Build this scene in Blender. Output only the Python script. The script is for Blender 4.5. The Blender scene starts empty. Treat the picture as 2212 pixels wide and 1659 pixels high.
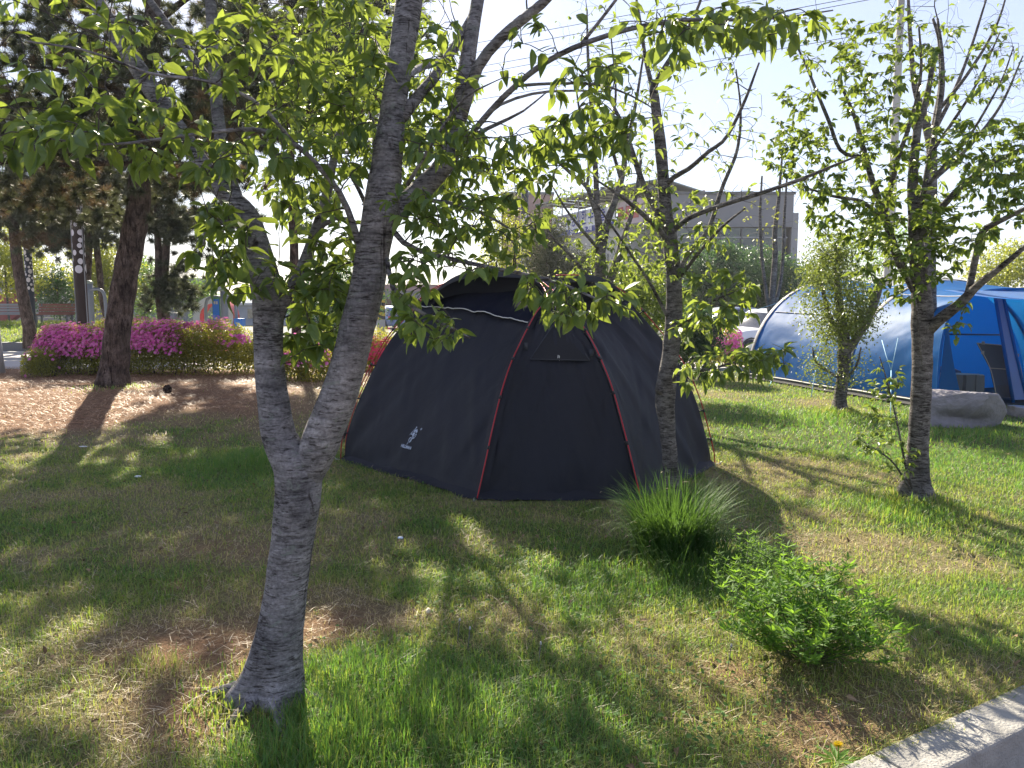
import bpy, math, random
import numpy as np
from mathutils import Vector, Matrix

R = math.radians
scene = bpy.context.scene
col = scene.collection

# ------------------------------------------------------------------ camera, sky, sun, exposure
CAMZ = 1.6
FPX = 1671.0                       # focal length for a picture 2212 wide
PITCH = math.atan(167.5 / FPX)
cam_d = bpy.data.cameras.new("camera")
cam = bpy.data.objects.new("camera", cam_d)
col.objects.link(cam)
cam.location = (0, 0, CAMZ)
cam.rotation_euler = (math.pi / 2 - PITCH, 0, 0)
cam_d.sensor_width = 36.0
cam_d.lens = 36.0 * FPX / 2212.0
cam_d.clip_start = 0.05
cam_d.clip_end = 3000
scene.camera = cam

SUN_AZ, SUN_EL = R(-17), R(32)     # azimuth from +Y towards +X
S = Vector((math.sin(SUN_AZ) * math.cos(SUN_EL), math.cos(SUN_AZ) * math.cos(SUN_EL), math.sin(SUN_EL)))
world = bpy.data.worlds.new("World")
scene.world = world
world.use_nodes = True
wn = world.node_tree
sky = wn.nodes.new("ShaderNodeTexSky")
sky.sky_type = 'NISHITA'
sky.sun_disc = False
sky.sun_elevation = SUN_EL
sky.sun_rotation = SUN_AZ
sky.air_density = 1.0
sky.dust_density = 0.45
sky.ozone_density = 1.0
bg = wn.nodes["Background"]
veil = wn.nodes.new("ShaderNodeMix")           # even pale colour mixed into the sky as haze, added to lift the shade
veil.data_type = 'RGBA'
veil.inputs[0].default_value = 0.5
veil.inputs[7].default_value = (4.3, 4.6, 6.6, 1.0)
wn.links.new(sky.outputs[0], veil.inputs[6])
wn.links.new(veil.outputs[2], bg.inputs[0])
bg.inputs[1].default_value = 0.050
sun_d = bpy.data.lights.new("sun", 'SUN')
sun_d.energy = 4.5
sun_d.angle = R(0.6)
sun_d.color = (1.0, 0.90, 0.72)
sun = bpy.data.objects.new("sun", sun_d)
sun.rotation_euler = S.to_track_quat('Z', 'Y').to_euler()
sun.location = (-8, 20, 30)
col.objects.link(sun)
scene.view_settings.view_transform = 'Standard'
scene.view_settings.look = 'None'
scene.view_settings.exposure = 1.88
scene.view_settings.gamma = 1.0
scene.cycles.max_bounces = 8
scene.cycles.transparent_max_bounces = 8
scene.cycles.use_denoising = True

# ------------------------------------------------------------------ helpers: numbers
def ss(a, b, x):
    t = np.clip((np.asarray(x, float) - a) / (b - a), 0, 1)
    return t * t * (3 - 2 * t)

def _hash(ix, iy, iz, seed):
    h = (ix * 374761393 + iy * 668265263 + iz * 2147483647 + seed * 1274126177) & 0xFFFFFFFF
    h = ((h ^ (h >> 13)) * 1274126177) & 0xFFFFFFFF
    h = h ^ (h >> 16)
    return (h & 0xFFFFFF) / float(0xFFFFFF)

def vnoise(p, seed=0):
    p = np.asarray(p, float)
    if p.shape[-1] == 2:
        p = np.concatenate([p, np.zeros(p.shape[:-1] + (1,))], -1)
    i = np.floor(p).astype(np.int64)
    f = p - i
    f = f * f * (3 - 2 * f)
    out = 0
    for dx in (0, 1):
        for dy in (0, 1):
            for dz in (0, 1):
                w = (f[..., 0] if dx else 1 - f[..., 0]) * (f[..., 1] if dy else 1 - f[..., 1]) * (f[..., 2] if dz else 1 - f[..., 2])
                out = out + w * _hash(i[..., 0] + dx, i[..., 1] + dy, i[..., 2] + dz, seed)
    return out

def fbm(p, seed=0, octv=3):
    p = np.asarray(p, float)
    s, a, t = 0, 1.0, 0
    for k in range(octv):
        s = s + a * vnoise(p * (2.03 ** k), seed + k * 17)
        t += a
        a *= 0.5
    return s / t

def norm(v):
    v = np.asarray(v, float)
    return v / np.maximum(np.linalg.norm(v, axis=-1, keepdims=True), 1e-9)

CP, SP = math.cos(PITCH), math.sin(PITCH)
def ray(x, y):
    a, b = (x - 1106.0) / FPX, (829.5 - y) / FPX
    return np.array([a, CP + b * SP, -SP + b * CP])
def P(x, y, D):
    d = ray(x, y)
    return np.array([0, 0, CAMZ]) + d * (D / d[1])
def proj(p):
    p = np.asarray(p, float) - np.array([0, 0, CAMZ])
    f = p[..., 1] * CP - p[..., 2] * SP
    u = p[..., 1] * SP + p[..., 2] * CP
    return np.stack([1106 + FPX * p[..., 0] / f, 829.5 - FPX * u / f], -1)
def W(px, D):
    return px * D / FPX

# kerb line of the lawn (inner edge points on flat ground)
def flatG(x, y, z=0.0):
    d = ray(x, y)
    return np.array([0, 0, CAMZ]) + d * ((z - CAMZ) / d[2])
K0, K1 = flatG(1838, 1659)[:2], flatG(2212, 1487)[:2]
KD = (K1 - K0) / np.linalg.norm(K1 - K0)
KN = np.array([KD[1], -KD[0]])          # towards the path
def kerb_dist(x, y):
    return (np.asarray(x) - K0[0]) * KN[0] + (np.asarray(y) - K0[1]) * KN[1]

def gz(x, y):
    x = np.asarray(x, float); y = np.asarray(y, float)
    m = 0.22 * ss(0.3, 4.0, -x) * ss(7.0, 13.0, y) * (1 - ss(17.0, 19.0, y))
    b = 0.035 * (fbm(np.stack([x * 0.9, y * 0.9], -1), 5, 2) - 0.5) * ss(0.0, 0.5, -kerb_dist(x, y))
    b = b * (1 - ss(16, 22, y))
    drop = -0.45 * ss(0.08, 0.16, kerb_dist(x, y))
    return m + b + drop

def G(x, y):
    z = 0.0
    for _ in range(12):
        p = flatG(x, y, z)
        z = float(gz(p[0], p[1]))
    return flatG(x, y, z)

# ------------------------------------------------------------------ helpers: meshes
class MB:
    """Collects vertices and faces; .build links them as ONE mesh object."""
    def __init__(s):
        s.v, s.q, s.t, s.qm, s.tm, s.a, s.n = [], [], [], [], [], [], 0
    def add(s, V, quads=None, tris=None, mat=0, attr=0.5):
        V = np.asarray(V, float).reshape(-1, 3)
        if quads is not None and len(quads):
            q = np.asarray(quads, np.int64).reshape(-1, 4) + s.n
            s.q.append(q); s.qm.append(np.full(len(q), mat))
        if tris is not None and len(tris):
            t = np.asarray(tris, np.int64).reshape(-1, 3) + s.n
            s.t.append(t); s.tm.append(np.full(len(t), mat))
        s.v.append(V)
        s.a.append(np.broadcast_to(np.asarray(attr, float), (len(V),)).copy())
        s.n += len(V)
        return s
    def box(s, c, size, rot=None, mat=0, attr=0.5, taper=1.0):
        x, y, z = np.array(size) / 2.0
        V = np.array([[-x, -y, -z], [x, -y, -z], [x, y, -z], [-x, y, -z], [-x * taper, -y * taper, z], [x * taper, -y * taper, z], [x * taper, y * taper, z], [-x * taper, y * taper, z]])
        if rot is not None:
            V = V @ np.asarray(rot).T
        return s.add(V + np.asarray(c, float), [[3, 2, 1, 0], [4, 5, 6, 7], [0, 1, 5, 4], [1, 2, 6, 5], [2, 3, 7, 6], [3, 0, 4, 7]], mat=mat, attr=attr)
    def tube(s, pts, rad, seg=8, mat=0, attr=0.5, cap=True, bump=0.0, seed=0, bscale=8.0, flat=1.0, root=None):
        p = np.asarray(pts, float); n = len(p)
        r = np.broadcast_to(np.asarray(rad, float), (n,))
        t = norm(np.gradient(p, axis=0))
        ref = np.array([0.0, 0, 1.0]) if abs(t[0, 2]) < 0.9 else np.array([0.0, 1.0, 0])
        u = np.zeros_like(p)
        u[0] = norm(np.cross(t[0], ref))
        for i in range(1, n):
            w = u[i - 1] - t[i] * np.dot(u[i - 1], t[i])
            u[i] = w / max(np.linalg.norm(w), 1e-9)
        b = np.cross(t, u)
        ang = np.linspace(0, 2 * np.pi, seg, endpoint=False)
        d = u[:, None, :] * np.cos(ang)[None, :, None] + b[:, None, :] * np.sin(ang)[None, :, None] * flat
        V = p[:, None, :] + d * r[:, None, None]
        if bump > 0:
            k = 1 + bump * (fbm(V * bscale, seed, 3) - 0.5) * 2
            if root:
                fz = np.exp(-np.maximum(p[:, 2] - root[0], 0) / root[2])[:, None]
                k = k * (1 + root[1] * fz * (np.cos(ang * 3 + seed) + .6 * np.cos(ang * 5 + 2 * seed) + .5)[None, :])
            V = p[:, None, :] + d * (r[:, None] * k)[..., None]
        i = np.arange(n - 1)[:, None] * seg
        j = np.arange(seg)[None, :]
        j2 = (j + 1) % seg
        q = np.stack([i + j, i + j2, i + seg + j2, i + seg + j], -1).reshape(-1, 4)
        V = V.reshape(-1, 3)
        tr = None
        if cap:
            V = np.concatenate([V, p[:1], p[-1:]])
            j = np.arange(seg); k = (j + 1) % seg
            tr = np.concatenate([np.stack([k, j, np.full(seg, n * seg)], -1), np.stack([(n - 1) * seg + j, (n - 1) * seg + k, np.full(seg, n * seg + 1)], -1)])
        return s.add(V, q, tr, mat, attr)
    def grid(s, V, mat=0, attr=0.5, closed=False):
        V = np.asarray(V, float); n, m = V.shape[:2]
        i = np.arange(n - 1)[:, None] * m
        j = np.arange(m if closed else m - 1)[None, :]
        j2 = (j + 1) % m
        q = np.stack([i + j, i + j2, i + m + j2, i + m + j], -1).reshape(-1, 4)
        return s.add(V.reshape(-1, 3), q, mat=mat, attr=attr)
    def slab(s, V, th, mat=0):
        """grid with thickness along its normals"""
        V = np.asarray(V, float); n, m = V.shape[:2]
        nn = norm(np.cross(np.gradient(V, axis=0), np.gradient(V, axis=1)))
        s.grid(V + nn * th / 2, mat); s.grid((V - nn * th / 2)[:, ::-1], mat)
        loop = np.concatenate([V[0, :], V[1:, -1], V[-1, -2::-1], V[-2:0:-1, 0]])
        nl = np.concatenate([nn[0, :], nn[1:, -1], nn[-1, -2::-1], nn[-2:0:-1, 0]])
        loop = np.concatenate([loop, loop[:1]]); nl = np.concatenate([nl, nl[:1]])
        s.grid(np.stack([loop + nl * th / 2, loop - nl * th / 2]), mat)
        return s
    def poly(s, pts, normal, th=0.0, mat=0):
        """flat fan of a star-shaped outline, with thickness"""
        p = np.asarray(pts, float); n = len(p); nrm = np.asarray(normal, float) * th
        c = p.mean(0)
        V = np.concatenate([p + nrm, [c + nrm], p - nrm * 0])
        j = np.arange(n); k = (j + 1) % n
        s.add(V, np.stack([j + n + 1, k + n + 1, k, j], -1) if th > 0 else None, np.stack([j, k, np.full(n, n)], -1), mat)
        return s
    def build(s, name, mats, parent=None, smooth=True, origin=None, attr_name="rnd"):
        V = np.concatenate(s.v) if s.v else np.zeros((0, 3))
        if origin is not None:
            V = V - np.asarray(origin, float)
        me = bpy.data.meshes.new(name)
        Q = np.concatenate(s.q) if s.q else np.zeros((0, 4), np.int64)
        T = np.concatenate(s.t) if s.t else np.zeros((0, 3), np.int64)
        me.vertices.add(len(V)); me.vertices.foreach_set("co", V.astype(np.float32).ravel())
        nl = Q.size + T.size
        me.loops.add(nl); me.loops.foreach_set("vertex_index", np.concatenate([Q.ravel(), T.ravel()]).astype(np.int32))
        me.polygons.add(len(Q) + len(T))
        ls = np.concatenate([np.arange(len(Q)) * 4, Q.size + np.arange(len(T)) * 3]).astype(np.int32)
        me.polygons.foreach_set("loop_start", ls)
        mi = np.concatenate((s.qm or [np.zeros(0)]) + (s.tm or [np.zeros(0)])).astype(np.int32)
        mats = mats if isinstance(mats, (list, tuple)) else [mats]
        for m in mats:
            me.materials.append(m)
        me.polygons.foreach_set("material_index", mi)
        me.update(calc_edges=True)
        me.polygons.foreach_set("use_smooth", np.full(len(Q) + len(T), smooth))
        at = me.attributes.new(attr_name, 'FLOAT', 'POINT')
        at.data.foreach_set("value", np.concatenate(s.a).astype(np.float32) if s.a else np.zeros(0, np.float32))
        o = bpy.data.objects.new(name, me)
        col.objects.link(o)
        if parent is not None:
            o.parent = parent
        return o

def tag(o, label=None, cat=None, group=None, kind=None):
    if label: o["label"] = label
    if cat: o["category"] = cat
    if group: o["group"] = group
    if kind: o["kind"] = kind
    return o
def thing(name, loc, label, cat, group=None, rz=0.0):
    o = bpy.data.objects.new(name, None)
    o.empty_display_size = 0.2
    col.objects.link(o)
    o.location = loc; o.rotation_euler = (0, 0, rz)
    return tag(o, label, cat, group)

def cm(pts, n):
    """Catmull-Rom through pts (any columns), n samples even in arc length of the first three"""
    p = np.asarray(pts, float)
    if len(p) == 2:
        t = np.linspace(0, 1, n)[:, None]
        return p[0] * (1 - t) + p[1] * t
    q = np.concatenate([[2 * p[0] - p[1]], p, [2 * p[-1] - p[-2]]])
    out = []
    for i in range(1, len(q) - 2):
        t = np.linspace(0, 1, 16, endpoint=False)[:, None]
        a, b, c, d = q[i - 1], q[i], q[i + 1], q[i + 2]
        out.append(0.5 * (2 * b + (c - a) * t + (2 * a - 5 * b + 4 * c - d) * t ** 2 + (3 * b - a - 3 * c + d) * t ** 3))
    out = np.concatenate(out + [p[-1:]])
    s = np.concatenate([[0], np.cumsum(np.linalg.norm(np.diff(out[:, :3], axis=0), axis=1))])
    x = np.linspace(0, s[-1], n)
    return np.stack([np.interp(x, s, out[:, k]) for k in range(out.shape[1])], -1)

# ------------------------------------------------------------------ helpers: materials
def nt(name):
    m = bpy.data.materials.new(name); m.use_nodes = True
    return m, m.node_tree.nodes, m.node_tree.links, m.node_tree.nodes["Principled BSDF"]
def rgba(c): return (c[0], c[1], c[2], 1.0)
def plain(name, c, rough=0.6, metal=0.0, var=0.12, scale=6.0, bump=0.0, bscale=60.0, spec=0.5):
    m, N, L, b = nt(name)
    tc = N.new("ShaderNodeTexCoord")
    no = N.new("ShaderNodeTexNoise"); no.inputs["Scale"].default_value = scale; no.inputs["Detail"].default_value = 6
    L.new(tc.outputs["Object"], no.inputs["Vector"])
    cr = N.new("ShaderNodeMix"); cr.data_type = 'RGBA'
    cr.inputs[6].default_value = rgba([x * (1 - var) for x in c]); cr.inputs[7].default_value = rgba([min(1, x * (1 + var)) for x in c])
    L.new(no.outputs["Fac"], cr.inputs[0]); L.new(cr.outputs[2], b.inputs["Base Color"])
    b.inputs["Roughness"].default_value = rough; b.inputs["Metallic"].default_value = metal
    b.inputs["Specular IOR Level"].default_value = spec
    if bump > 0:
        n2 = N.new("ShaderNodeTexNoise"); n2.inputs["Scale"].default_value = bscale; n2.inputs["Detail"].default_value = 5
        L.new(tc.outputs["Object"], n2.inputs["Vector"])
        bp = N.new("ShaderNodeBump"); bp.inputs["Strength"].default_value = bump; bp.inputs["Distance"].default_value = 0.02
        L.new(n2.outputs["Fac"], bp.inputs["Height"]); L.new(bp.outputs[0], b.inputs["Normal"])
    return m
def leafmat(name, dark, light, trans, tmix=0.45, rough=0.42, spec=0.5):
    """leaf: reflected colour between dark and light per leaf, light let through in trans"""
    m, N, L, b = nt(name)
    at = N.new("ShaderNodeAttribute"); at.attribute_name = "rnd"
    mx = N.new("ShaderNodeMix"); mx.data_type = 'RGBA'
    mx.inputs[6].default_value = rgba(dark); mx.inputs[7].default_value = rgba(light)
    L.new(at.outputs["Fac"], mx.inputs[0]); L.new(mx.outputs[2], b.inputs["Base Color"])
    b.inputs["Roughness"].default_value = rough; b.inputs["Specular IOR Level"].default_value = spec
    tr = N.new("ShaderNodeBsdfTranslucent")
    m2 = N.new("ShaderNodeMix"); m2.data_type = 'RGBA'
    m2.inputs[6].default_value = rgba([x * 0.62 for x in trans]); m2.inputs[7].default_value = rgba(trans)
    L.new(at.outputs["Fac"], m2.inputs[0]); L.new(m2.outputs[2], tr.inputs["Color"])
    ms = N.new("ShaderNodeMixShader"); ms.inputs[0].default_value = tmix
    L.new(b.outputs[0], ms.inputs[1]); L.new(tr.outputs[0], ms.inputs[2])
    L.new(ms.outputs[0], N["Material Output"].inputs["Surface"])
    return m
def fabric(name, c, tcol=None, tmix=0.0, rough=0.55, sheen=0.3, bump=0.25, wscale=3.0, spec=0.35):
    m, N, L, b = nt(name)
    tc = N.new("ShaderNodeTexCoord")
    no = N.new("ShaderNodeTexNoise"); no.inputs["Scale"].default_value = 2.2; no.inputs["Detail"].default_value = 5
    L.new(tc.outputs["Object"], no.inputs["Vector"])
    mx = N.new("ShaderNodeMix"); mx.data_type = 'RGBA'
    mx.inputs[6].default_value = rgba([x * 0.82 for x in c]); mx.inputs[7].default_value = rgba([x * 1.18 for x in c])
    L.new(no.outputs["Fac"], mx.inputs[0]); L.new(mx.outputs[2], b.inputs["Base Color"])
    b.inputs["Roughness"].default_value = rough
    b.inputs["Sheen Weight"].default_value = sheen; b.inputs["Specular IOR Level"].default_value = spec
    n1 = N.new("ShaderNodeTexNoise"); n1.inputs["Scale"].default_value = wscale; n1.inputs["Detail"].default_value = 4; n1.inputs["Distortion"].default_value = 0.8
    n2 = N.new("ShaderNodeTexNoise"); n2.inputs["Scale"].default_value = 220; n2.inputs["Detail"].default_value = 2
    L.new(tc.outputs["Object"], n1.inputs["Vector"]); L.new(tc.outputs["Object"], n2.inputs["Vector"])
    ad = N.new("ShaderNodeMath"); ad.operation = 'MULTIPLY_ADD'; ad.inputs[1].default_value = 0.03
    L.new(n2.outputs["Fac"], ad.inputs[0]); L.new(n1.outputs["Fac"], ad.inputs[2])
    bp = N.new("ShaderNodeBump"); bp.inputs["Strength"].default_value = bump; bp.inputs["Distance"].default_value = 0.06
    L.new(ad.outputs[0], bp.inputs["Height"]); L.new(bp.outputs[0], b.inputs["Normal"])
    if tmix > 0:
        tr = N.new("ShaderNodeBsdfTranslucent"); tr.inputs["Color"].default_value = rgba(tcol)
        ms = N.new("ShaderNodeMixShader"); ms.inputs[0].default_value = tmix
        L.new(b.outputs[0], ms.inputs[1]); L.new(tr.outputs[0], ms.inputs[2])
        L.new(ms.outputs[0], N["Material Output"].inputs["Surface"])
    return m
def bark(name, cols, sc=(7, 7, 26), bump=0.9, fine=90.0, dist=0.02, dash=(30, 30, 170), lichen=None):
    """bark: broad bands, thin dark dashes and pale blotches; cols = dark, mid, light"""
    m, N, L, b = nt(name)
    tc = N.new("ShaderNodeTexCoord")
    def noise(scale, det, rough=.55, dis=0.0):
        mp = N.new("ShaderNodeMapping"); mp.inputs["Scale"].default_value = scale
        L.new(tc.outputs["Object"], mp.inputs["Vector"])
        n = N.new("ShaderNodeTexNoise"); n.inputs["Scale"].default_value = 1.0; n.inputs["Detail"].default_value = det; n.inputs["Roughness"].default_value = rough; n.inputs["Distortion"].default_value = dis
        L.new(mp.outputs[0], n.inputs["Vector"]); return n
    def ramp_(n, a, ca, b_, cb):
        r = N.new("ShaderNodeValToRGB"); e = r.color_ramp.elements
        e[0].position, e[0].color = a, rgba(ca); e[1].position, e[1].color = b_, rgba(cb)
        L.new(n.outputs["Fac"], r.inputs[0]); return r
    def mul(a, b_):
        q = N.new("ShaderNodeMix"); q.data_type = 'RGBA'; q.blend_type = 'MULTIPLY'; q.inputs[0].default_value = 1
        L.new(a, q.inputs[6]); L.new(b_, q.inputs[7]); return q.outputs[2]
    n1 = noise(sc, 8, .68, .5); n2 = noise((5, 5, 5), 6); nd = noise(dash, 4, .6, .3); nf = noise((fine, fine, fine), 4)
    r1 = ramp_(n1, .30, cols[0], .70, cols[2]); r1.color_ramp.elements.new(.45).color = rgba(cols[1])
    c = mul(r1.outputs[0], ramp_(n2, .32, (.55, .55, .55), .68, (1.25, 1.22, 1.16)).outputs[0])
    big = noise((2.6, 2.6, 1.7), 4, .6, .6)                 # where the dashes crowd and where the bark is smooth
    sh = N.new("ShaderNodeMath"); sh.operation = 'MULTIPLY_ADD'; sh.inputs[1].default_value = 0.42
    L.new(big.outputs["Fac"], sh.inputs[0])
    sb = N.new("ShaderNodeMath"); sb.operation = 'SUBTRACT'; sb.inputs[1].default_value = 0.21
    L.new(nd.outputs["Fac"], sb.inputs[0]); L.new(sb.outputs[0], sh.inputs[2])
    rd = N.new("ShaderNodeValToRGB"); e = rd.color_ramp.elements
    e[0].position, e[0].color = .36, (.30, .28, .27, 1); e[1].position, e[1].color = .46, (1.08, 1.08, 1.08, 1)
    L.new(sh.outputs[0], rd.inputs[0]); c = mul(c, rd.outputs[0])
    if lichen:                                              # long cracked scars
        sc_ = noise((13, 13, 3.2), 6, .65, 1.2)
        c = mul(c, ramp_(sc_, .33, (.28, .25, .24), .40, (1, 1, 1)).outputs[0])
    c = mul(c, ramp_(nf, .3, (.7, .7, .7), .7, (1.3, 1.3, 1.3)).outputs[0])
    if lichen:
        nl = noise((16, 16, 34), 5, .6, 1.0)
        lf = ramp_(nl, .60, (0, 0, 0), .66, (.75, .75, .75))
        q = N.new("ShaderNodeMix"); q.data_type = 'RGBA'; q.inputs[7].default_value = rgba(lichen)
        L.new(lf.outputs[0], q.inputs[0]); L.new(c, q.inputs[6]); c = q.outputs[2]
    L.new(c, b.inputs["Base Color"])
    b.inputs["Roughness"].default_value = 0.88; b.inputs["Specular IOR Level"].default_value = 0.2
    ad = N.new("ShaderNodeMath"); ad.operation = 'MULTIPLY_ADD'; ad.inputs[1].default_value = 0.5
    L.new(nd.outputs["Fac"], ad.inputs[0]); L.new(n1.outputs["Fac"], ad.inputs[2])
    a2 = N.new("ShaderNodeMath"); a2.operation = 'MULTIPLY_ADD'; a2.inputs[1].default_value = 0.25
    L.new(nf.outputs["Fac"], a2.inputs[0]); L.new(ad.outputs[0], a2.inputs[2])
    bp = N.new("ShaderNodeBump"); bp.inputs["Strength"].default_value = bump; bp.inputs["Distance"].default_value = dist
    L.new(a2.outputs[0], bp.inputs["Height"]); L.new(bp.outputs[0], b.inputs["Normal"])
    return m

M = {}
M['cherry_bark'] = bark("cherry bark", ((0.05, 0.046, 0.05), (0.175, 0.165, 0.175), (0.34, 0.325, 0.345)), sc=(10, 10, 40), dist=0.012, dash=(24, 24, 150), lichen=(.20, .22, .19))
M['cherry_bark_far'] = bark("dark cherry bark", ((0.032, 0.028, 0.027), (0.105, 0.097, 0.095), (0.26, 0.245, 0.24)), sc=(10, 10, 30), dist=0.016, dash=(18, 18, 90), lichen=(.19, .19, .17))
M['twig'] = plain("twig bark", (0.055, 0.042, 0.038), 0.8, var=0.3, scale=30)
M['pine_bark'] = bark("pine bark", ((0.022, 0.016, 0.014), (0.085, 0.062, 0.052), (0.19, 0.15, 0.135)), sc=(14, 14, 4.5), bump=1.0, fine=50, dist=0.05, dash=(34, 34, 7))
M['cherry_leaf'] = leafmat("cherry leaf", (0.045, 0.095, 0.025), (0.12, 0.19, 0.045), (0.40, 0.50, 0.065), 0.40)
M['plum_leaf'] = leafmat("glossy round leaf", (0.04, 0.10, 0.018), (0.11, 0.19, 0.035), (0.36, 0.46, 0.06), 0.38, rough=0.4)
M['bush_leaf'] = leafmat("small dense leaf", (0.04, 0.08, 0.015), (0.13, 0.17, 0.035), (0.34, 0.42, 0.06), 0.34)
M['yellow_leaf'] = leafmat("yellow green leaf", (0.10, 0.16, 0.03), (0.26, 0.30, 0.05), (0.55, 0.58, 0.06), 0.45)
M['green_leaf'] = leafmat("fresh green leaf", (0.05, 0.12, 0.03), (0.13, 0.24, 0.05), (0.32, 0.52, 0.07), 0.4)
M['dark_leaf'] = leafmat("dark green leaf", (0.022, 0.06, 0.025), (0.055, 0.12, 0.045), (0.12, 0.24, 0.06), 0.3)
M['needle'] = leafmat("pine needle", (0.03, 0.042, 0.026), (0.085, 0.10, 0.055), (0.18, 0.20, 0.08), 0.25, rough=0.5)
M['dry_needle'] = leafmat("browned pine needle", (0.09, 0.058, 0.03), (0.20, 0.135, 0.07), (0.32, 0.22, 0.10), 0.2, rough=0.6)
M['azalea_leaf'] = leafmat("azalea leaf", (0.07, 0.09, 0.015), (0.24, 0.26, 0.04), (0.60, 0.58, 0.06), 0.45)
M['azalea_flower'] = leafmat("azalea blossom", (0.78, 0.10, 0.46), (0.94, 0.36, 0.70), (0.95, 0.26, 0.64), 0.44, rough=0.6, spec=0.2)
M['red_flower'] = leafmat("red azalea blossom", (0.70, 0.04, 0.10), (0.88, 0.12, 0.32), (0.90, 0.12, 0.20), 0.4, rough=0.6, spec=0.2)
M['weed_leaf'] = leafmat("lance shaped weed leaf", (0.05, 0.13, 0.022), (0.13, 0.26, 0.04), (0.32, 0.55, 0.05), 0.45, rough=0.6, spec=0.25)
M['tall_grass'] = leafmat("tall grass blade", (0.03, 0.085, 0.02), (0.075, 0.15, 0.03), (0.15, 0.28, 0.04), 0.3, rough=0.6, spec=0.15)

# ------------------------------------------------------------------ ground
def gauss(x, y, px, py, r, sx=1.0):
    c = G(px, py)
    return np.exp(-(((x - c[0]) / (r * sx)) ** 2 + ((y - c[1]) / r) ** 2))
def needle_mask(x, y):
    n = fbm(np.stack([x * 0.7, y * 0.7], -1), 31, 3) - 0.5
    return np.clip(ss(0.2, 2.4, -(x + 2.0 + n * 2.4) ) * ss(8.6, 10.6, y + n * 3.5) * (1 - ss(18.5, 19.2, y)), 0, 1)
def green_map(x, y):
    q = np.stack([x, y], -1)
    g = 0.57 + 0.95 * (fbm(q * 0.8, 3, 3) - 0.5) + 0.75 * (fbm(q * 3.1, 9, 3) - 0.5)
    for (px, py, r, w, sx) in ((770, 1480, .42, .75, 1), (830, 1600, .45, .6, 1.2), (650, 1640, .3, .55, 1), (1400, 1270, .7, .42, 1.3), (1150, 1230, .7, .22, 1.4),
                               (1250, 1560, .6, .2, 1.5), (530, 1000, .7, .42, 1.0), (340, 1440, .18, .55, 1.3), (1990, 1120, .6, .45, 1.2), (1790, 905, 1.0, .4, 1.4), (1600, 930, 2.0, .28, 1),
                               (2080, 980, 1.4, .3, 1.2), (250, 1600, .5, .2, 1.3), (100, 1330, .8, .22, 1.4),
                               (420, 1390, .42, -.7, 1.2), (470, 1540, .34, -.75, 1.2), (740, 1330, .35, -.5, 1), (450, 1190, .6, -.3, 1.4), (1800, 1560, .4, -.4, 1.4), (1600, 1330, .4, -.15, 1.2)):
        g = g + w * gauss(x, y, px, py, r, sx)
    g = g + 0.16 * ss(2.0, 5.0, x) * ss(5, 8, y)
    g = g - 0.9 * needle_mask(x, y)
    return np.clip(g, 0.0, 1.0)
def bare_map(x, y):
    g = 0
    for (px, py, r, w, sx) in ((430, 1400, .38, 1, 1.3), (470, 1545, .26, 1, 1.2), (730, 1345, .22, .8, 1.1), (400, 1265, .16, .9, 1.3), (1790, 1575, .3, .8, 1.4), (1560, 1440, .18, .7, 1.2), (480, 1180, .35, .5, 1.4)):
        g = g + w * gauss(x, y, px, py, r, sx)
    return np.clip(g * (.55 + .9 * fbm(np.stack([x * 5, y * 5], -1), 44, 3)), 0, 1)
def long_map(x, y):
    """where the grass was left uncut"""
    g = 0
    for (px, py, r, w, sx) in ((770, 1470, .26, .7, 1.1), (860, 1590, .36, .55, 1.2), (660, 1650, .24, .7, 1.2), (1000, 1540, .3, .3, 1.3), (540, 1000, .45, .8, .9), (1450, 1230, .5, .5, 1.4), (1990, 1110, .4, .7, 1.3), (1800, 905, .7, .8, 1.6), (345, 1440, .12, .9, 1.3), (2110, 945, .5, .8, 1.4)):
        g = g + w * gauss(x, y, px, py, r, sx)
    return np.clip(g, 0, 1)

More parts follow.
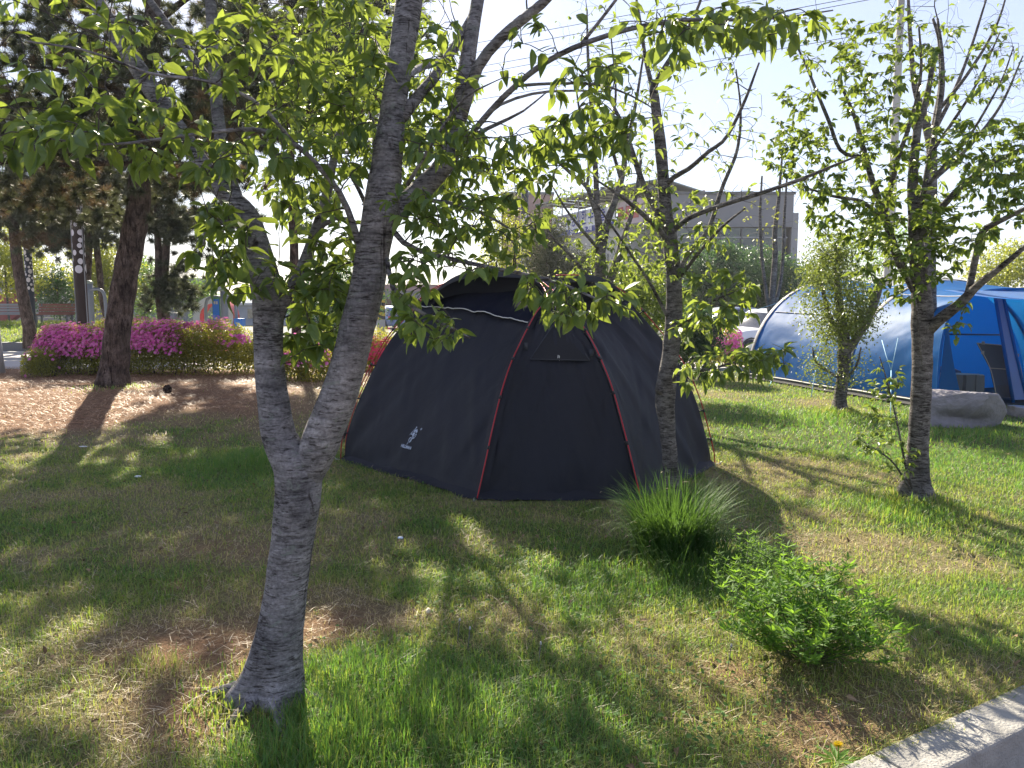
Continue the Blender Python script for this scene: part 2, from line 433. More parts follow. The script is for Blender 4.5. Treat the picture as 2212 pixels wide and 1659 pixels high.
def axis(brk):
    out = [np.arange(a, b, s) for a, b, s in brk]
    return np.concatenate(out)
gx = axis([(-1500, -200, 130), (-200, -30, 10), (-30, -8, .8), (-8, 8, .1), (8, 30, .8), (30, 200, 10), (200, 1501, 130)])
gy = axis([(-60, 1, 4), (1, 14, .1), (14, 30, .5), (30, 200, 10), (200, 1601, 140)])
XX, YY = np.meshgrid(gx, gy)
ZZ = gz(XX, YY)
gm = MB()
GV = np.stack([XX, YY, ZZ], -1)
gm.grid(GV, attr=green_map(XX, YY).ravel())
def ground_mat():
    m, N, L, b = nt("lawn soil and thatch")
    tc = N.new("ShaderNodeTexCoord")
    at = N.new("ShaderNodeAttribute"); at.attribute_name = "rnd"
    an = N.new("ShaderNodeAttribute"); an.attribute_name = "litter"
    n1 = N.new("ShaderNodeTexNoise"); n1.inputs["Scale"].default_value = 14; n1.inputs["Detail"].default_value = 8; n1.inputs["Roughness"].default_value = 0.7
    n2 = N.new("ShaderNodeTexNoise"); n2.inputs["Scale"].default_value = 120; n2.inputs["Detail"].default_value = 4
    L.new(tc.outputs["Object"], n1.inputs["Vector"]); L.new(tc.outputs["Object"], n2.inputs["Vector"])
    r = N.new("ShaderNodeValToRGB"); e = r.color_ramp.elements
    e[0].position, e[0].color = 0.25, (0.21, 0.17, 0.095, 1); e[1].position, e[1].color = 0.75, (0.11, 0.14, 0.045, 1)
    k = e.new(0.5); k.color = (0.21, 0.185, 0.095, 1)
    s = N.new("ShaderNodeMath"); s.operation = 'MULTIPLY_ADD'; s.inputs[1].default_value = 0.5
    L.new(n1.outputs["Fac"], s.inputs[0])
    s2 = N.new("ShaderNodeMath"); s2.operation = 'SUBTRACT'; s2.inputs[1].default_value = 0.25
    L.new(at.outputs["Fac"], s2.inputs[0]); L.new(s2.outputs[0], s.inputs[2]); L.new(s.outputs[0], r.inputs[0])
    lr = N.new("ShaderNodeValToRGB"); e = lr.color_ramp.elements
    e[0].position, e[0].color = 0.35, (0.14, 0.075, 0.045, 1); e[1].position, e[1].color = 0.65, (0.38, 0.22, 0.125, 1)
    L.new(n1.outputs["Fac"], lr.inputs[0])
    mx = N.new("ShaderNodeMix"); mx.data_type = 'RGBA'
    L.new(an.outputs["Fac"], mx.inputs[0]); L.new(r.outputs[0], mx.inputs[6]); L.new(lr.outputs[0], mx.inputs[7])
    vr = N.new("ShaderNodeValToRGB"); e = vr.color_ramp.elements
    e[0].position, e[0].color = 0.3, (0.6, 0.6, 0.6, 1); e[1].position, e[1].color = 0.7, (1.3, 1.3, 1.3, 1)
    L.new(n2.outputs["Fac"], vr.inputs[0])
    mu = N.new("ShaderNodeMix"); mu.data_type = 'RGBA'; mu.blend_type = 'MULTIPLY'; mu.inputs[0].default_value = 1
    L.new(mx.outputs[2], mu.inputs[6]); L.new(vr.outputs[0], mu.inputs[7]); L.new(mu.outputs[2], b.inputs["Base Color"])
    b.inputs["Roughness"].default_value = 0.95; b.inputs["Specular IOR Level"].default_value = 0.1
    bp = N.new("ShaderNodeBump"); bp.inputs["Strength"].default_value = 0.9; bp.inputs["Distance"].default_value = 0.03
    L.new(n2.outputs["Fac"], bp.inputs["Height"]); L.new(bp.outputs[0], b.inputs["Normal"])
    return m
ground = gm.build("ground", ground_mat())
ta = ground.data.attributes.new("litter", 'FLOAT', 'POINT')
ta.data.foreach_set("value", np.maximum(needle_mask(XX, YY), .85 * bare_map(XX, YY)).ravel().astype(np.float32))
tag(ground, kind="structure")

# concrete kerb along the lawn and the lower path beside it
kb = MB()
kw = float(kerb_dist(*flatG(2212, 1580, 0)[:2]) + kerb_dist(*flatG(2085, 1659, 0)[:2])) / 2; print('kerb', kw)
for i in range(-3, 5):
    a = K0 + KD * (i * 1.0 + 0.12); e = K0 + KD * (i * 1.0 + 1.112)
    mid = (a + e) / 2 + KN * kw / 2
    rot = np.array([[KD[0], -KN[0], 0], [KD[1], -KN[1], 0], [0, 0, 1.0]])
    kb.box((mid[0], mid[1], -0.125), (0.992, kw, 0.30), rot)
kerb = kb.build("kerb", plain("kerb concrete", (0.29, 0.28, 0.26), 0.92, var=0.5, scale=9, bump=0.55, bscale=90), smooth=False)
bv = kerb.modifiers.new("edge", 'BEVEL'); bv.width = 0.012; bv.segments = 2
tag(kerb, kind="structure")
pv = MB()
c0 = K0 + KN * (kw + 0.001) - KD * 30; c1 = K0 + KN * (kw + 0.001) + KD * 30
pv.add([[*c0, -0.16], [*(c0 + KN * 14), -0.16], [*(c1 + KN * 14), -0.16], [*c1, -0.16]], [[0, 1, 2, 3]])
tag(pv.build("path", plain("pinkish path paving", (0.23, 0.19, 0.185), 0.9, var=0.2, scale=30, bump=0.3)), kind="structure")

# ------------------------------------------------------------------ grass, straw and needle litter
rng = np.random.default_rng(7)
def ramp(v, stops):
    xs = [s[0] for s in stops]
    return np.stack([np.interp(v, xs, [s[1][k] for s in stops]) for k in range(3)], -1)
def grass_mat():
    m, N, L, b = nt("lawn grass blade")
    at = N.new("ShaderNodeAttribute"); at.attribute_name = "rnd"
    def rp(st):
        r = N.new("ShaderNodeValToRGB"); e = r.color_ramp.elements
        e[0].position, e[0].color = st[0][0], rgba(st[0][1]); e[1].position, e[1].color = st[-1][0], rgba(st[-1][1])
        for p, c in st[1:-1]:
            e.new(p).color = rgba(c)
        L.new(at.outputs["Fac"], r.inputs[0]); return r
    r = rp([(0.0, (0.540, 0.419, 0.234)), (0.3, (0.365, 0.311, 0.130)), (0.5, (0.203, 0.230, 0.065)), (0.75, (0.135, 0.209, 0.046)), (1.0, (0.068, 0.149, 0.039))])
    L.new(r.outputs[0], b.inputs["Base Color"]); b.inputs["Roughness"].default_value = 0.5; b.inputs["Specular IOR Level"].default_value = 0.35
    t = rp([(0.0, (0.567, 0.446, 0.221)), (0.3, (0.567, 0.513, 0.156)), (0.5, (0.486, 0.567, 0.078)), (0.75, (0.446, 0.581, 0.065)), (1.0, (0.216, 0.446, 0.052))])
    tr = N.new("ShaderNodeBsdfTranslucent"); L.new(t.outputs[0], tr.inputs["Color"])
    ms = N.new("ShaderNodeMixShader"); ms.inputs[0].default_value = 0.38
    L.new(b.outputs[0], ms.inputs[1]); L.new(tr.outputs[0], ms.inputs[2]); L.new(ms.outputs[0], N["Material Output"].inputs["Surface"])
    return m
GRASS = grass_mat()
def blades(mb, x, y, h, w, lean, az, tint, z0=None):
    n = len(x)
    z = gz(x, y) if z0 is None else z0
    p = np.stack([x, y, z], -1)
    d = np.stack([np.cos(az), np.sin(az), np.zeros(n)], -1)
    s = np.stack([-np.sin(az), np.cos(az), np.zeros(n)], -1) * (w / 2)[:, None]
    up = np.array([0, 0, 1.0])
    mid = p + d * (h * np.sin(lean) * 0.42)[:, None] + up * (h * np.cos(lean) * 0.55)[:, None]
    tip = p + d * (h * np.sin(lean) * 1.1)[:, None] + up * (h * np.cos(lean) * 0.85)[:, None]
    V = np.stack([p - s, p + s, mid + s * 0.8, mid - s * 0.8, tip], 1).reshape(-1, 3)
    i = np.arange(n)[:, None] * 5
    mb.add(V, np.concatenate([i, i + 1, i + 2, i + 3], 1), np.concatenate([i + 3, i + 2, i + 4], 1), attr=np.repeat(tint, 5))
def scatter(n, y0, y1, half=0.72, pad=0.5):
    """points in the wedge of ground in front of the camera, even per area"""
    y = np.sqrt(rng.random(n) * (y1 ** 2 - y0 ** 2) + y0 ** 2)
    x = (rng.random(n) * 2 - 1) * (y * half + pad)
    return x, y
tent_hex = None
def lawn_ok(x, y):
    return kerb_dist(x, y) < 0.035 + 0.10 * (vnoise(np.stack([x * 9, y * 9], -1), 2) - 0.5)
TENT = np.array([(-1.80, 8.0), (-.28, 6.2), (1.03, 6.2), (2.07, 7.8), (1.3, 9.6), (-.9, 9.7)])
def in_poly(x, y, poly):
    c = np.zeros(np.shape(x), bool)
    for i in range(len(poly)):
        a, b = poly[i], poly[i - 1]
        k = ((a[1] > y) != (b[1] > y)) & (x < (b[0] - a[0]) * (y - a[1]) / (b[1] - a[1] + 1e-12) + a[0])
        c ^= k
    return c
gr = MB()
for (n, y0, y1, hs, ws) in ((120000, 1.9, 4.5, 1.0, .0032), (130000, 4.5, 8.5, 1.0, .0048), (110000, 8.5, 16.5, 1.1, .0085), (30000, 16.5, 30, 1.2, .018)):
    x, y = scatter(n, y0, y1)
    g = green_map(x, y); lm = long_map(x, y); nm = needle_mask(x, y)
    dens = (0.30 + 0.9 * g + lm) * (1 - .88 * bare_map(x, y))
    keep = (rng.random(n) < dens) & lawn_ok(x, y) & ~in_poly(x, y, TENT) & (rng.random(n) > nm * 0.97) & ~((y > 18.5) & (x < -3))
    x, y, g, lm = x[keep], y[keep], g[keep], lm[keep]
    k = len(x)
    tint = np.clip(g + rng.normal(0, 0.2, k), 0, 1)
    dry = rng.random(k) < np.clip(0.40 - 0.38 * g, 0.05, 1)
    tint = np.where(dry, rng.random(k) * 0.22, tint)
    h = (0.022 + 0.03 * rng.random(k) + 0.02 * g) * hs + lm * (0.05 + 0.07 * rng.random(k))
    lean = np.abs(rng.normal(0.75, 0.4, k)) * (1 - 0.45 * lm); lean = np.where(dry, rng.uniform(0.9, 1.5, k), lean)
    blades(gr, x, y, h, ws * rng.uniform(.7, 1.3, k) * np.where(dry, 0.85, 1), np.clip(lean, 0, 1.5), rng.random(k) * 6.283, tint)
for (px, py, rad, n, hh) in ((583, 1508, .20, 900, .09), (1457, 1088, .10, 200, .16), (1978, 1088, .16, 1100, .15), (1814, 894, .16, 1100, .16), (243, 838, .30, 300, .10), (505, 1520, .1, 160, .06)):
    c = G(px, py); a = rng.random(n) * 6.283; rr_ = rad * (.75 + np.abs(rng.normal(0, .9, n)))
    x, y = c[0] + rr_ * np.cos(a), c[1] + rr_ * np.sin(a)
    fall = np.exp(-((rr_ / rad - .8) / 1.3) ** 2)
    blades(gr, x, y, hh * rng.uniform(.35, 1.15, n) * (.35 + .65 * fall), .0035 + .0007 * c[1] * np.ones(n), np.clip(np.abs(rng.normal(.45, .35, n)), 0, 1.3), rng.random(n) * 6.283, np.clip(rng.normal(.68, .25, n), 0, 1))
k = 2600
a_ = rng.uniform(-.2, 3.2, k); d_ = rng.normal(-.01, .02, k); p_ = K0 + KD * a_[:, None] + KN * d_[:, None]
azk = math.atan2(KN[1], KN[0]) + rng.normal(0, .8, k)
blades(gr, p_[:, 0], p_[:, 1], rng.uniform(.03, .085, k) * (.4 + fbm(np.stack([a_ * 5, a_ * 0], -1), 3, 2)), np.full(k, .0034), rng.uniform(.5, 1.35, k), azk, np.clip(rng.normal(.5, .25, k), 0, 1), np.full(k, .005))
grass = gr.build("grass", GRASS, smooth=False)
tag(grass, "short half dry lawn grass around the trees and tents", "grass", kind="stuff")

# cut straw lying on the lawn, and the brown pine needles under the big pine
st = MB()
x, y = scatter(42000, 1.9, 9.5)
g = green_map(x, y); keep = (rng.random(len(x)) < np.clip(0.85 - 0.9 * g, 0.05, 1)) & lawn_ok(x, y) & ~in_poly(x, y, TENT)
x, y = x[keep], y[keep]; k = len(x)
blades(st, x, y, rng.uniform(.03, .11, k), rng.uniform(.0016, .0034, k), rng.uniform(1.35, 1.52, k), rng.random(k) * 6.283, rng.random(k), gz(x, y) + rng.uniform(.004, .03, k))
tag(st.build("straw", leafmat("dry straw", (0.28, 0.21, 0.13), (0.60, 0.49, 0.34), (0.4, 0.3, 0.18), 0.15, 0.6), smooth=False), "dry cut straw lying on the lawn", "straw", kind="stuff")
dl = MB()
x, y = scatter(2600, 2.0, 11.0); ok = lawn_ok(x, y) & ~in_poly(x, y, TENT); x, y = x[ok], y[ok]; k = len(x)
rgd = np.random.default_rng(77)
pd = np.stack([x, y, gz(x, y) + rgd.uniform(.012, .035, k)], -1)
vd = norm(rgd.normal(size=(k, 3)) * np.array([1, 1, .25]))
ud = norm(np.array([0, 0, 1.0]) + norm(rgd.normal(size=(k, 3))) * .5)
DEBRIS = (pd, vd, ud, rgd.uniform(.012, .05, k), rgd.random(k))
cv_ = MB()
x, y = scatter(26000, 2.0, 9.0); wv_ = fbm(np.stack([x * 1.3, y * 1.3], -1), 61, 3)
ok = lawn_ok(x, y) & ~in_poly(x, y, TENT) & (rgd.random(len(x)) < np.clip((wv_ - .55) * 7, 0, .9)); x, y = x[ok], y[ok]; k = len(x)
pc_ = np.stack([x, y, gz(x, y) + rgd.uniform(.015, .05, k)], -1)
CLOVER = (pc_, norm(rgd.normal(size=(k, 3)) * np.array([1, 1, .2])), norm(np.array([0, 0, 1.0]) + norm(rgd.normal(size=(k, 3))) * .4), rgd.uniform(.012, .03, k), rgd.random(k))
nl = MB()
x, y = scatter(90000, 7.5, 19, 0.75)
nm = needle_mask(x, y); keep = rng.random(len(x)) < nm * 0.95
x, y = x[keep], y[keep]; k = len(x)
blades(nl, x, y, rng.uniform(.07, .14, k), rng.uniform(.004, .009, k), rng.uniform(1.2, 1.5, k), rng.random(k) * 6.283, rng.random(k), gz(x, y) + rng.uniform(.003, .04, k))
tag(nl.build("pine_needle_litter", leafmat("fallen pine needles", (0.20, 0.10, 0.05), (0.58, 0.36, 0.20), (0.36, 0.2, 0.1), 0.12, 0.55), smooth=False), "fallen brown pine needles covering the ground under the big pine", "pine needles", kind="stuff")

# ------------------------------------------------------------------ leaves and trees
def leaf_batch(mb, pos, axis_, up, L, Wd, attr, mat=0, droop=0.25, fold=0.35, detail=1):
    """pos: stalk end; axis_: where the tip points; up: rough upper side"""
    n = len(pos)
    if n == 0: return
    a = norm(axis_); s = norm(np.cross(a, up)); nn = np.cross(s, a)
    if detail == 2:      # ovate, pointed, with mid rib
        tx = np.array([0, .0, .30, .62, .86, 1.0])
        mid = tx[[0, 2, 3, 4, 5]]
        sx = np.array([.12, .38, .66, .88]); sw = np.array([.24, .5, .42, .17])
        T = [(0, 0), (.38, 0), (.70, 0), (1.0, 0)] + [(a_, w_) for a_, w_ in zip(sx, sw)] + [(a_, -w_) for a_, w_ in zip(sx, sw)]
        Q = [(0, 1, 5, 4), (1, 2, 6, 5), (2, 3, 7, 6), (1, 0, 8, 9), (2, 1, 9, 10), (3, 2, 10, 11)]
        TR = []
    elif detail == 1:
        T = [(0, 0), (.5, 0), (1, 0), (.35, .5), (.72, .36), (.35, -.5), (.72, -.36)]
        Q = [(0, 1, 4, 3), (1, 0, 5, 6)]
        TR = [(1, 2, 4), (2, 1, 6)]
    else:
        T = [(0, 0), (.45, .5), (1, 0), (.45, -.5)]
        Q = [(0, 3, 2, 1)]; TR = []
    T = np.array(T); m = len(T)
    L = np.broadcast_to(L, (n,)); Wd = np.broadcast_to(Wd, (n,))
    dz = -droop * (T[:, 0] ** 2)[None, :] * L[:, None] + fold * np.abs(T[:, 1])[None, :] * Wd[:, None]
    V = pos[:, None, :] + a[:, None, :] * (T[:, 0][None, :] * L[:, None])[..., None] + s[:, None, :] * (T[:, 1][None, :] * Wd[:, None])[..., None] + nn[:, None, :] * dz[..., None]
    i = np.arange(n)[:, None, None] * m
    q = (np.array(Q)[None] + i).reshape(-1, 4)
    t = (np.array(TR)[None] + i).reshape(-1, 3) if TR else None
    mb.add(V.reshape(-1, 3), q, t, mat, np.repeat(np.broadcast_to(attr, (n,)), m))

leaf_batch(dl, *DEBRIS[:3], DEBRIS[3], DEBRIS[3] * .5, DEBRIS[4], 0, .4, .5, 1)
tag(dl.build("fallen_leaves", leafmat("dead leaf bits", (0.09, 0.055, 0.035), (0.34, 0.24, 0.15), (0.3, 0.2, 0.1), .15, .8, .1), smooth=False), "dead leaf bits and bark crumbs scattered over the lawn", "dead leaves", kind="stuff")
leaf_batch(cv_, *CLOVER[:3], CLOVER[3], CLOVER[3] * .75, CLOVER[4], 0, .1, .2, 1)
tag(cv_.build("clover", leafmat("clover", (0.05, 0.12, 0.03), (0.11, 0.20, 0.05), (0.2, 0.36, 0.05), .3, .7, .15), smooth=False), "low broad leafed weeds mixed into the lawn", "clover", kind="stuff")
def rvec(n, rg): return norm(rg.normal(size=(n, 3)))

def grow(nodes, rads, targets, rg, sag=0.08, rmax=0.012, tip=0.0015, wig=0.06, maxn=6, bias=None):
    """join every target to the nearest piece of branch so far; returns the new curves"""
    nodes = [np.asarray(nodes, float)]; rads = [np.asarray(rads, float)]
    N_ = nodes[0]; Rr = rads[0]
    d = np.array([np.min(np.sum((N_ - t) ** 2, 1)) for t in targets])
    out = []
    for i in np.argsort(d):
        t = targets[i]
        dv = t - N_
        w = np.sqrt(np.sum(dv ** 2, 1)) + 0.35 * np.maximum(0, -dv[:, 2] + 0.0)   # rather from below
        j = int(np.argmin(w)); dist = np.linalg.norm(dv[j])
        if dist < 0.02: continue
        k = int(np.clip(dist / 0.08, 3, maxn))
        s = np.linspace(0, 1, k + 1)[:, None]
        pth = N_[j] + (t - N_[j]) * s
        pth[:, 2] += (np.sin(s[:, 0] * np.pi) * dist * sag)
        pth[1:-1] += rg.normal(0, wig * dist * 0.5, (k - 1, 3))
        r0 = min(max(Rr[j] * 0.6, tip * 1.3), rmax)
        r0 = min(r0, 0.0022 + dist * 0.012)
        rr = r0 + (tip - r0) * s[:, 0]
        out.append((pth, rr))
        N_ = np.concatenate([N_, pth[1:]]); Rr = np.concatenate([Rr, rr[1:]])
    return out

def limb(spec, n=None, fork=None):
    """spec: (px, py, depth, width in px)"""
    a = np.array([[*P(x, y, D), W(w, D) / 2] for x, y, D, w in spec])
    ln = np.sum(np.linalg.norm(np.diff(a[:, :3], axis=0), axis=1))
    return cm(a, n or int(np.clip(ln / 0.06, 6, 60)))

def cluster_targets(cl, rg):
    out, lf, ls = [], [], []
    for (cx, cy, rx, ry, D0, D1, n, leaves, size) in cl:
        a = rg.random(n) * 6.283; r = np.sqrt(rg.random(n))
        X = cx + rx * r * np.cos(a); Y = cy + ry * r * np.sin(a); D = rg.uniform(D0, D1, n)
        for x_, y_, d_ in zip(X, Y, D):
            out.append(P(x_, y_, d_)); lf.append(leaves); ls.append(size)
    return np.array(out).reshape(-1, 3), np.array(lf), np.array(ls)

def cherry_leaves(mb, curves, nleaf, size, rg, mat=0, aspect=0.5, droop=0.25, detail=2, hang=0.30, spread=0.7):
    pos, ax, up, L = [], [], [], []
    for (p, r), nl_, sz in zip(curves, nleaf, size):
        k = rg.poisson(nl_)
        if k == 0: continue
        d = norm(p[-1] - p[-2])
        nt_ = max(1, int(round(k * 0.55)))
        tpos = np.concatenate([np.ones(nt_), rg.random(k - nt_) ** 0.7 * 0.7 + 0.3]) if k > nt_ else np.ones(k)
        f = tpos * (len(p) - 1); i0 = np.minimum(f.astype(int), len(p) - 2); fr = (f - i0)[:, None]
        q = p[i0] * (1 - fr) + p[i0 + 1] * fr
        v = rvec(len(q), rg) * np.array([1, 1, 0.45])
        a_ = norm(d * 0.55 + v * 0.85 + np.array([0, 0, -hang]))
        pos.append(q + a_ * 0.012 * rg.random((len(q), 1))); ax.append(a_)
        up.append(norm(np.array([0, 0, 1.0]) + rvec(len(q), rg) * spread)); L.append(sz * rg.uniform(0.4, 1.12, len(q)))
    if not pos: return
    pos = np.concatenate(pos); L = np.concatenate(L)
    AX, UP, tint = np.concatenate(ax), np.concatenate(up), rg.random(len(L))
    for k in range(4):                       # flat, folded, curled and drooping leaves
        m_ = np.arange(len(L)) % 4 == k
        leaf_batch(mb, pos[m_], AX[m_], UP[m_], L[m_], L[m_] * aspect * rg.uniform(.75, 1.12, m_.sum()), tint[m_], mat, droop * (.4, 1.0, 1.9, 2.6)[k], (.15, .55, .35, .8)[k], detail)

def make_tree(name, label, cat, limbs, clusters, mats, base, seed, group=None, leaf=dict(), barkbump=0.08, segs=10, rmax=0.012, sag=0.06, extra=None, targets3=None, flare=None, puff=None):
    rg = np.random.default_rng(seed)
    base = np.asarray(base, float)
    root = thing(name, base, label, cat, group)
    tr = MB()
    nodes, rads = [], []
    for i, l in enumerate(limbs):
        rr = l[:, 3].copy()
        if i == 0 and flare:
            hgt = l[:, 2] - base[2]
            rr = rr * (1 + flare * np.exp(-np.maximum(hgt, 0) / (rr[0] * 1.1)))
        big = rr[0] > 0.03
        tr.tube(l[:, :3], rr, seg=(36 if rr[0] > .06 and segs > 9 else segs if big else 7), bump=barkbump if big else 0.05, seed=seed + i, bscale=9 if segs > 9 else 5, root=(base[2], flare * .55, rr[0] * .9) if i == 0 and flare else None)
        nodes.append(l[:, :3]); rads.append(rr)
    tr.build("trunk", mats[0], root, origin=base)
    nodes = np.concatenate(nodes); rads = np.concatenate(rads)
    T, lf, ls = cluster_targets(clusters, rg)
    if targets3 is not None:
        T3, l3, s3 = targets3
        T = np.concatenate([T, T3]) if len(T) else T3
        lf = np.concatenate([lf, l3]); ls = np.concatenate([ls, s3])
    thin = rads < 0.06
    sn, sr = (nodes[thin], rads[thin]) if thin.sum() > 8 else (nodes, rads)
    cr = MB()
    d = np.array([np.min(np.sum((sn - t) ** 2, 1)) for t in T])
    o = np.argsort(d)
    cv = grow(sn, sr, T[o], rg, rmax=rmax, sag=sag)
    # grow() skips nothing but points that touch: pair by end point
    end = {tuple(np.round(t, 5)): k for k, t in enumerate(T)}
    nl_, sz = [], []
    for p, r in cv:
        k = end[tuple(np.round(p[-1], 5))]
        nl_.append(lf[k]); sz.append(ls[k])
        cr.tube(p, r, seg=4, mat=1, cap=False)
    cherry_leaves(cr, cv, nl_, sz, rg, 0, **leaf)
    if puff:
        k, sg = puff
        q = np.repeat(T, k, 0) + rg.normal(size=(len(T) * k, 3)) * np.array([sg, sg, sg * .7])
        Lf = np.repeat(ls, k) * rg.uniform(.6, 1.2, len(q))
        leaf_batch(cr, q, rvec(len(q), rg) + np.array([0, 0, -.15]), np.array([0, 0, 1.0]) + rvec(len(q), rg) * .8, Lf, Lf * leaf.get('aspect', .5), np.clip(np.repeat(rg.random(len(T)), k) * .6 + rg.random(len(q)) * .4, 0, 1), 0, .15, .3, 0)
    cr.build("crown", [mats[1], mats[2]], root, origin=base, smooth=False)
    return root

# ------------------------------------------------------------------ foreground cherry
b0 = G(585, 1500); D0 = b0[1]
stem = limb([(583, 1508, D0, 128), (600, 1400, D0, 104), (618, 1270, D0, 92), (634, 1150, D0, 94), (644, 1070, D0, 100), (640, 1010, D0, 100), (606, 950, D0 + .02, 76), (588, 850, D0 + .06, 66), (580, 750, D0 + .1, 62), (578, 640, D0 + .14, 66), (560, 560, D0 + .2, 62), (532, 470, D0 + .26, 54), (495, 425, D0 + .3, 40)], 60)
LB = [stem,
      limb([(650, 1060, D0, 60), (690, 960, D0 - .02, 84), (740, 830, D0 - .05, 78), (768, 720, D0 - .07, 76), (793, 620, D0 - .08, 74), (806, 540, D0 - .08, 74), (826, 430, D0 - .08, 76), (838, 330, D0 - .06, 64), (850, 230, D0 - .02, 54), (868, 110, D0 + .05, 54), (884, 0, D0 + .1, 56), (896, -160, D0 + .2, 50), (915, -360, D0 + .3, 38)], 60),
      limb([(838, 470, D0 - .06, 30), (880, 440, D0 - .03, 50), (930, 390, D0, 46), (968, 345, D0 + .02, 42), (988, 255, D0 + .1, 37), (1004, 170, D0 + .16, 36), (1020, 70, D0 + .22, 30), (1036, -20, D0 + .3, 26), (1060, -150, D0 + .4, 20)]),
      limb([(500, 440, D0 + .28, 34), (455, 380, D0 + .32, 37), (365, 250, D0 + .42, 38), (290, 135, D0 + .52, 37), (215, 15, D0 + .62, 34), (140, -110, D0 + .74, 28), (60, -250, D0 + .9, 20)]),
      limb([(520, 450, D0 + .28, 26), (487, 350, D0 + .36, 27), (470, 240, D0 + .45, 26), (462, 120, D0 + .55, 25), (455, 0, D0 + .65, 23), (440, -160, D0 + .8, 18)]),
      limb([(466, 190, D0 + .5, 16), (420, 130, D0 + .55, 17), (370, 65, D0 + .6, 16), (315, -10, D0 + .66, 14), (250, -90, D0 + .8, 10)]),
      limb([(600, 690, D0 + .12, 26), (618, 640, D0 + .14, 28), (648, 590, D0 + .2, 26), (682, 500, D0 + .28, 24), (706, 420, D0 + .36, 20), (722, 340, D0 + .42, 17), (742, 250, D0 + .5, 13), (770, 150, D0 + .6, 9), (785, 60, D0 + .7, 6)]),
      limb([(672, 520, D0 + .24, 12), (700, 485, D0 + .2, 11), (735, 470, D0 + .2, 8), (770, 480, D0 + .25, 6)]),
      limb([(784, 560, D0 - .08, 16), (768, 500, D0 - .12, 15), (737, 422, D0 - .18, 13), (690, 362, D0 - .25, 12), (633, 308, D0 - .32, 11), (567, 281, D0 - .4, 10), (467, 284, D0 - .52, 8), (350, 300, D0 - .62, 7), (230, 312, D0 - .7, 5), (110, 300, D0 - .78, 4)]),
      limb([(633, 308, D0 - .32, 9), (560, 225, D0 - .42, 8), (450, 175, D0 - .55, 7), (330, 160, D0 - .66, 6), (190, 110, D0 - .8, 5), (60, 90, D0 - .9, 4)]),
      limb([(868, 255, D0 - .03, 26), (897, 215, D0 + .02, 25), (940, 165, D0 + .1, 23), (985, 95, D0 + .2, 18), (1020, 30, D0 + .3, 12)]),
      limb([(996, 260, D0 + .1, 24), (1030, 150, D0 + .06, 24), (1080, 85, D0, 23), (1130, 42, D0 - .06, 22), (1180, 0, D0 - .12, 20), (1260, -90, D0 - .2, 14)]),
      limb([(972, 350, D0 + .02, 14), (1010, 300, D0 - .02, 13), (1055, 245, D0 - .06, 13), (1100, 198, D0 - .12, 13), (1170, 140, D0 - .2, 12), (1254, 97, D0 - .28, 11), (1370, 60, D0 - .38, 9.5), (1475, 43, D0 - .46, 8.5), (1590, 43, D0 - .52, 7), (1700, 37, D0 - .58, 5), (1800, 22, D0 - .64, 3)]),
      limb([(1254, 97, D0 - .28, 8), (1300, 40, D0 - .32, 7), (1342, -15, D0 - .36, 6), (1400, -80, D0 - .4, 4)]),
      limb([(1120, 185, D0 - .14, 7), (1200, 180, D0 - .2, 6), (1300, 184, D0 - .28, 5), (1380, 215, D0 - .34, 3.5), (1430, 250, D0 - .4, 2.5)]),
      limb([(985, 335, D0 + .02, 8), (1060, 240, D0 + .05, 7), (1140, 205, D0 + .06, 6), (1220, 196, D0 + .1, 5), (1320, 198, D0 + .15, 3)]),
      limb([(960, 345, D0 + .0, 12), (1010, 300, D0 + .05, 10), (1080, 265, D0 + .1, 8), (1130, 240, D0 + .15, 5), (1180, 200, D0 + .2, 3)]),
      limb([(880, 400, D0 - .1, 9), (940, 300, D0 - .2, 7), (1000, 215, D0 - .3, 5), (1060, 180, D0 - .4, 3)]),
      limb([(836, 560, D0 - .1, 11), (848, 620, D0 - .18, 11), (874, 650, D0 - .22, 10), (924, 683, D0 - .3, 8), (970, 706, D0 - .36, 6), (1015, 730, D0 - .42, 4)]),
      limb([(836, 480, D0 - .08, 13), (880, 530, D0 - .16, 12), (960, 556, D0 - .22, 11), (1060, 578, D0 - .28, 9), (1150, 596, D0 - .34, 8), (1230, 620, D0 - .4, 6), (1300, 652, D0 - .46, 5), (1360, 690, D0 - .5, 3)]),
      limb([(900, 430, D0 - .04, 10), (980, 440, D0 - .1, 8), (1060, 470, D0 - .16, 6), (1140, 520, D0 - .2, 4)]),
      limb([(848, 300, D0 - .02, 22), (850, 220, D0 + 1.0, 20), (830, 130, D0 + 2.2, 15), (790, 60, D0 + 3.4, 9), (740, 0, D0 + 4.4, 5)]),
      limb([(860, 180, D0 + .02, 18), (900, 150, D0 + 1.2, 16), (950, 130, D0 + 2.4, 12), (1000, 100, D0 + 3.6, 6)]),
      limb([(835, 400, D0 - .05, 16), (820, 350, D0 + .9, 15), (780, 330, D0 + 1.8, 10), (700, 330, D0 + 2.8, 6)]),
      limb([(545, 500, D0 + .2, 14), (500, 480, D0 + .1, 12), (450, 490, D0 + .02, 9), (440, 530, D0 - .02, 5)])]
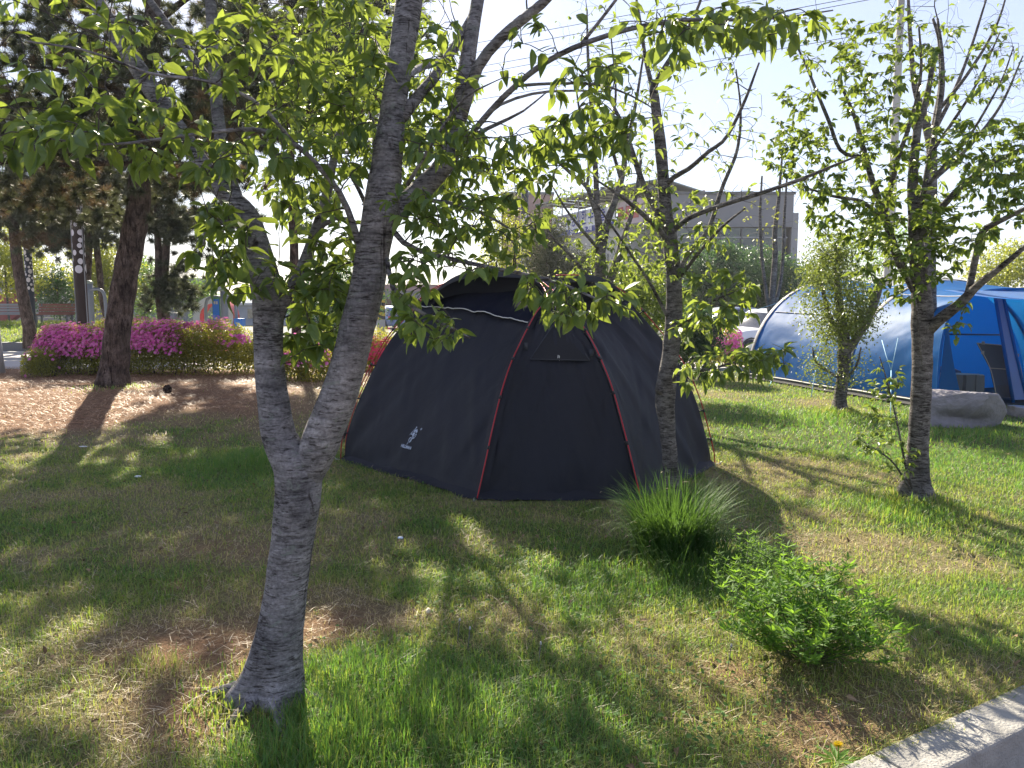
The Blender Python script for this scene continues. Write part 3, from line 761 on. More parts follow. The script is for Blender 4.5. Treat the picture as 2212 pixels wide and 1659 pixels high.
CL = [  # px centre, radii, depth range, twig ends, leaves per twig, leaf length
      (800, 80, 130, 100, 4.6, 7.5, 70, 6, .085), (700, 200, 120, 110, 4.4, 7.0, 70, 6, .085), (930, 200, 110, 110, 4.5, 7.5, 60, 6, .085), (900, 330, 110, 90, 4.2, 6.6, 60, 6, .085), (650, 400, 110, 90, 4.2, 6.6, 44, 5, .085), (1040, 400, 90, 70, 4.2, 6.0, 40, 6, .08), (820, -120, 300, 120, 4.6, 8, 90, 6, .085),
      (120, 60, 170, 110, 2.3, 3.4, 34, 3.6, .075), (90, 230, 150, 80, 2.1, 2.8, 24, 4, .088), (130, 300, 170, 45, 2.1, 2.7, 30, 4.6, .082), (320, 250, 130, 70, 2.2, 2.8, 26, 4.2, .085),
      (300, 110, 150, 100, 2.4, 3.5, 30, 3.6, .075), (420, 330, 140, 60, 2.3, 3.1, 40, 4.6, .078), (560, 130, 110, 140, 2.5, 3.6, 60, 4.2, .074), (620, 300, 90, 70, 2.5, 3.3, 28, 4.6, .078),
      (700, 90, 120, 110, 2.7, 3.8, 90, 4.5, .078), (760, 240, 70, 140, 2.8, 3.6, 70, 4.5, .075), (480, 520, 70, 90, 2.8, 3.4, 34, 5, .085), (530, 590, 80, 50, 2.9, 3.4, 24, 4, .085),
      (660, 430, 70, 90, 2.8, 3.4, 26, 4, .08), (700, 650, 70, 90, 3.0, 3.6, 60, 5.5, .078), (660, 740, 40, 50, 3.0, 3.4, 18, 5, .08), (730, 560, 60, 90, 3.0, 3.6, 40, 4.5, .078),
      (950, 160, 60, 130, 2.8, 3.5, 34, 4, .07), (960, 290, 100, 60, 2.7, 3.4, 46, 4.5, .07), (1060, 330, 130, 60, 2.6, 3.2, 40, 4, .068), (950, 460, 120, 70, 2.6, 3.2, 50, 4.5, .066), (1080, 470, 110, 60, 2.6, 3.1, 34, 4, .066),
      (990, 560, 150, 26, 2.5, 2.9, 34, 4, .058), (1170, 620, 70, 30, 2.45, 2.8, 22, 4.2, .058), (1270, 650, 100, 40, 2.4, 2.7, 34, 5, .064), (930, 700, 60, 40, 2.5, 2.9, 18, 5, .062), (880, 620, 50, 40, 2.6, 3.0, 16, 4.5, .065),
      (1180, 330, 130, 60, 2.6, 3.1, 30, 4, .072), (1290, 270, 120, 40, 2.55, 2.9, 26, 4.5, .072), (1180, 120, 120, 80, 2.6, 3.0, 16, 3, .07), (1300, 180, 130, 50, 2.5, 2.9, 22, 4, .072),
      (1470, 80, 80, 60, 2.4, 2.7, 16, 4, .068), (1640, 50, 130, 45, 2.2, 2.6, 34, 5.5, .066), (1380, 40, 120, 50, 2.4, 2.8, 14, 3.5, .07),
      (600, -150, 500, 130, 2.8, 4.2, 150, 5, .08), (1100, -150, 250, 120, 2.8, 3.8, 50, 4.5, .08), (150, -150, 250, 130, 2.6, 4.2, 60, 5, .085)]
def roots(c, r0, n, seed, reach=.34):
    rg = np.random.default_rng(seed); out = []
    for k in range(n):
        a = k * 6.283 / n + rg.uniform(-.4, .4); d = np.array([math.cos(a), math.sin(a), 0]); L_ = reach * rg.uniform(.6, 1.1)
        q = [c + d * r0 * .35 + np.array([0, 0, r0 * 1.1]), c + d * r0 * 1.0 + np.array([0, 0, r0 * .30]), c + d * (r0 + L_ * .5) + np.array([0, 0, .008]), c + d * (r0 + L_) + np.array([0, 0, -.03])]
        out.append(cm(np.array([[*q[0], r0 * .36], [*q[1], r0 * .30], [*q[2], r0 * .17], [*q[3], r0 * .07]]), 14))
    return out
LB += roots(b0, .115, 6, 3)
make_tree("cherry_tree", "large forked cherry tree in the foreground, its trunk splitting low before the dark tent", "tree", LB, CL, (M['cherry_bark'], M['cherry_leaf'], M['twig']), b0, 11, flare=0.28, barkbump=0.06)

bD = 9.2; bb = np.array([*P(748, 800, bD)[:2], 0.0]); bb[2] = float(gz(bb[0], bb[1]))  # added tree with a hidden trunk; its crown shades the lawn in front
make_tree("cherry_tree", "leafy cherry tree hidden behind the right stem of the big forked cherry", "tree",
          [limb([(738, 960, bD, 19), (748, 860, bD, 17), (768, 720, bD, 16), (790, 600, bD, 15), (806, 480, bD, 14), (812, 360, bD + .1, 12), (800, 220, bD + .2, 9), (790, 80, bD + .3, 6)]),
           limb([(806, 480, bD, 10), (770, 400, bD - .4, 9), (720, 320, bD - .8, 7), (670, 250, bD - 1.1, 4)]), limb([(810, 420, bD, 9), (850, 340, bD + .5, 8), (900, 260, bD + 1, 5)]), limb([(812, 340, bD, 8), (740, 240, bD + .5, 7), (680, 130, bD + .9, 4)]), limb([(803, 240, bD + .2, 7), (860, 140, bD - .3, 6), (930, 60, bD - .7, 4)])],
          [(720, 300, 110, 100, bD - 1.6, bD + 1.2, 80, 9, .085), (830, 280, 110, 110, bD - 1.4, bD + 1.4, 90, 9, .085), (740, 150, 120, 100, bD - 1.4, bD + 1.4, 100, 9, .085), (870, 130, 110, 100, bD - 1.4, bD + 1.2, 80, 9, .085), (780, 20, 160, 80, bD - 1, bD + 1, 60, 9, .085), (690, 430, 60, 60, bD - 1.2, bD + .6, 36, 8, .08), (930, 380, 70, 70, bD - 1, bD + .8, 36, 8, .08)],
          (M['cherry_bark_far'], M['cherry_leaf'], M['twig']), bb, 74, rmax=.010, leaf=dict(detail=1))

# ------------------------------------------------------------------ cherry beside the tent
b1 = G(1455, 1085); D1 = b1[1]
LB = [limb([(1457, 1090, D1, 40), (1450, 1020, D1, 34), (1442, 930, D1, 34), (1437, 850, D1, 44), (1446, 780, D1, 36), (1455, 700, D1, 36), (1456, 610, D1, 34), (1450, 540, D1, 32), (1438, 450, D1, 26), (1430, 350, D1, 25), (1420, 260, D1, 22), (1410, 180, D1, 17)]),
      limb([(1440, 850, D1, 20), (1424, 846, D1 - .06, 14), (1418, 840, D1 - .1, 8)], 6),
      limb([(1452, 500, D1, 12), (1490, 470, D1 - .15, 11), (1560, 443, D1 - .35, 10), (1640, 418, D1 - .55, 9), (1728, 388, D1 - .7, 8), (1800, 358, D1 - .85, 6), (1850, 338, D1 - .95, 4)]),
      limb([(1452, 560, D1, 14), (1433, 507, D1 - .1, 11), (1382, 457, D1 - .25, 10), (1338, 421, D1 - .35, 7), (1290, 390, D1 - .4, 4)]),
      limb([(1440, 500, D1, 15), (1415, 450, D1 + .1, 14), (1390, 400, D1 + .2, 13), (1366, 330, D1 + .3, 12), (1345, 270, D1 + .35, 9), (1310, 200, D1 + .4, 5)]),
      limb([(1437, 400, D1, 12), (1460, 380, D1 - .1, 11), (1490, 363, D1 - .2, 10), (1530, 328, D1 - .3, 9), (1568, 298, D1 - .4, 8), (1608, 220, D1 - .5, 7), (1640, 135, D1 - .6, 4)]),
      limb([(1456, 610, D1, 14), (1485, 552, D1 + .1, 11), (1530, 495, D1 + .2, 10), (1560, 405, D1 + .3, 9), (1592, 325, D1 + .4, 7), (1600, 240, D1 + .5, 5), (1590, 150, D1 + .6, 3)]),
      limb([(1468, 600, D1, 10), (1510, 545, D1 - .2, 8), (1560, 490, D1 - .3, 6), (1610, 450, D1 - .4, 4)]),
      limb([(1412, 190, D1, 13), (1430, 155, D1 - .1, 11), (1475, 83, D1 - .2, 9), (1510, 10, D1 - .3, 6), (1530, -60, D1 - .4, 4)]),
      limb([(1412, 200, D1, 11), (1395, 130, D1 + .15, 9), (1385, 60, D1 + .3, 7), (1370, -30, D1 + .4, 4)]),
      limb([(1445, 690, D1 - .02, 8), (1406, 615, D1 - .1, 7), (1370, 560, D1 - .2, 6), (1330, 500, D1 - .3, 5), (1280, 430, D1 - .4, 3)]),
      limb([(1448, 810, D1, 8), (1490, 805, D1 - .3, 7), (1560, 790, D1 - .6, 6), (1630, 772, D1 - .9, 4), (1690, 765, D1 - 1.1, 2.5)]),
      limb([(1455, 720, D1, 8), (1490, 690, D1 - .3, 7), (1540, 650, D1 - .6, 5), (1590, 630, D1 - .8, 3)])]
CL = [(1560, 640, 75, 60, 5.2, 5.9, 46, 5, .10), (1500, 700, 60, 40, 5.4, 6, 20, 4, .095), (1580, 785, 110, 30, 4.9, 5.6, 40, 5, .10), (1660, 770, 50, 25, 4.8, 5.2, 14, 5, .10), (1500, 810, 40, 25, 5.4, 6, 10, 4, .095),
      (1480, 600, 45, 60, 5.8, 6.5, 22, 4, .085), (1520, 540, 60, 60, 5.8, 6.5, 22, 3.5, .08), (1400, 540, 60, 80, 5.8, 6.6, 34, 3.5, .075), (1500, 480, 70, 60, 5.8, 6.8, 34, 4, .075), (1400, 300, 90, 150, 5.6, 6.8, 80, 2.2, .07), (1560, 250, 90, 140, 5.5, 6.8, 80, 1.3, .065),
      (1450, 80, 110, 90, 5.7, 6.6, 70, 2.0, .07), (1310, 330, 70, 110, 5.6, 6.4, 36, 2.0, .075), (1660, 420, 120, 30, 5.2, 5.9, 26, 0.6, .07), (1440, 440, 60, 50, 5.9, 6.4, 18, 2.5, .08), (1450, -120, 250, 80, 5.6, 6.8, 40, 3, .08)]
make_tree("cherry_tree", "slender crooked cherry tree standing right in front of the dark tent's side", "tree", LB, CL, (M['cherry_bark_far'], M['cherry_leaf'], M['twig']), b1, 12, rmax=.010, flare=0.2, barkbump=0.12)

# ------------------------------------------------------------------ plum tree on the right
b2 = G(1980, 1082); D2 = b2[1]
LB = [limb([(1978, 1090, D2, 64), (1982, 1020, D2, 46), (1984, 940, D2, 42), (1990, 850, D2, 41), (1992, 760, D2, 42), (1992, 680, D2, 44), (1988, 610, D2, 36), (1980, 540, D2, 30), (1974, 460, D2, 24), (1972, 380, D2, 20), (1982, 280, D2, 17), (2000, 220, D2, 13), (2015, 140, D2, 9)]),
      limb([(1998, 720, D2, 26), (2030, 690, D2 - .12, 24), (2075, 655, D2 - .25, 22), (2108, 620, D2 - .35, 18), (2158, 580, D2 - .5, 13), (2195, 550, D2 - .6, 10), (2260, 490, D2 - .75, 7)]),
      limb([(2090, 640, D2 - .3, 15), (2108, 553, D2 - .3, 14), (2122, 500, D2 - .32, 14), (2165, 475, D2 - .4, 12), (2215, 450, D2 - .5, 9), (2280, 420, D2 - .6, 6)]),
      limb([(1985, 640, D2, 22), (1962, 600, D2 + .05, 20), (1938, 553, D2 + .1, 18), (1908, 460, D2 + .2, 15), (1885, 393, D2 + .3, 13), (1868, 333, D2 + .35, 11), (1845, 250, D2 + .45, 8), (1810, 170, D2 + .55, 5)]),
      limb([(1910, 465, D2 + .2, 12), (1925, 400, D2 + .1, 11), (1942, 333, D2, 10), (1958, 290, D2 - .05, 9), (1980, 215, D2 - .15, 8), (1990, 140, D2 - .2, 6), (1985, 60, D2 - .3, 4)]),
      limb([(1912, 470, D2 + .2, 10), (1880, 448, D2 + .1, 9), (1855, 433, D2, 8), (1800, 424, D2 - .1, 6), (1740, 405, D2 - .2, 4)]),
      limb([(1870, 340, D2 + .35, 9), (1818, 327, D2 + .3, 8), (1790, 260, D2 + .3, 8), (1765, 200, D2 + .35, 7), (1735, 127, D2 + .4, 5), (1700, 60, D2 + .5, 3)]),
      limb([(1980, 530, D2, 18), (2010, 478, D2 - .1, 15), (2050, 430, D2 - .2, 14), (2092, 390, D2 - .3, 12), (2150, 350, D2 - .45, 10), (2212, 318, D2 - .6, 8), (2280, 270, D2 - .7, 5)]),
      limb([(1978, 520, D2, 14), (1990, 440, D2 + .15, 12), (2010, 330, D2 + .25, 11), (2030, 220, D2 + .35, 10), (2035, 120, D2 + .4, 7), (2025, 40, D2 + .45, 5)]),
      limb([(2005, 340, D2 + .2, 8), (2060, 260, D2 + .1, 7), (2110, 180, D2, 5), (2160, 70, D2 - .1, 3)]),
      limb([(1975, 450, D2, 9), (2020, 380, D2 - .2, 7), (2090, 300, D2 - .35, 6), (2160, 180, D2 - .5, 4), (2190, 100, D2 - .6, 2.5)]),
      limb([(1972, 1060, D2 - .06, 6), (1955, 1000, D2 - .15, 5), (1935, 900, D2 - .25, 4), (1915, 820, D2 - .3, 3), (1900, 770, D2 - .3, 2)]),
      limb([(1968, 1060, D2 - .06, 5), (1930, 1000, D2 - .2, 4), (1890, 970, D2 - .35, 3), (1850, 945, D2 - .45, 2)]),
      limb([(1994, 800, D2 - .05, 4), (1975, 640, D2 - .2, 5), (1945, 560, D2 - .3, 4)])]
LB += roots(b2, .11, 5, 8)
pl = dict(aspect=0.62, droop=0.15, detail=1, hang=0.25, spread=0.6)
CL = [(1920, 170, 110, 160, 5.6, 6.8, 131, 7.4, 0.069), (1780, 110, 80, 90, 5.9, 6.9, 50, 6.1, 0.067), (1730, 250, 70, 70, 6.1, 6.9, 40, 6.8, 0.067), (1780, 340, 110, 70, 5.8, 6.9, 77, 7.4, 0.067), (1960, 330, 110, 100, 5.6, 6.8, 80, 7.4, 0.069),
      (1700, 330, 60, 50, 6.2, 7.0, 25, 5.4, 0.065), (1840, 460, 110, 70, 5.7, 6.8, 87, 8.1, 0.069), (1960, 480, 90, 80, 5.5, 6.6, 72, 8.1, 0.072), (2070, 470, 90, 80, 5.4, 6.4, 75, 8.1, 0.072), (2140, 320, 100, 70, 5.2, 6.2, 82, 8.1, 0.074), (2190, 400, 60, 80, 5.1, 6.0, 45, 8.1, 0.074),
      (2100, 140, 80, 130, 5.4, 6.4, 42, 4.1, 0.067), (2180, 150, 50, 80, 5.2, 6.2, 32, 1.4, 0.062), (1890, 560, 90, 50, 5.7, 6.6, 45, 6.8, 0.067), (2020, 570, 60, 40, 5.6, 6.3, 27, 6.8, 0.067), (1940, 620, 60, 40, 5.7, 6.3, 20, 6.8, 0.067), (2070, 680, 20, 50, 5.7, 6.0, 10, 5.4, 0.067),
      (1915, 860, 40, 90, 5.8, 6.2, 32, 6.1, 0.062), (1940, 970, 40, 60, 5.9, 6.2, 20, 5.4, 0.056), (1880, 955, 40, 25, 5.6, 6.0, 11, 5.4, 0.056), (1960, -100, 250, 90, 5.4, 6.8, 75, 6.8, 0.073)]
make_tree("plum_tree", "round leaved tree with a low knot and leafy shoots at its foot, beside the boulder", "tree", LB, CL, (M['cherry_bark_far'], M['plum_leaf'], M['twig']), b2, 13, leaf=pl, rmax=.009, flare=0.35, barkbump=0.14)

# ------------------------------------------------------------------ small bushy tree in front of the blue tent
b3 = G(1815, 892); D3 = b3[1]
LB = [limb([(1814, 896, D3, 32), (1816, 850, D3, 26), (1822, 800, D3, 24), (1824, 760, D3, 28), (1820, 710, D3, 22), (1812, 650, D3, 15), (1808, 590, D3, 10), (1806, 530, D3, 6)]),
      limb([(1826, 765, D3, 18), (1850, 730, D3 - .1, 17), (1872, 695, D3 - .15, 17), (1890, 650, D3 - .2, 17), (1900, 615, D3 - .2, 15), (1908, 600, D3 - .2, 9)]),
      limb([(1818, 720, D3, 12), (1795, 690, D3, 10), (1780, 640, D3 + .1, 8), (1770, 590, D3 + .2, 5)]),
      limb([(1820, 820, D3, 7), (1785, 800, D3 - .1, 6), (1762, 780, D3 - .2, 5), (1755, 750, D3 - .2, 3)]),
      limb([(1826, 820, D3, 6), (1850, 790, D3 - .2, 5), (1860, 750, D3 - .3, 3)])]
CL = [(1808, 640, 74, 104, D3 - .6, D3 + .6, 190, 9, .056), (1780, 580, 40, 40, D3 - .4, D3 + .5, 50, 8, .052), (1820, 700, 60, 40, D3 - .6, D3 + .4, 70, 8, .05), (1775, 790, 32, 45, D3 - .5, D3 + .2, 40, 7, .045), (1845, 800, 22, 40, D3 - .4, D3 + .2, 18, 7, .045), (1860, 660, 30, 60, D3 - .5, D3 + .3, 36, 7, .05), (1800, 530, 50, 40, D3 - .4, D3 + .4, 40, 7, .052)]
make_tree("ornamental_tree", "small bushy tree with a pruned side limb, in front of the blue tent's middle", "tree", LB, CL, (M['cherry_bark_far'], M['bush_leaf'], M['twig']), b3, 14, leaf=dict(aspect=0.5, droop=0.1, detail=0, hang=0.0, spread=0.9), puff=(24, .12), rmax=.010, flare=0.2, barkbump=0.14)

# ------------------------------------------------------------------ dark dome tent
M['tent'] = fabric("dark tent cloth", (0.0155, 0.0165, 0.024), rough=0.6, sheen=0.0, bump=0.2, wscale=3.4, spec=0.22)
M['tent_roof'] = fabric("matt dark roof cloth", (0.0125, 0.014, 0.024), rough=0.9, sheen=0.0, bump=0.25, wscale=4.0, spec=0.02)
M['tent_grey'] = fabric("grey tent cloth", (0.055, 0.058, 0.07), rough=0.7, sheen=0.0, bump=0.25, spec=.1)
M['tent_mesh'] = fabric("black window mesh", (0.009, 0.009, 0.012), rough=0.8, sheen=0.05, bump=0.15)
M['pole_red'] = plain("red anodised pole", (0.42, 0.02, 0.03), 0.3, metal=0.35, var=0.08)
M['black_plastic'] = plain("black plastic", (0.012, 0.012, 0.014), 0.45)
M['white_cord'] = plain("white piping", (0.62, 0.61, 0.58), 0.7)
M['print_white'] = plain("pale print", (0.42, 0.47, 0.58), 0.6, var=0.05)
M['steel'] = plain("bright steel", (0.6, 0.6, 0.6), 0.3, metal=0.8)
tb = np.array([0.25, 8.0, 0.0])
TOP = np.array([0.25, 8.0, 1.90])
def onground(p):
    return np.array([p[0], p[1], float(gz(p[0], p[1]))])
f1, f2 = G(1030, 1080), G(1385, 1080)
RIB = {
 'L': [onground((-1.80, 8.0)), (-1.765, 8, .27), (-1.60, 8, .72), (-1.32, 8, 1.24), (-.98, 8, 1.64), (-.80, 8, 1.79), (-.40, 8, 1.92), (-.05, 8, 1.925), TOP],
 'R': [onground((2.08, 7.8)), (2.05, 7.8, .18), (1.90, 7.82, .70), (1.70, 7.85, 1.10), (1.38, 7.88, 1.50), (1.12, 7.92, 1.76), (.80, 7.96, 1.90), (.5, 8, 1.92), TOP],
 'F1': [f1, P(1048, 1000, f1[1] + .05), P(1065, 920, f1[1] + .14), P(1088, 830, f1[1] + .28), P(1112, 765, f1[1] + .45), P(1155, 680, f1[1] + .85), P(1182, 640, f1[1] + 1.15), TOP],
 'F2': [f2, P(1366, 1000, f2[1] + .05), P(1346, 920, f2[1] + .14), P(1325, 845, f2[1] + .28), P(1303, 787, f2[1] + .42), P(1270, 720, f2[1] + .66), P(1228, 662, f2[1] + .98), P(1205, 636, f2[1] + 1.18), TOP],
 'B1': [onground((1.3, 9.6)), (1.28, 9.55, .3), (1.15, 9.4, .95), (.9, 9.0, 1.5), (.6, 8.5, 1.83), TOP],
 'B2': [onground((-.9, 9.7)), (-.88, 9.65, .3), (-.75, 9.4, .95), (-.45, 9.0, 1.5), (-.1, 8.5, 1.83), TOP]}
RIB = {k: cm(np.array([list(p) for p in v]), 90) for k, v in RIB.items()}
def inset(r, d=0.045):
    c = np.array([0.25, 8.0, 0.5])
    v = norm(r - c)
    w = ss(1.0, 0.86, np.linspace(0, 1, len(r)))[:, None]
    return r - v * d * w
def panel(a, b, m=70, sag=0.05, seed=1, wr=0.036):
    A, B = inset(RIB[a]), inset(RIB[b])
    t = np.linspace(0, 1, m)[None, :, None]
    V = A[:, None, :] * (1 - t) + B[:, None, :] * t
    s = np.linspace(0, 1, len(A))[:, None]
    c = np.array([0.25, 8.0, 0.3])
    inn = norm(c - V)
    tt = t[..., 0]
    k = np.sin(np.pi * tt) * np.sin(np.pi * np.clip(s * 1.05, 0, 1)) ** 0.7
    bulge = -sag * k
    # tension folds running from the lower corners and along the poles
    f = (fbm(np.stack([tt * 11 + s * 6, s * 1.8 + 0 * tt], -1), seed, 3) - 0.5) + 0.8 * (fbm(np.stack([tt * 9 - s * 8, s * 1.5 + 0 * tt], -1), seed + 5, 3) - 0.5)
    f = f - .9 * np.abs(fbm(np.stack([tt * 6 + s * 3, s * 2.4 - tt * 2], -1), seed + 11, 2) - .5)
    edge = np.minimum(tt, 1 - tt)
    f = f * ss(0, 0.06, edge) * (0.45 + 0.9 * np.exp(-edge * 7)) * ss(0, 0.05, s) * ss(.98, .72, s)
    V = V - inn * (bulge + 2.0 * wr * f)[..., None]
    # loose hem resting on the grass
    hem = np.exp(-s * 22)
    V[..., 1] += (hem * 0.04 * (vnoise(np.stack([tt * 13, tt * 0], -1), seed) - 0.5))
    V[..., 2] = np.maximum(V[..., 2], gz(V[..., 0], V[..., 1]) + 0.004)
    return V
tent = thing("dome_tent", tb, "large dark charcoal dome tent with red poles pitched on the lawn", "tent")
PAN = {}
for a, b, nm, sd, sg in (('L', 'F1', 'wall_panel', 1, .05), ('F1', 'F2', 'door_panel', 2, .03), ('F2', 'R', 'wall_panel', 3, .06), ('R', 'B1', 'wall_panel', 4, .04), ('B1', 'B2', 'wall_panel', 5, .04), ('B2', 'L', 'wall_panel', 6, .04)):
    V = panel(a, b, seed=sd, sag=sg)
    PAN[a + b] = V
    mb = MB(); mb.grid(V)
    o = mb.build(nm, M['tent'], tent, origin=tb)
    if a == 'L': PANEL_LF = o
    if a == 'F1': DOOR = o
# hem skirt on the grass
mb = MB()
loop = [inset(RIB[k])[0] for k in ('L', 'F1', 'F2', 'R', 'B1', 'B2', 'L')]
for i in range(6):
    a, b = loop[i], loop[i + 1]
    t = np.linspace(0, 1, 40)[:, None]
    q = a * (1 - t) + b * t
    out = norm(q - tb) * np.array([1, 1, 0])
    wv = 0.05 + 0.05 * vnoise(np.stack([t[:, 0] * 12 + i * 9, t[:, 0] * 0], -1), 3)
    e = q + out * wv[:, None]
    q = q - out * .03 + np.array([0, 0, .06]); 
    e[:, 2] = gz(e[:, 0], e[:, 1]) + 0.004 + 0.012 * vnoise(np.stack([t[:, 0] * 20 + i * 9, t[:, 0] * 0], -1), 8)
    mb.grid(np.stack([q, (q + e) / 2 - np.array([0, 0, .012]), e]))
mb.build("hem", M['tent'], tent, origin=tb)
# poles with clips
def pole_line(k): return RIB[k]
for k, n0, clips in (('L', 56, (.1, .22, .34, .48, .6)), ('R', 56, (.1, .2, .33, .46, .6)), ('F1', 56, (.16, .32, .46, .6)), ('F2', 56, (.17, .33, .46, .58, .7)), ('B1', 56, (.2, .4, .6)), ('B2', 56, (.2, .4, .6))):
    mb = MB(); r = RIB[k][:84]
    mb.tube(r, 0.0058, seg=8)
    po = mb.build("pole", M['pole_red'], tent, origin=tb)
    A = inset(RIB[k])
    for c in clips:
        i = int(c * 89)
        p0, p1 = RIB[k][i], A[i]
        d = norm(RIB[k][i + 1] - RIB[k][i - 1])
        cb = MB()
        cb.tube([p0 - d * .016, p0 + d * .016], 0.011, seg=8)
        cb.tube([p0, p1], 0.008, seg=6)
        cb.build("clip", M['black_plastic'], po, origin=tb)
# second thinner guy pole seen beside the left pole
mb = MB(); mb.tube(RIB['L'][:70] + np.array([0.0, .22, .0]), 0.0055, seg=8); mb.build("pole", M['pole_red'], tent, origin=tb)
# reinforcing strips beside the two front poles
def strip(key, t0, t1, s0, s1, off, name, mat):
    V = PAN[key]; n, m = V.shape[:2]
    i0, i1 = int(s0 * (n - 1)), int(s1 * (n - 1))
    j = np.linspace(t0, t1, 5) * (m - 1)
    j0 = np.minimum(j.astype(int), m - 2); fr = (j - j0)[None, :, None]
    U = V[i0:i1, j0] * (1 - fr) + V[i0:i1, j0 + 1] * fr
    nn = norm(U - np.array([0.25, 8.0, 0.3]))
    mb = MB(); mb.slab(U + nn * off, 0.004)
    return mb.build(name, mat, tent, origin=tb)
strip('F2R', 0.0, 0.055, 0.05, .8, .022, "edge_strip", M['tent_grey'])
strip('LF1', 0.965, 1.0, 0.05, .8, .022, "edge_strip", M['tent'])
strip('F1F2', 0.0, 0.05, 0.05, .8, .02, "edge_strip", M['tent'])
# door window: a sheet of mesh in a triangular frame, with its zip
def panel_at(key, px, py):
    V = PAN[key]; q = proj(V)
    d = np.hypot(q[..., 0] - px, q[..., 1] - py)
    i, j = np.unravel_index(np.argmin(d), d.shape)
    i = np.clip(i, 1, V.shape[0] - 2); j = np.clip(j, 1, V.shape[1] - 2)
    p = V[i, j]
    du, dv = norm(V[i, j + 1] - V[i, j - 1]), norm(V[i + 1, j] - V[i - 1, j])
    nrm = norm(np.cross(du, dv))
    if nrm[1] > 0: nrm = -nrm
    # exact point on the tangent plane
    r_ = ray(px, py); o_ = np.array([0, 0, CAMZ])
    tt = np.dot(p - o_, nrm) / np.dot(r_, nrm)
    return o_ + r_ * tt, du, norm(np.cross(nrm, du)), nrm
top, lft, rgt = panel_at('F1F2', 1203, 690)[0], panel_at('F1F2', 1143, 778)[0], panel_at('F1F2', 1272, 781)[0]
up2 = panel_at('F1F2', 1214, 692)[0]
nrm = panel_at('F1F2', 1205, 740)[3]
mb = MB()
rows = []
for k in np.linspace(0, 1, 8):
    a = top * (1 - k) + lft * k; b = up2 * (1 - k) + rgt * k
    rows.append([a * (1 - t) + b * t + nrm * (0.012) for t in np.linspace(0, 1, 10)])
mb.slab(np.array(rows), 0.004)
win = mb.build("window", M['tent_mesh'], DOOR, origin=tb)
mb = MB()
for a, b in ((top, lft), (lft, rgt), (rgt, up2)):
    mb.tube([a + nrm * .014, (a + b) / 2 + nrm * .016, b + nrm * .014], 0.0055, seg=6)
mb.build("window_binding", M['tent_grey'], DOOR, origin=tb)
mb = MB()
zp = panel_at('F1F2', 1203, 776)[0] + nrm * .02
mb.tube([zp + (0, 0, .025), zp + (-.004, 0, -.02)], .004, seg=5); mb.tube([zp + (.01, 0, .02), zp + (.012, 0, -.025)], .004, seg=5)
mb.build("zip_pull", M['white_cord'], DOOR, origin=tb)
# grey webbing tabs at the door's shoulders
for px, py in ((1132, 752), (1274, 768)):
    p, du, dv, nn = panel_at('F1F2', px, py)
    mb = MB(); mb.box(p + nn * .03, (.035, .012, .07), attr=.5); mb.build("tab", M['tent_grey'], tent, origin=tb)
# vent flap over the front left wall, edged with white piping
V = PAN['LF1']; n, m = V.shape[:2]
i0 = int(.60 * n)
lo = []
for j in range(m):
    f = j / (m - 1)
    ii = .585 + .035 * math.sin(f * 3.1) + .06 * f ** 3
    lo.append(ii)
U = []
for k in np.linspace(0, 1, 14):
    row = []
    for j in range(m):
        ii = (lo[j] + (0.93 - lo[j]) * k) * (n - 1); a = int(ii); fr = ii - a
        row.append(V[a, j] * (1 - fr) + V[min(a + 1, n - 1), j] * fr)
    U.append(row)
U = np.array(U); nn = norm(U - np.array([0.25, 8.0, 0.3]))
pf = np.exp(-np.linspace(0, 3, 14))[:, None]
fw = 0.018 + 0.022 * pf * np.sin(np.linspace(0, 1, m) * np.pi)[None, :] + 0.012 * (fbm(np.stack(np.meshgrid(np.linspace(0, 9, m), np.linspace(0, 4, 14)), -1), 4, 2) - .5)
U = U + nn * fw[..., None]
mb = MB(); mb.slab(U, 0.004)
fl = mb.build("vent_flap", M['tent_roof'], tent, origin=tb)
mb = MB(); mb.tube(U[0] + np.array([0, -.006, -.003]), 0.005, seg=6); mb.build("piping", M['white_cord'], fl, origin=tb)
# the two raised brows over the roof vents
def brow(pts, D, back, name="vent_hood"):
    a = cm(np.array([P(x, y, d) for x, y, d in pts]), 28)
    mb = MB()
    bk = a + np.array(back)
    dn = np.linspace(0, 1, 28); k = np.sin(dn * np.pi)
    a2 = a.copy(); a2[:, 2] -= 0.06 * k; a2[:, 1] += .004
    mb.slab(np.stack([a2, a + np.array([0, -.012, 0]), (a + bk) / 2 + np.array([0, 0, .01]), bk]), 0.005)
    o = mb.build(name, M['tent_grey'], tent, origin=tb)
    # cloth from the brow down to the wall below
    lowr = a.copy(); lowr[:, 2] -= 0.05 + .16 * k; lowr[:, 1] += 0.10 * k + .03
    mb = MB(); mb.grid(np.stack([a2 + np.array([0, .01, .0]), (a2 + lowr) / 2 + np.array([0, .03, 0]), lowr]))
    mb.build("hood_lining", M['tent'], o, origin=tb)
    return o
brow([(925, 652, 7.75), (958, 614, 7.70), (1000, 591, 7.66), (1050, 585, 7.62), (1110, 590, 7.56), (1150, 603, 7.5), (1172, 622, 7.44)], 7.6, (0.0, .30, -.02))
brow([(1192, 634, 7.35), (1212, 611, 7.36), (1240, 598, 7.38), (1270, 594, 7.42), (1300, 601, 7.48), (1328, 618, 7.56), (1352, 642, 7.64)], 7.45, (0.0, .34, -.02))
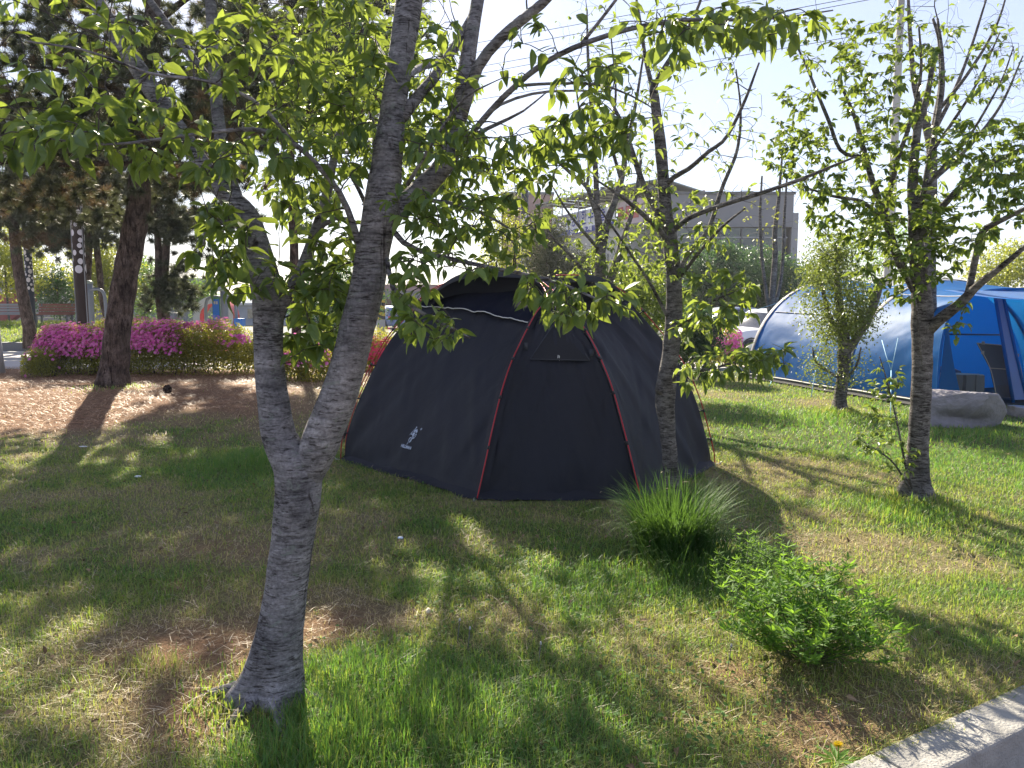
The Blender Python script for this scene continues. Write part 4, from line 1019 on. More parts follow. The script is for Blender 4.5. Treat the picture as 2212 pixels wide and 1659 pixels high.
# pegs
for k in ('L', 'F1', 'F2', 'R'):
    p = RIB[k][0]; o_ = norm((p - tb) * np.array([1, 1, 0]))
    mb = MB(); q = p + o_ * .05
    mb.tube([q + (0, 0, -.08), q + np.array([0, 0, .015]), q + o_ * .012 + np.array([0, 0, .03]), q + o_ * .03 + np.array([0, 0, .026]), q + o_ * .034 + (0, 0, .008)], .004, seg=6)
    mb.tube([p, q + np.array([0, 0, .012])], .006, seg=5)
    mb.build("peg", M['steel'], tent, origin=tb)

# printed emblem and name on the front left wall
def text_mesh(name, body, size, p, u, v, nrm, mat, parent, origin, bold=0.0, width=None, extr=0.0, shear=0.0, spacing=1.0):
    cu = bpy.data.curves.new(name, 'FONT'); cu.body = body; cu.size = size; cu.align_x = 'CENTER'; cu.align_y = 'CENTER'
    cu.offset = bold; cu.shear = shear; cu.space_character = spacing; cu.resolution_u = 3; cu.extrude = extr
    ob = bpy.data.objects.new(name, cu); col.objects.link(ob)
    dg = bpy.context.evaluated_depsgraph_get(); dg.update()
    me = bpy.data.meshes.new_from_object(ob.evaluated_get(dg))
    col.objects.unlink(ob); bpy.data.objects.remove(ob)
    co = np.zeros(len(me.vertices) * 3, np.float32); me.vertices.foreach_get("co", co); co = co.reshape(-1, 3).astype(float)
    if width and len(co):
        w0 = co[:, 0].max() - co[:, 0].min(); co[:, 0] *= width / max(w0, 1e-6)
    X = np.asarray(p) + co[:, :1] * u + co[:, 1:2] * v + co[:, 2:3] * nrm - np.asarray(origin)
    me.vertices.foreach_set("co", X.astype(np.float32).ravel()); me.update()
    me.materials.clear(); me.materials.append(mat); me.name = name
    o = bpy.data.objects.new(name, me); col.objects.link(o); o.parent = parent
    return o
p, du, dv, nn = panel_at('LF1', 892, 946)
k = 0.0529 * p[1] / FPX * 1.12
du = -du if du[0] < 0 else du
def EM(x, y):
    return p + nn * .008 + du * ((x - 980) * k) + dv * (-((y - 820) - 0.22 * (x - 980)) * k)
tx = EM(782, 1165)
text_mesh("lettering", "HILLMAN", 0.040, tx, du, dv, nn, M['print_white'], PANEL_LF, tb, bold=0.0016, width=0.178, shear=0.12)
def blob(mb, pts):
    P3 = np.array([EM(x, y) for x, y in pts]); n_ = len(P3)
    mb.add(np.concatenate([P3, [P3.mean(0)]]), None, [[i, (i + 1) % n_, n_] for i in range(n_)])
def stroke(mb, pts, w):
    pts = np.array(pts, float); w = np.broadcast_to(w, (len(pts),))
    t = norm(np.gradient(pts, axis=0)); nrm_ = np.stack([-t[:, 1], t[:, 0]], -1)
    A = pts + nrm_ * w[:, None] / 2; B = pts - nrm_ * w[:, None] / 2
    mb.grid(np.stack([[EM(*a) for a in A], [EM(*b) for b in B]]))
mb = MB()
stroke(mb, [(745, 700), (870, 570), (940, 500)], 16)
blob(mb, [(930, 520), (990, 440), (1010, 385), (1028, 400), (1052, 395), (1056, 440), (1000, 480)])
stroke(mb, [(870, 580), (845, 630), (830, 675), (900, 680)], (22, 26, 34, 34))
blob(mb, [(935, 560), (955, 525), (1010, 500), (1040, 510), (1010, 560), (1000, 610), (950, 612)])
for a in ((1130, 500), (1165, 545), (1180, 595), (1170, 635), (1120, 648)):
    stroke(mb, [(1015, 540), ((1015 + a[0]) / 2, (540 + a[1]) / 2), a], (14, 26, 26))
blob(mb, [(905, 670), (930, 630), (1000, 615), (1060, 650), (1020, 740), (1000, 775), (940, 780), (935, 720)])
th = np.linspace(0, 2 * np.pi, 20)
ring = [(1105 + 62 * math.cos(a) * .9 + 50 * math.sin(a) * -.5, 770 + 82 * math.sin(a) + 40 * math.cos(a) * -.6) for a in th]
stroke(mb, ring, 26)
stroke(mb, [(930, 815), (850, 815), (810, 850), (815, 970)], (36, 40, 40, 24))
stroke(mb, [(1040, 815), (980, 850), (920, 930), (872, 1010)], (60, 56, 44, 26))
stroke(mb, [(872, 1010), (930, 970), (985, 925), (985, 985)], (24, 26, 26, 16))
stroke(mb, [(820, 990), (805, 1030), (770, 1080)], (24, 30, 24))
mb.build("emblem", M['print_white'], PANEL_LF, origin=tb)
mb = MB()
stroke(mb, [(1355 + 32 * math.cos(a), 510 + 34 * math.sin(a)) for a in th], 18)
stroke(mb, [(1345, 530), (1345, 495), (1368, 500), (1350, 512), (1370, 530)], 9)
mb.build("registered_mark", M['print_white'], PANEL_LF, origin=tb)

# ------------------------------------------------------------------ blue tunnel tent
M['blue_tent'] = fabric("blue tent cloth", (0.008, 0.10, 0.29), (0.02, 0.27, 0.70), 0.3, rough=0.55, sheen=0.0, bump=0.12, wscale=2.4, spec=0.10)
M['blue_inner'] = fabric("bright blue inner cloth", (0.01, 0.23, 0.55), (0.02, 0.46, 0.92), 0.65, rough=0.6, bump=0.3)
M['grey_sleeve'] = fabric("grey pole sleeve", (0.17, 0.165, 0.185), rough=0.6, bump=0.15)
M['pale_panel'] = fabric("pale blue grey window sheet", (0.16, 0.24, 0.42), (0.3, 0.4, 0.6), 0.4, rough=0.4, bump=0.15)
M['guy'] = plain("pale blue guy rope", (0.25, 0.48, 0.62), 0.7)
A0 = G(1618, 818); B0 = G(2018, 886)
M0 = A0 + (B0 - A0) * 0.60
ax_ = norm((B0 - A0) * np.array([1, 1, 0])); cr_ = np.array([-ax_[1], ax_[0], 0.0])
if cr_[0] < 0: cr_ = -cr_
def hoop(base, half, h, e, n=150, lean=0.0):
    a = np.linspace(0, np.pi, n)
    c, s = np.cos(a), np.sin(a)
    uu = -np.sign(c) * np.abs(c) ** (2 / e); zz = np.abs(s) ** (2 / e)
    return np.asarray(base)[None, :] + cr_[None, :] * (half * (1 + uu))[:, None] + np.array([0, 0, 1.0])[None, :] * (h * zz)[:, None] + ax_[None, :] * (lean * zz)[:, None]
H1 = hoop(A0, 2.2, 2.18, 2.15); H2 = hoop(M0, 2.1, 2.08, 2.05); H3 = hoop(B0 + cr_ * .05, 1.8, 1.86, 4.5)
tbl = (A0 + B0) / 2 * np.array([1, 1, 0])
btent = thing("tunnel_tent", tbl, "big bright blue tunnel tent with grey sleeves and open front", "tent")
def loft(Ha, Hb, n, seed, sag, wr):
    t = np.linspace(0, 1, n)[:, None, None]
    V = Ha[None] * (1 - t) + Hb[None] * t
    c = (Ha.mean(0) + Hb.mean(0)) / 2
    inn = norm((c - V) * (np.array([1, 1, 1.0])))
    tt = np.linspace(0, 1, n)[:, None]; s = np.linspace(0, 1, V.shape[1])[None, :]
    f = fbm(np.stack([tt * 3 + s * 14, s * 5 - tt * 5], -1), seed, 3) - .5
    fold = np.sin((s * 90 + tt * 10) + 4 * f) * np.exp(-tt * 3.0) * .16 + np.sin((s * 110 - tt * 22) + 5 * f) * np.exp(-(1 - tt) * 3.0) * .3
    k = np.sin(np.pi * tt) * np.sin(np.pi * s) ** 0.4
    return V + inn * (sag * k + wr * (f * 1.6 + fold) * np.sin(np.pi * np.clip(tt, .02, .98)) ** .4)[..., None]
S12 = loft(H1, H2, 60, 21, .16, .04); S23 = loft(H2, H3, 40, 22, .06, .02)
mb = MB(); mb.grid(S12); mb.build("body", M['blue_tent'], btent, origin=tbl)
mb = MB(); mb.grid(S23); mb.build("porch", M['blue_tent'], btent, origin=tbl)
for j in (34, 58):
    mb = MB(); q = S12[2:-2, j]; mb.tube(q + norm(q - np.array([*(A0 + cr_ * 2.2)[:2], .6])) * .006, .011, seg=6); mb.build("seam", fabric("dark blue seam", (0.01, 0.035, 0.12)), btent, origin=tbl)
mb = MB(); q = S23[2:-2, 50]; mb.tube(q + norm(q - np.array([*(B0 + cr_ * 1.8)[:2], .6])) * .006, .011, seg=6); mb.build("seam", fabric("dark blue seam", (0.01, 0.035, 0.12)), btent, origin=tbl)
# closed far end
c1 = H1.mean(0) - ax_ * .25
E = np.stack([H1 * (1 - t) + np.array([c1[0], c1[1], .6]) * t - ax_ * .3 * math.sin(t * math.pi / 2) for t in np.linspace(0, 1, 12)])
mb = MB(); mb.grid(E); mb.build("end_wall", M['blue_tent'], btent, origin=tbl)
for H_, r_ in ((H1, .055), (H2, .05)):
    cH = H_.mean(0); q = H_ + norm(H_ - cH) * .012
    mb = MB(); w = ax_ * r_
    mb.slab(np.stack([q - w, q + norm(q - cH) * .02, q + w]), .006)
    mb.build("pole_sleeve", M['grey_sleeve'], btent, origin=tbl)
mb = MB(); mb.tube(H3 + norm(H3 - H3.mean(0)) * .01, .022, seg=8); mb.build("opening_frame", M['blue_tent'], btent, origin=tbl)
# inner wall with seams, seen through the open front
cen = H2[:1] * 0 + np.array([[*(M0 + cr_ * 2.1)[:2], .05]])
mb = MB(); back = ax_ * -.15
I = np.stack([(H2 + back) * (1 - t) + (cen + back) * t for t in np.linspace(0.02, 1, 14)])
I[..., :] += ax_ * (0.06 * (fbm(I * 1.3, 4, 3) - .5))[..., None]
mb.grid(I); inner = mb.build("inner_wall", M['blue_inner'], btent, origin=tbl)
mb = MB()
q0 = M0 - ax_ * .0
def IW(c, z): return M0 + cr_ * c + np.array([0, 0, z]) + ax_ * -.08
for a, b in ((IW(.75, 1.12), IW(3.6, 1.05)), (IW(.55, 1.4), IW(.98, .1)), (IW(2.0, .62), IW(2.35, .08)), (IW(1.35, .1), IW(1.35, .09)), (IW(.55, .46), IW(.9, .5))):
    mb.tube([a, (a + b) / 2 + (0, 0, -.01), b], .018, seg=6)
mb.build("seam", fabric("navy seam tape", (0.012, 0.02, 0.06)), inner, origin=tbl)
# right hand doorway post with pale window sheet
def FR(c, z, f=0.0): return B0 + cr_ * c + np.array([0, 0, z]) + ax_ * f
mb = MB(); mb.slab(np.array([[FR(1.28, 1.74, -.25), FR(1.40, 1.74, -.25)], [FR(1.50, .9, -.2), FR(1.66, .9, -.2)], [FR(1.62, .1, -.1), FR(1.84, .1, -.1)]]), .008)
mb.build("window_sheet", M['pale_panel'], btent, origin=tbl)
for c0_, c1_ in ((1.26, 1.60), (1.42, 1.86)):
    mb = MB(); mb.tube([FR(c0_, 1.75, -.24), FR((c0_ + c1_) / 2 + .02, .9, -.19), FR(c1_, .06, -.1)], .025, seg=8); mb.build("doorway_post", M['blue_tent'], btent, origin=tbl)
# side flap curving down from the left jamb
mb = MB()
fl_ = [[FR(.02 + .10 * (1 - t), 1.35 * (1 - t), .02) * (1 - k) + FR(.14 * (1 - t) + .26 * t ** 1.6, 1.35 * (1 - t) + .005, .03 + .3 * t) * k for k in np.linspace(0, 1, 6)] for t in np.linspace(0, 1, 14)]
mb.slab(np.array(fl_), .006); mb.build("door_flap", M['blue_tent'], btent, origin=tbl)
# awning stretched forward from the opening
mb = MB(); rows = []
for k in np.linspace(0, 1, 12):
    rows.append([FR(.05 + .10 * k + (3.5 - .3 * k) * t, 1.84 - .16 * k - .05 * math.sin(math.pi * t) * k - .05 * math.sin(math.pi * k), 1.9 * k) for t in np.linspace(0, 1, 16)])
mb.slab(np.array(rows), .006); aw = mb.build("awning", M['blue_inner'], btent, origin=tbl)
for c_ in (1.9, 3.3):
    mb = MB(); mb.tube([FR(c_ + .1, 1.7, 1.9), FR(c_ + .1, 0, 1.92)], .012, seg=8); mb.build("awning_pole", M['steel'], btent, origin=tbl)
# dark ground sheet and mud flap
mb = MB(); g_ = []
for t in np.linspace(-.03, 1.0, 14):
    b_ = A0 + (B0 - A0) * t; g_.append([b_ + cr_ * c for c in np.linspace(-.06, 4.2 - .5 * t, 8)])
g_ = np.array(g_); g_[..., 2] = gz(g_[..., 0], g_[..., 1]) + .035
mb.slab(g_, .01); mb.build("ground_sheet", plain("black ground sheet", (0.014, 0.015, 0.018), 0.6), btent, origin=tbl)
mb = MB(); t = np.linspace(0, 1, 40)[:, None]; q = A0 + (B0 - A0) * t; q[:, 2] = gz(q[:, 0], q[:, 1])
mb.grid(np.stack([q - cr_ * .05 + (0, 0, .004), q - cr_ * .02 + (0, 0, .07), q + (0, 0, .14)])); mb.build("mud_flap", M['black_plastic'], btent, origin=tbl)
mb = MB(); mb.tube(q - cr_ * .012 + (0, 0, .115), .012, seg=6); mb.build("hem_tape", M['white_cord'], btent, origin=tbl)
# guy ropes
def rope(a, b, r=.006):
    mb = MB(); mb.tube([a, (a + b) / 2 + (0, 0, -.02), b], r, seg=6); mb.build("guy_rope", M['guy'], btent, origin=tbl)
rope(P(1768, 760, 14.9), G(1752, 858)); rope(P(1905, 735, 12.9), P(1925, 800, 12.3)); rope(P(1940, 730, 12.5), P(1925, 800, 12.3)); rope(P(1925, 800, 12.3), G(1924, 905))
rope(P(1668, 819, 16.2), G(1661, 834), .008); rope(H1[41], P(1525, 700, 19.5)); rope(H1[22] + (0, 0, 0), G(1585, 815))

# ------------------------------------------------------------------ camping chair, bags in the blue tent, boulders
def BX(c, z, f): return B0 + cr_ * c + np.array([0, 0, z]) + ax_ * f
M['dark_canvas'] = fabric("dark brown canvas", (0.022, 0.018, 0.018), rough=0.8, bump=0.1)
M['dark_net'] = fabric("dark blue grey net", (0.02, 0.028, 0.045), rough=0.8, bump=0.05)
M['tan_edge'] = plain("tan binding", (0.36, 0.29, 0.19), 0.7)
M['olive_canvas'] = fabric("grey olive canvas", (0.105, 0.105, 0.088), rough=0.8, bump=0.2)
cb_ = G(2168, 872)
chair = thing("camping_chair", cb_, "high backed dark folding chair with tan edging behind the boulder", "chair")
Dc = cb_[1]
TL, TR_ = P(2110, 741, Dc - .02), P(2190, 748, Dc + .18)
ML, MR = P(2138, 795, Dc - .1), P(2205, 800, Dc + .1)
BL, BR = P(2152, 858, Dc - .2), P(2214, 862, Dc)
SL, SR = BL + np.array([.32, .62, .04]), BR + np.array([.36, .55, .04])
def quadgrid(a, b, c, d, n=8, m=8, sag=0.0):
    out = []
    for i in np.linspace(0, 1, n):
        l, r = a * (1 - i) + c * i, b * (1 - i) + d * i
        out.append([l * (1 - t) + r * t + np.array([0, sag * math.sin(math.pi * t), 0]) for t in np.linspace(0, 1, m)])
    return np.array(out)
mb = MB(); mb.slab(quadgrid(TL, TR_, ML, MR, sag=.04), .012); mb.build("headrest", M['dark_canvas'], chair, origin=cb_)
mb = MB(); mb.slab(quadgrid(ML, MR, BL, BR, sag=.05), .01); mb.build("backrest", M['dark_net'], chair, origin=cb_)
mb = MB(); lo_ = quadgrid(ML, MR, BL, BR, sag=.05); mb.slab(lo_[4:] + np.array([0, -.012, 0]), .006); mb.build("back_panel", M['dark_canvas'], chair, origin=cb_)
mb = MB(); mb.slab(quadgrid(BL, BR, SL, SR, sag=.0), .012); mb.build("seat", M['dark_canvas'], chair, origin=cb_)
mb = MB()
for pth in ([TL, ML, BL], [TR_, MR, BR], [TL, TR_], [ML, (ML + MR) / 2 + np.array([0, .03, 0]), MR]):
    mb.tube(cm(np.array(pth), 10) + np.array([0, -.012, 0]), .008, seg=6)
mb.build("binding", M['tan_edge'], chair, origin=cb_)
for q in (TL * .85 + TR_ * .15, TL * .15 + TR_ * .85, TL * .6 + ML * .4, TR_ * .6 + MR * .4):
    mb = MB(); mb.box(q + np.array([0, -.02, .01]), (.04, .02, .05)); mb.build("strap", M['tan_edge'], chair, origin=cb_)
for a, b in ((BL, SL), (BR, SR), (SL, BL), (SR, BR)):
    e = a * .25 + b * .75; e = np.array([e[0], e[1], float(gz(e[0], e[1]))]); mb = MB(); mb.tube([a, (a + e) / 2, e], .011, seg=8); mb.build("leg", M['black_plastic'], chair, origin=cb_)
def bag(name, label, cat, c, size, mat, rz, seed, squash=.15, strapm=None):
    mb = MB(); n = 10
    faces = []
    u = np.linspace(-1, 1, n)
    root = np.asarray(c, float)
    rot = np.array([[math.cos(rz), -math.sin(rz), 0], [math.sin(rz), math.cos(rz), 0], [0, 0, 1.0]])
    def pt(x, y, z):
        v = np.stack([x, y, z], -1)
        r = norm(v) * 1.15; w = v * (1 - squash) + r * squash
        w = w + 0.08 * (fbm(w * 2.2 + seed, seed, 3) - .5)[..., None]
        w = w * np.array(size) / 2; w[..., 2] += size[2] / 2
        return w @ rot.T + root
    U_, V_ = np.meshgrid(u, u)
    one = np.ones_like(U_)
    for f in (pt(U_, -one, V_), pt(U_, one, V_), pt(-one, U_, V_), pt(one, U_, V_), pt(U_, V_, one)):
        mb.grid(f)
    o = mb.build(name, mat, None, origin=root); o.location = root
    tag(o, label, cat)
    if strapm:
        mb = MB(); mb.grid(pt(np.array([[-.08] * 10, [.08] * 10]), np.full((2, 10), -1.04), np.stack([u, u])))
        mb.grid(pt(np.array([[.5] * 10, [.56] * 10]), np.full((2, 10), -1.04), np.stack([u, u])))
        mb.build("strap", strapm, o, origin=root)
    return o
pb = P(2072, 850, 12.6)
bag("storage_bag", "grey olive canvas storage box inside the open blue tent", "bag", (pb[0], pb[1], .05), (.62, .4, .46), M['olive_canvas'], -.2, 3, .12, M['black_plastic'])
pb = P(2022, 850, 13.1)
bag("stuff_sack", "dark blue rolled sack beside the grey storage box in the blue tent", "bag", (pb[0] + .1, pb[1], .05), (.42, .5, .52), fabric("dark blue sack", (0.03, 0.05, 0.10), rough=.6), .3, 5, .6)
pb = P(2047, 866, 12.1)
bag("slipper", "small white slipper lying at the blue tent's doorway", "slipper", (pb[0], pb[1], .05), (.16, .24, .09), plain("white rubber", (0.7, 0.7, 0.72), .5), .9, 8, .8)

M['rock'] = plain("grey rock", (0.23, 0.215, 0.225), 0.9, var=0.55, scale=4.5, bump=0.8, bscale=22)
M['rock_warm'] = plain("pinkish rock", (0.42, 0.34, 0.30), 0.9, var=0.25, scale=3, bump=0.9, bscale=12)
def boulder(label, c, size, mat, seed, rz=0.0, flat=0.6, name="boulder", under=0.0):
    th, ph = np.meshgrid(np.linspace(0, 2 * np.pi, 110), np.linspace(-.9, np.pi / 2, 60))
    v = np.stack([np.cos(th) * np.cos(ph), np.sin(th) * np.cos(ph), np.sin(ph)], -1)
    rg = np.random.default_rng(seed)
    vv = norm(v + .07 * np.stack([fbm(v * 2.1, seed + 1, 3) - .5, fbm(v * 2.1, seed + 2, 3) - .5, fbm(v * 2.1, seed + 3, 3) - .5], -1))
    r = np.full(th.shape, 10.0)
    for k in range(30):                    # broken faces: nearest cutting plane
        nrm_ = norm(rg.normal(size=3) * np.array([1, 1, .8])); d = rg.uniform(.74, 1.0)
        cs = vv @ nrm_
        r = np.minimum(r, np.where(cs > .05, d / np.maximum(cs, .05), 10))
    r = np.minimum(r, np.where(v[..., 2] > .05, flat / np.maximum(v[..., 2] + .10 * v[..., 0] + .05 * v[..., 1], .05), 10)); r = np.minimum(r, 1.3)
    r = r * (1 + .10 * (fbm(v * 2.4, seed, 3) - .5)) + .05 * (fbm(v * 8, seed + 3, 4) - .5) + .03 * np.abs(fbm(v * 17, seed + 7, 3) - .5)
    # hollow eaten out of the lower front
    r = r * (1 - under * np.exp(-((th - 4.25) / .55) ** 2 - ((ph + .02) / .28) ** 2) - under * .7 * np.exp(-((th - 4.9) / .25) ** 2 - ((ph + .1) / .22) ** 2))
    w = v * r[..., None] * np.array(size) / 2
    rot = np.array([[math.cos(rz), -math.sin(rz), 0], [math.sin(rz), math.cos(rz), 0], [0, 0, 1.0]])
    w = w @ rot.T; w[:, -1] = w[:, 0]
    mb = MB(); mb.grid(w)
    o = mb.build(name, mat, smooth=False); o.location = c
    return tag(o, label, "boulder")
r0 = G(2095, 925)
boulder("large flat topped grey boulder lying in front of the open blue tent", (r0[0] + .02, r0[1] + .35, 0.12), (1.36, .9, 1.0), M['rock'], 4, .05, .66, under=.42)
r1 = G(2215, 900)
boulder("low grey rock half hidden at the end of the flat topped boulder", (r1[0] + .15, r1[1] + .1, -.03), (.8, .6, .5), M['rock'], 9, .4, .7)
r1 = P(2205, 775, 17.0)
boulder("upright pinkish boulder beside the silver car", (r1[0] + .3, r1[1], 0), (1.3, 1.0, 2.0), M['rock_warm'], 15, .2, .9)

# ------------------------------------------------------------------ tall grass clump and weed bush in the lawn
def long_blades(mb, base, n, r, h, w, rg, lean=.5, tint=(0, 1), heads=None):
    a = rg.random(n) * 6.283; rr = r * np.sqrt(rg.random(n))
    p = np.stack([base[0] + rr * np.cos(a), base[1] + rr * np.sin(a)], -1)
    az = a + rg.normal(0, .7, n)
    H = h * rg.uniform(.45, 1.15, n); ln = np.abs(rg.normal(lean, .28, n)) + .25 * rr / r
    K = 7
    s = np.linspace(0, 1, K)
    th = ln[:, None] * (0.25 + 1.5 * s[None, :] ** 1.5)
    st = H[:, None] / (K - 1)
    hx = np.concatenate([np.zeros((n, 1)), np.cumsum(np.sin(th[:, :-1]) * st, 1)], 1)
    hz = np.concatenate([np.zeros((n, 1)), np.cumsum(np.cos(th[:, :-1]) * st, 1)], 1)
    z0 = gz(p[:, 0], p[:, 1])
    C = np.stack([p[:, :1] + hx * np.cos(az)[:, None], p[:, 1:] + hx * np.sin(az)[:, None], np.maximum(z0[:, None] + hz, z0[:, None] + .006)], -1)
    sd = np.stack([-np.sin(az), np.cos(az), np.zeros(n)], -1)[:, None, :] * (w * rg.uniform(.7, 1.3, n)[:, None] * (1 - s[None, :] ** 2 * .92) / 2)[..., None]
    V = np.stack([C - sd, C + sd], 2).reshape(n, K * 2, 3)
    i = np.arange(n)[:, None, None] * (K * 2)
    q = np.array([[2 * k, 2 * k + 1, 2 * k + 3, 2 * k + 2] for k in range(K - 1)])[None] + i
    mb.add(V.reshape(-1, 3), q.reshape(-1, 4), attr=np.repeat(rg.uniform(tint[0], tint[1], n), K * 2))
    return C[:, -1]
rg = np.random.default_rng(41)
gb = G(1452, 1200)
mb = MB(); tips = long_blades(mb, gb, 1300, .22, .52, .0085, rg, .62)
long_blades(mb, gb + np.array([.12, -.25, 0]), 420, .36, .30, .007, rg, .9)
clump = mb.build("grass_clump", M['tall_grass'], None, origin=gb, smooth=False); clump.location = gb
tag(clump, "dense clump of tall arching dark green grass at the crooked cherry's foot", "grass clump")
mb = MB(); k = rg.choice(len(tips), 26); d_ = rvec(26, rg) * np.array([1, 1, .3])
leaf_batch(mb, tips[k], d_, np.tile([0, 0, 1.0], (26, 1)), .05, .007, rg.random(26), detail=0)
mb.build("seed_heads", leafmat("pale seed head", (0.22, 0.17, 0.10), (0.36, 0.29, 0.2), (.4, .3, .2), .2), clump, origin=gb)["kind"] = "stuff"

def weed(name, label, base, stems, rad, hgt, seed, lsz=.042, asp=.24):
    rg = np.random.default_rng(seed)
    mb = MB()
    curves = []
    for i in range(stems):
        a = rg.random() * 6.283; r = rad * math.sqrt(rg.random())
        p0 = np.array([base[0] + .18 * r * math.cos(a), base[1] + .18 * r * math.sin(a), 0]); p0[2] = gz(p0[0], p0[1])
        h_ = hgt * rg.uniform(.6, 1.08) * (1 - .45 * (r / rad) ** 2)
        p3 = np.array([base[0] + r * math.cos(a), base[1] + r * math.sin(a), base[2] + h_])
        m_ = (p0 + p3) / 2 + np.array([.12 * math.cos(a) * r, .12 * math.sin(a) * r, .03]) + rg.normal(0, .012, 3)
        c = cm(np.array([p0, m_, p3]), 9); curves.append(c)
        for _ in range(int(rg.integers(1, 4))):
            j = int(rg.integers(3, 8)); b_ = c[j] + rvec(1, rg)[0] * np.array([.10, .10, .04]) + np.array([0, 0, .07])
            curves.append(cm(np.array([c[j], (c[j] + b_) / 2 + np.array([0, 0, -.01]), b_]), 6))
    pos, ax, up = [], [], []
    for c in curves:
        mb.tube(c, np.linspace(.0028, .001, len(c)), seg=4, mat=1, cap=False)
        k = 16 if len(c) > 6 else 11
        t = np.linspace(.3 if len(c) > 6 else .15, 1, k); f = t * (len(c) - 1); i0 = np.minimum(f.astype(int), len(c) - 2); fr = (f - i0)[:, None]
        q = c[i0] * (1 - fr) + c[i0 + 1] * fr
        ph = np.arange(k) * 2.4 + rg.random() * 6
        d = norm(c[-1] - c[-2])
        pos.append(q); ax.append(np.stack([np.cos(ph), np.sin(ph), np.full(k, .25)], -1) + d * (t ** 3)[:, None] * 1.0); up.append(np.tile(d + np.array([0, 0, .8]), (k, 1)) + rvec(k, rg) * .3)
        pos.append(np.tile(c[-1], (6, 1))); a_ = np.arange(6) * 1.05; ax.append(np.stack([np.cos(a_), np.sin(a_), np.full(6, .8)], -1)); up.append(np.tile(d, (6, 1)) + rvec(6, rg) * .3)
    pos, ax, up = map(np.concatenate, (pos, ax, up)); n = len(pos)
    L_ = lsz * rg.uniform(.55, 1.25, n)
    leaf_batch(mb, pos, ax, up, L_, L_ * asp, rg.random(n), 0, .2, .2, 1)
    o = mb.build(name, [M['weed_leaf'], plain("weed stem", (0.07, 0.10, 0.035), .6)], None, origin=base, smooth=False); o.location = base
    return tag(o, label, "weed")
wb = G(1755, 1440)
weed("weed_bush", "bushy bright green leafy weed growing beside the concrete kerb", wb + np.array([0, .10, 0]), 88, .43, .43, 5, .046)
wb2 = G(1630, 1330)
weed("weed_bush", "smaller feathery weed between the tall grass clump and the bushy weed", wb2 + np.array([0.02, .1, 0]), 26, .27, .42, 6, .034, .16)

# ------------------------------------------------------------------ azalea hedges
def azalea(name, label, x0, x1, yc, depth, h, z0, nl_, nf, seed, fl_top=.72, flmat=None, group=None, fr=(0, 1)):
    rg = np.random.default_rng(seed)
    org = np.array([(x0 + x1) / 2, yc, z0])
    root = thing(name, org, label, "azalea", group)
    def shell(n, top):
        u = rg.random(n)
        x = x0 + (x1 - x0) * u
        th = rg.uniform(.02, np.pi - .02, n)
        lump = .78 + .44 * fbm(np.stack([x * 1.7, np.cos(th) * 1.5], -1), seed, 3)
        endf = np.sqrt(np.clip(1 - np.abs(2 * u - 1) ** 7, 0, 1))
        r = lump * rg.uniform(.80, 1.03, n) * (.35 + .65 * endf)
        c, s = np.cos(th), np.sin(th)
        s = np.where(rg.random(n) < .42, s * rg.random(n) ** 1.3, s)
        y = yc + depth / 2 * np.sign(c) * np.abs(c) ** .6 * r
        z = z0 + h * np.abs(s) ** .55 * r
        nr = np.stack([np.sign(2 * u - 1) * np.abs(2 * u - 1) ** 7 * 1.2, c, s + .1], -1)
        return np.stack([x, y, z], -1), norm(nr)
    p, nr = shell(nl_, 1)
    mb = MB()
    v = rvec(nl_, rg)
    L_ = rg.uniform(.03, .055, nl_)
    leaf_batch(mb, p, norm(nr * .5 + v * .8 + np.array([0, 0, .25])), norm(nr + v[::-1] * .6), L_, L_ * .48, rg.random(nl_), 0, .1, .2, 0)
    # inner leaves that close the hedge
    k = int(nl_ * .45)
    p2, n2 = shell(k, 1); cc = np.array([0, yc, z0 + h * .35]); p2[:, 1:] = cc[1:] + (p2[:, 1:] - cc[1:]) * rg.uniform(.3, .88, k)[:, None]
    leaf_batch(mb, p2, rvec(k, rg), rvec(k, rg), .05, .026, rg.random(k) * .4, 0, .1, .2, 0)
    mb.build("foliage", [M['azalea_leaf']], root, origin=org, smooth=False)
    mb = MB()
    for i in range(int((x1 - x0) * 16)):
        x = rg.uniform(x0 + .1, x1 - .1); y = yc + rg.uniform(-.3, .3) * depth
        b = np.array([x, y, float(gz(x, y)) - .03]); t_ = b + np.array([rg.normal(0, .12), rg.normal(0, .12), h * rg.uniform(.45, .75)])
        mb.tube(cm(np.array([b, (b + t_) / 2 + rg.normal(0, .03, 3), t_]), 6), np.linspace(.012, .004, 6), seg=5, cap=False)
    mb.build("stems", M['twig'], root, origin=org)
    # blossoms: five petals each, in drifts
    p, nr = shell(nf * 5, 1)
    dr = fbm(p * np.array([1.1, 1.1, 2.0]), seed + 9, 3)
    hh = (p[:, 2] - z0) / h
    wgt = np.clip((dr - .20) * 2.4, 0, 1) * np.clip((hh - (1 - fl_top)) * 2.2, .02, 1)
    keep = np.argsort(-(wgt + rg.random(len(p)) * 1.0))[:nf]
    p, nr = p[keep] + nr[keep] * .03, nr[keep]
    mb = MB()
    ref = norm(np.cross(nr, rvec(len(p), rg))); r2 = np.cross(nr, ref)
    tint = rg.random(len(p))
    for k in range(5):
        a = k * 2 * np.pi / 5
        d = ref * math.cos(a) + r2 * math.sin(a) + nr * .45
        leaf_batch(mb, p, d, nr, .036, .03, tint, 0, .3, .1, 0)
    mb.build("blossoms", [flmat or M['azalea_flower']], root, origin=org, smooth=False)
    return root
ha, hb = G(52, 788), G(690, 806)
hy = 15.6
hx0, hx1 = (52 - 1106) / FPX * hy, (560 - 1106) / FPX * hy
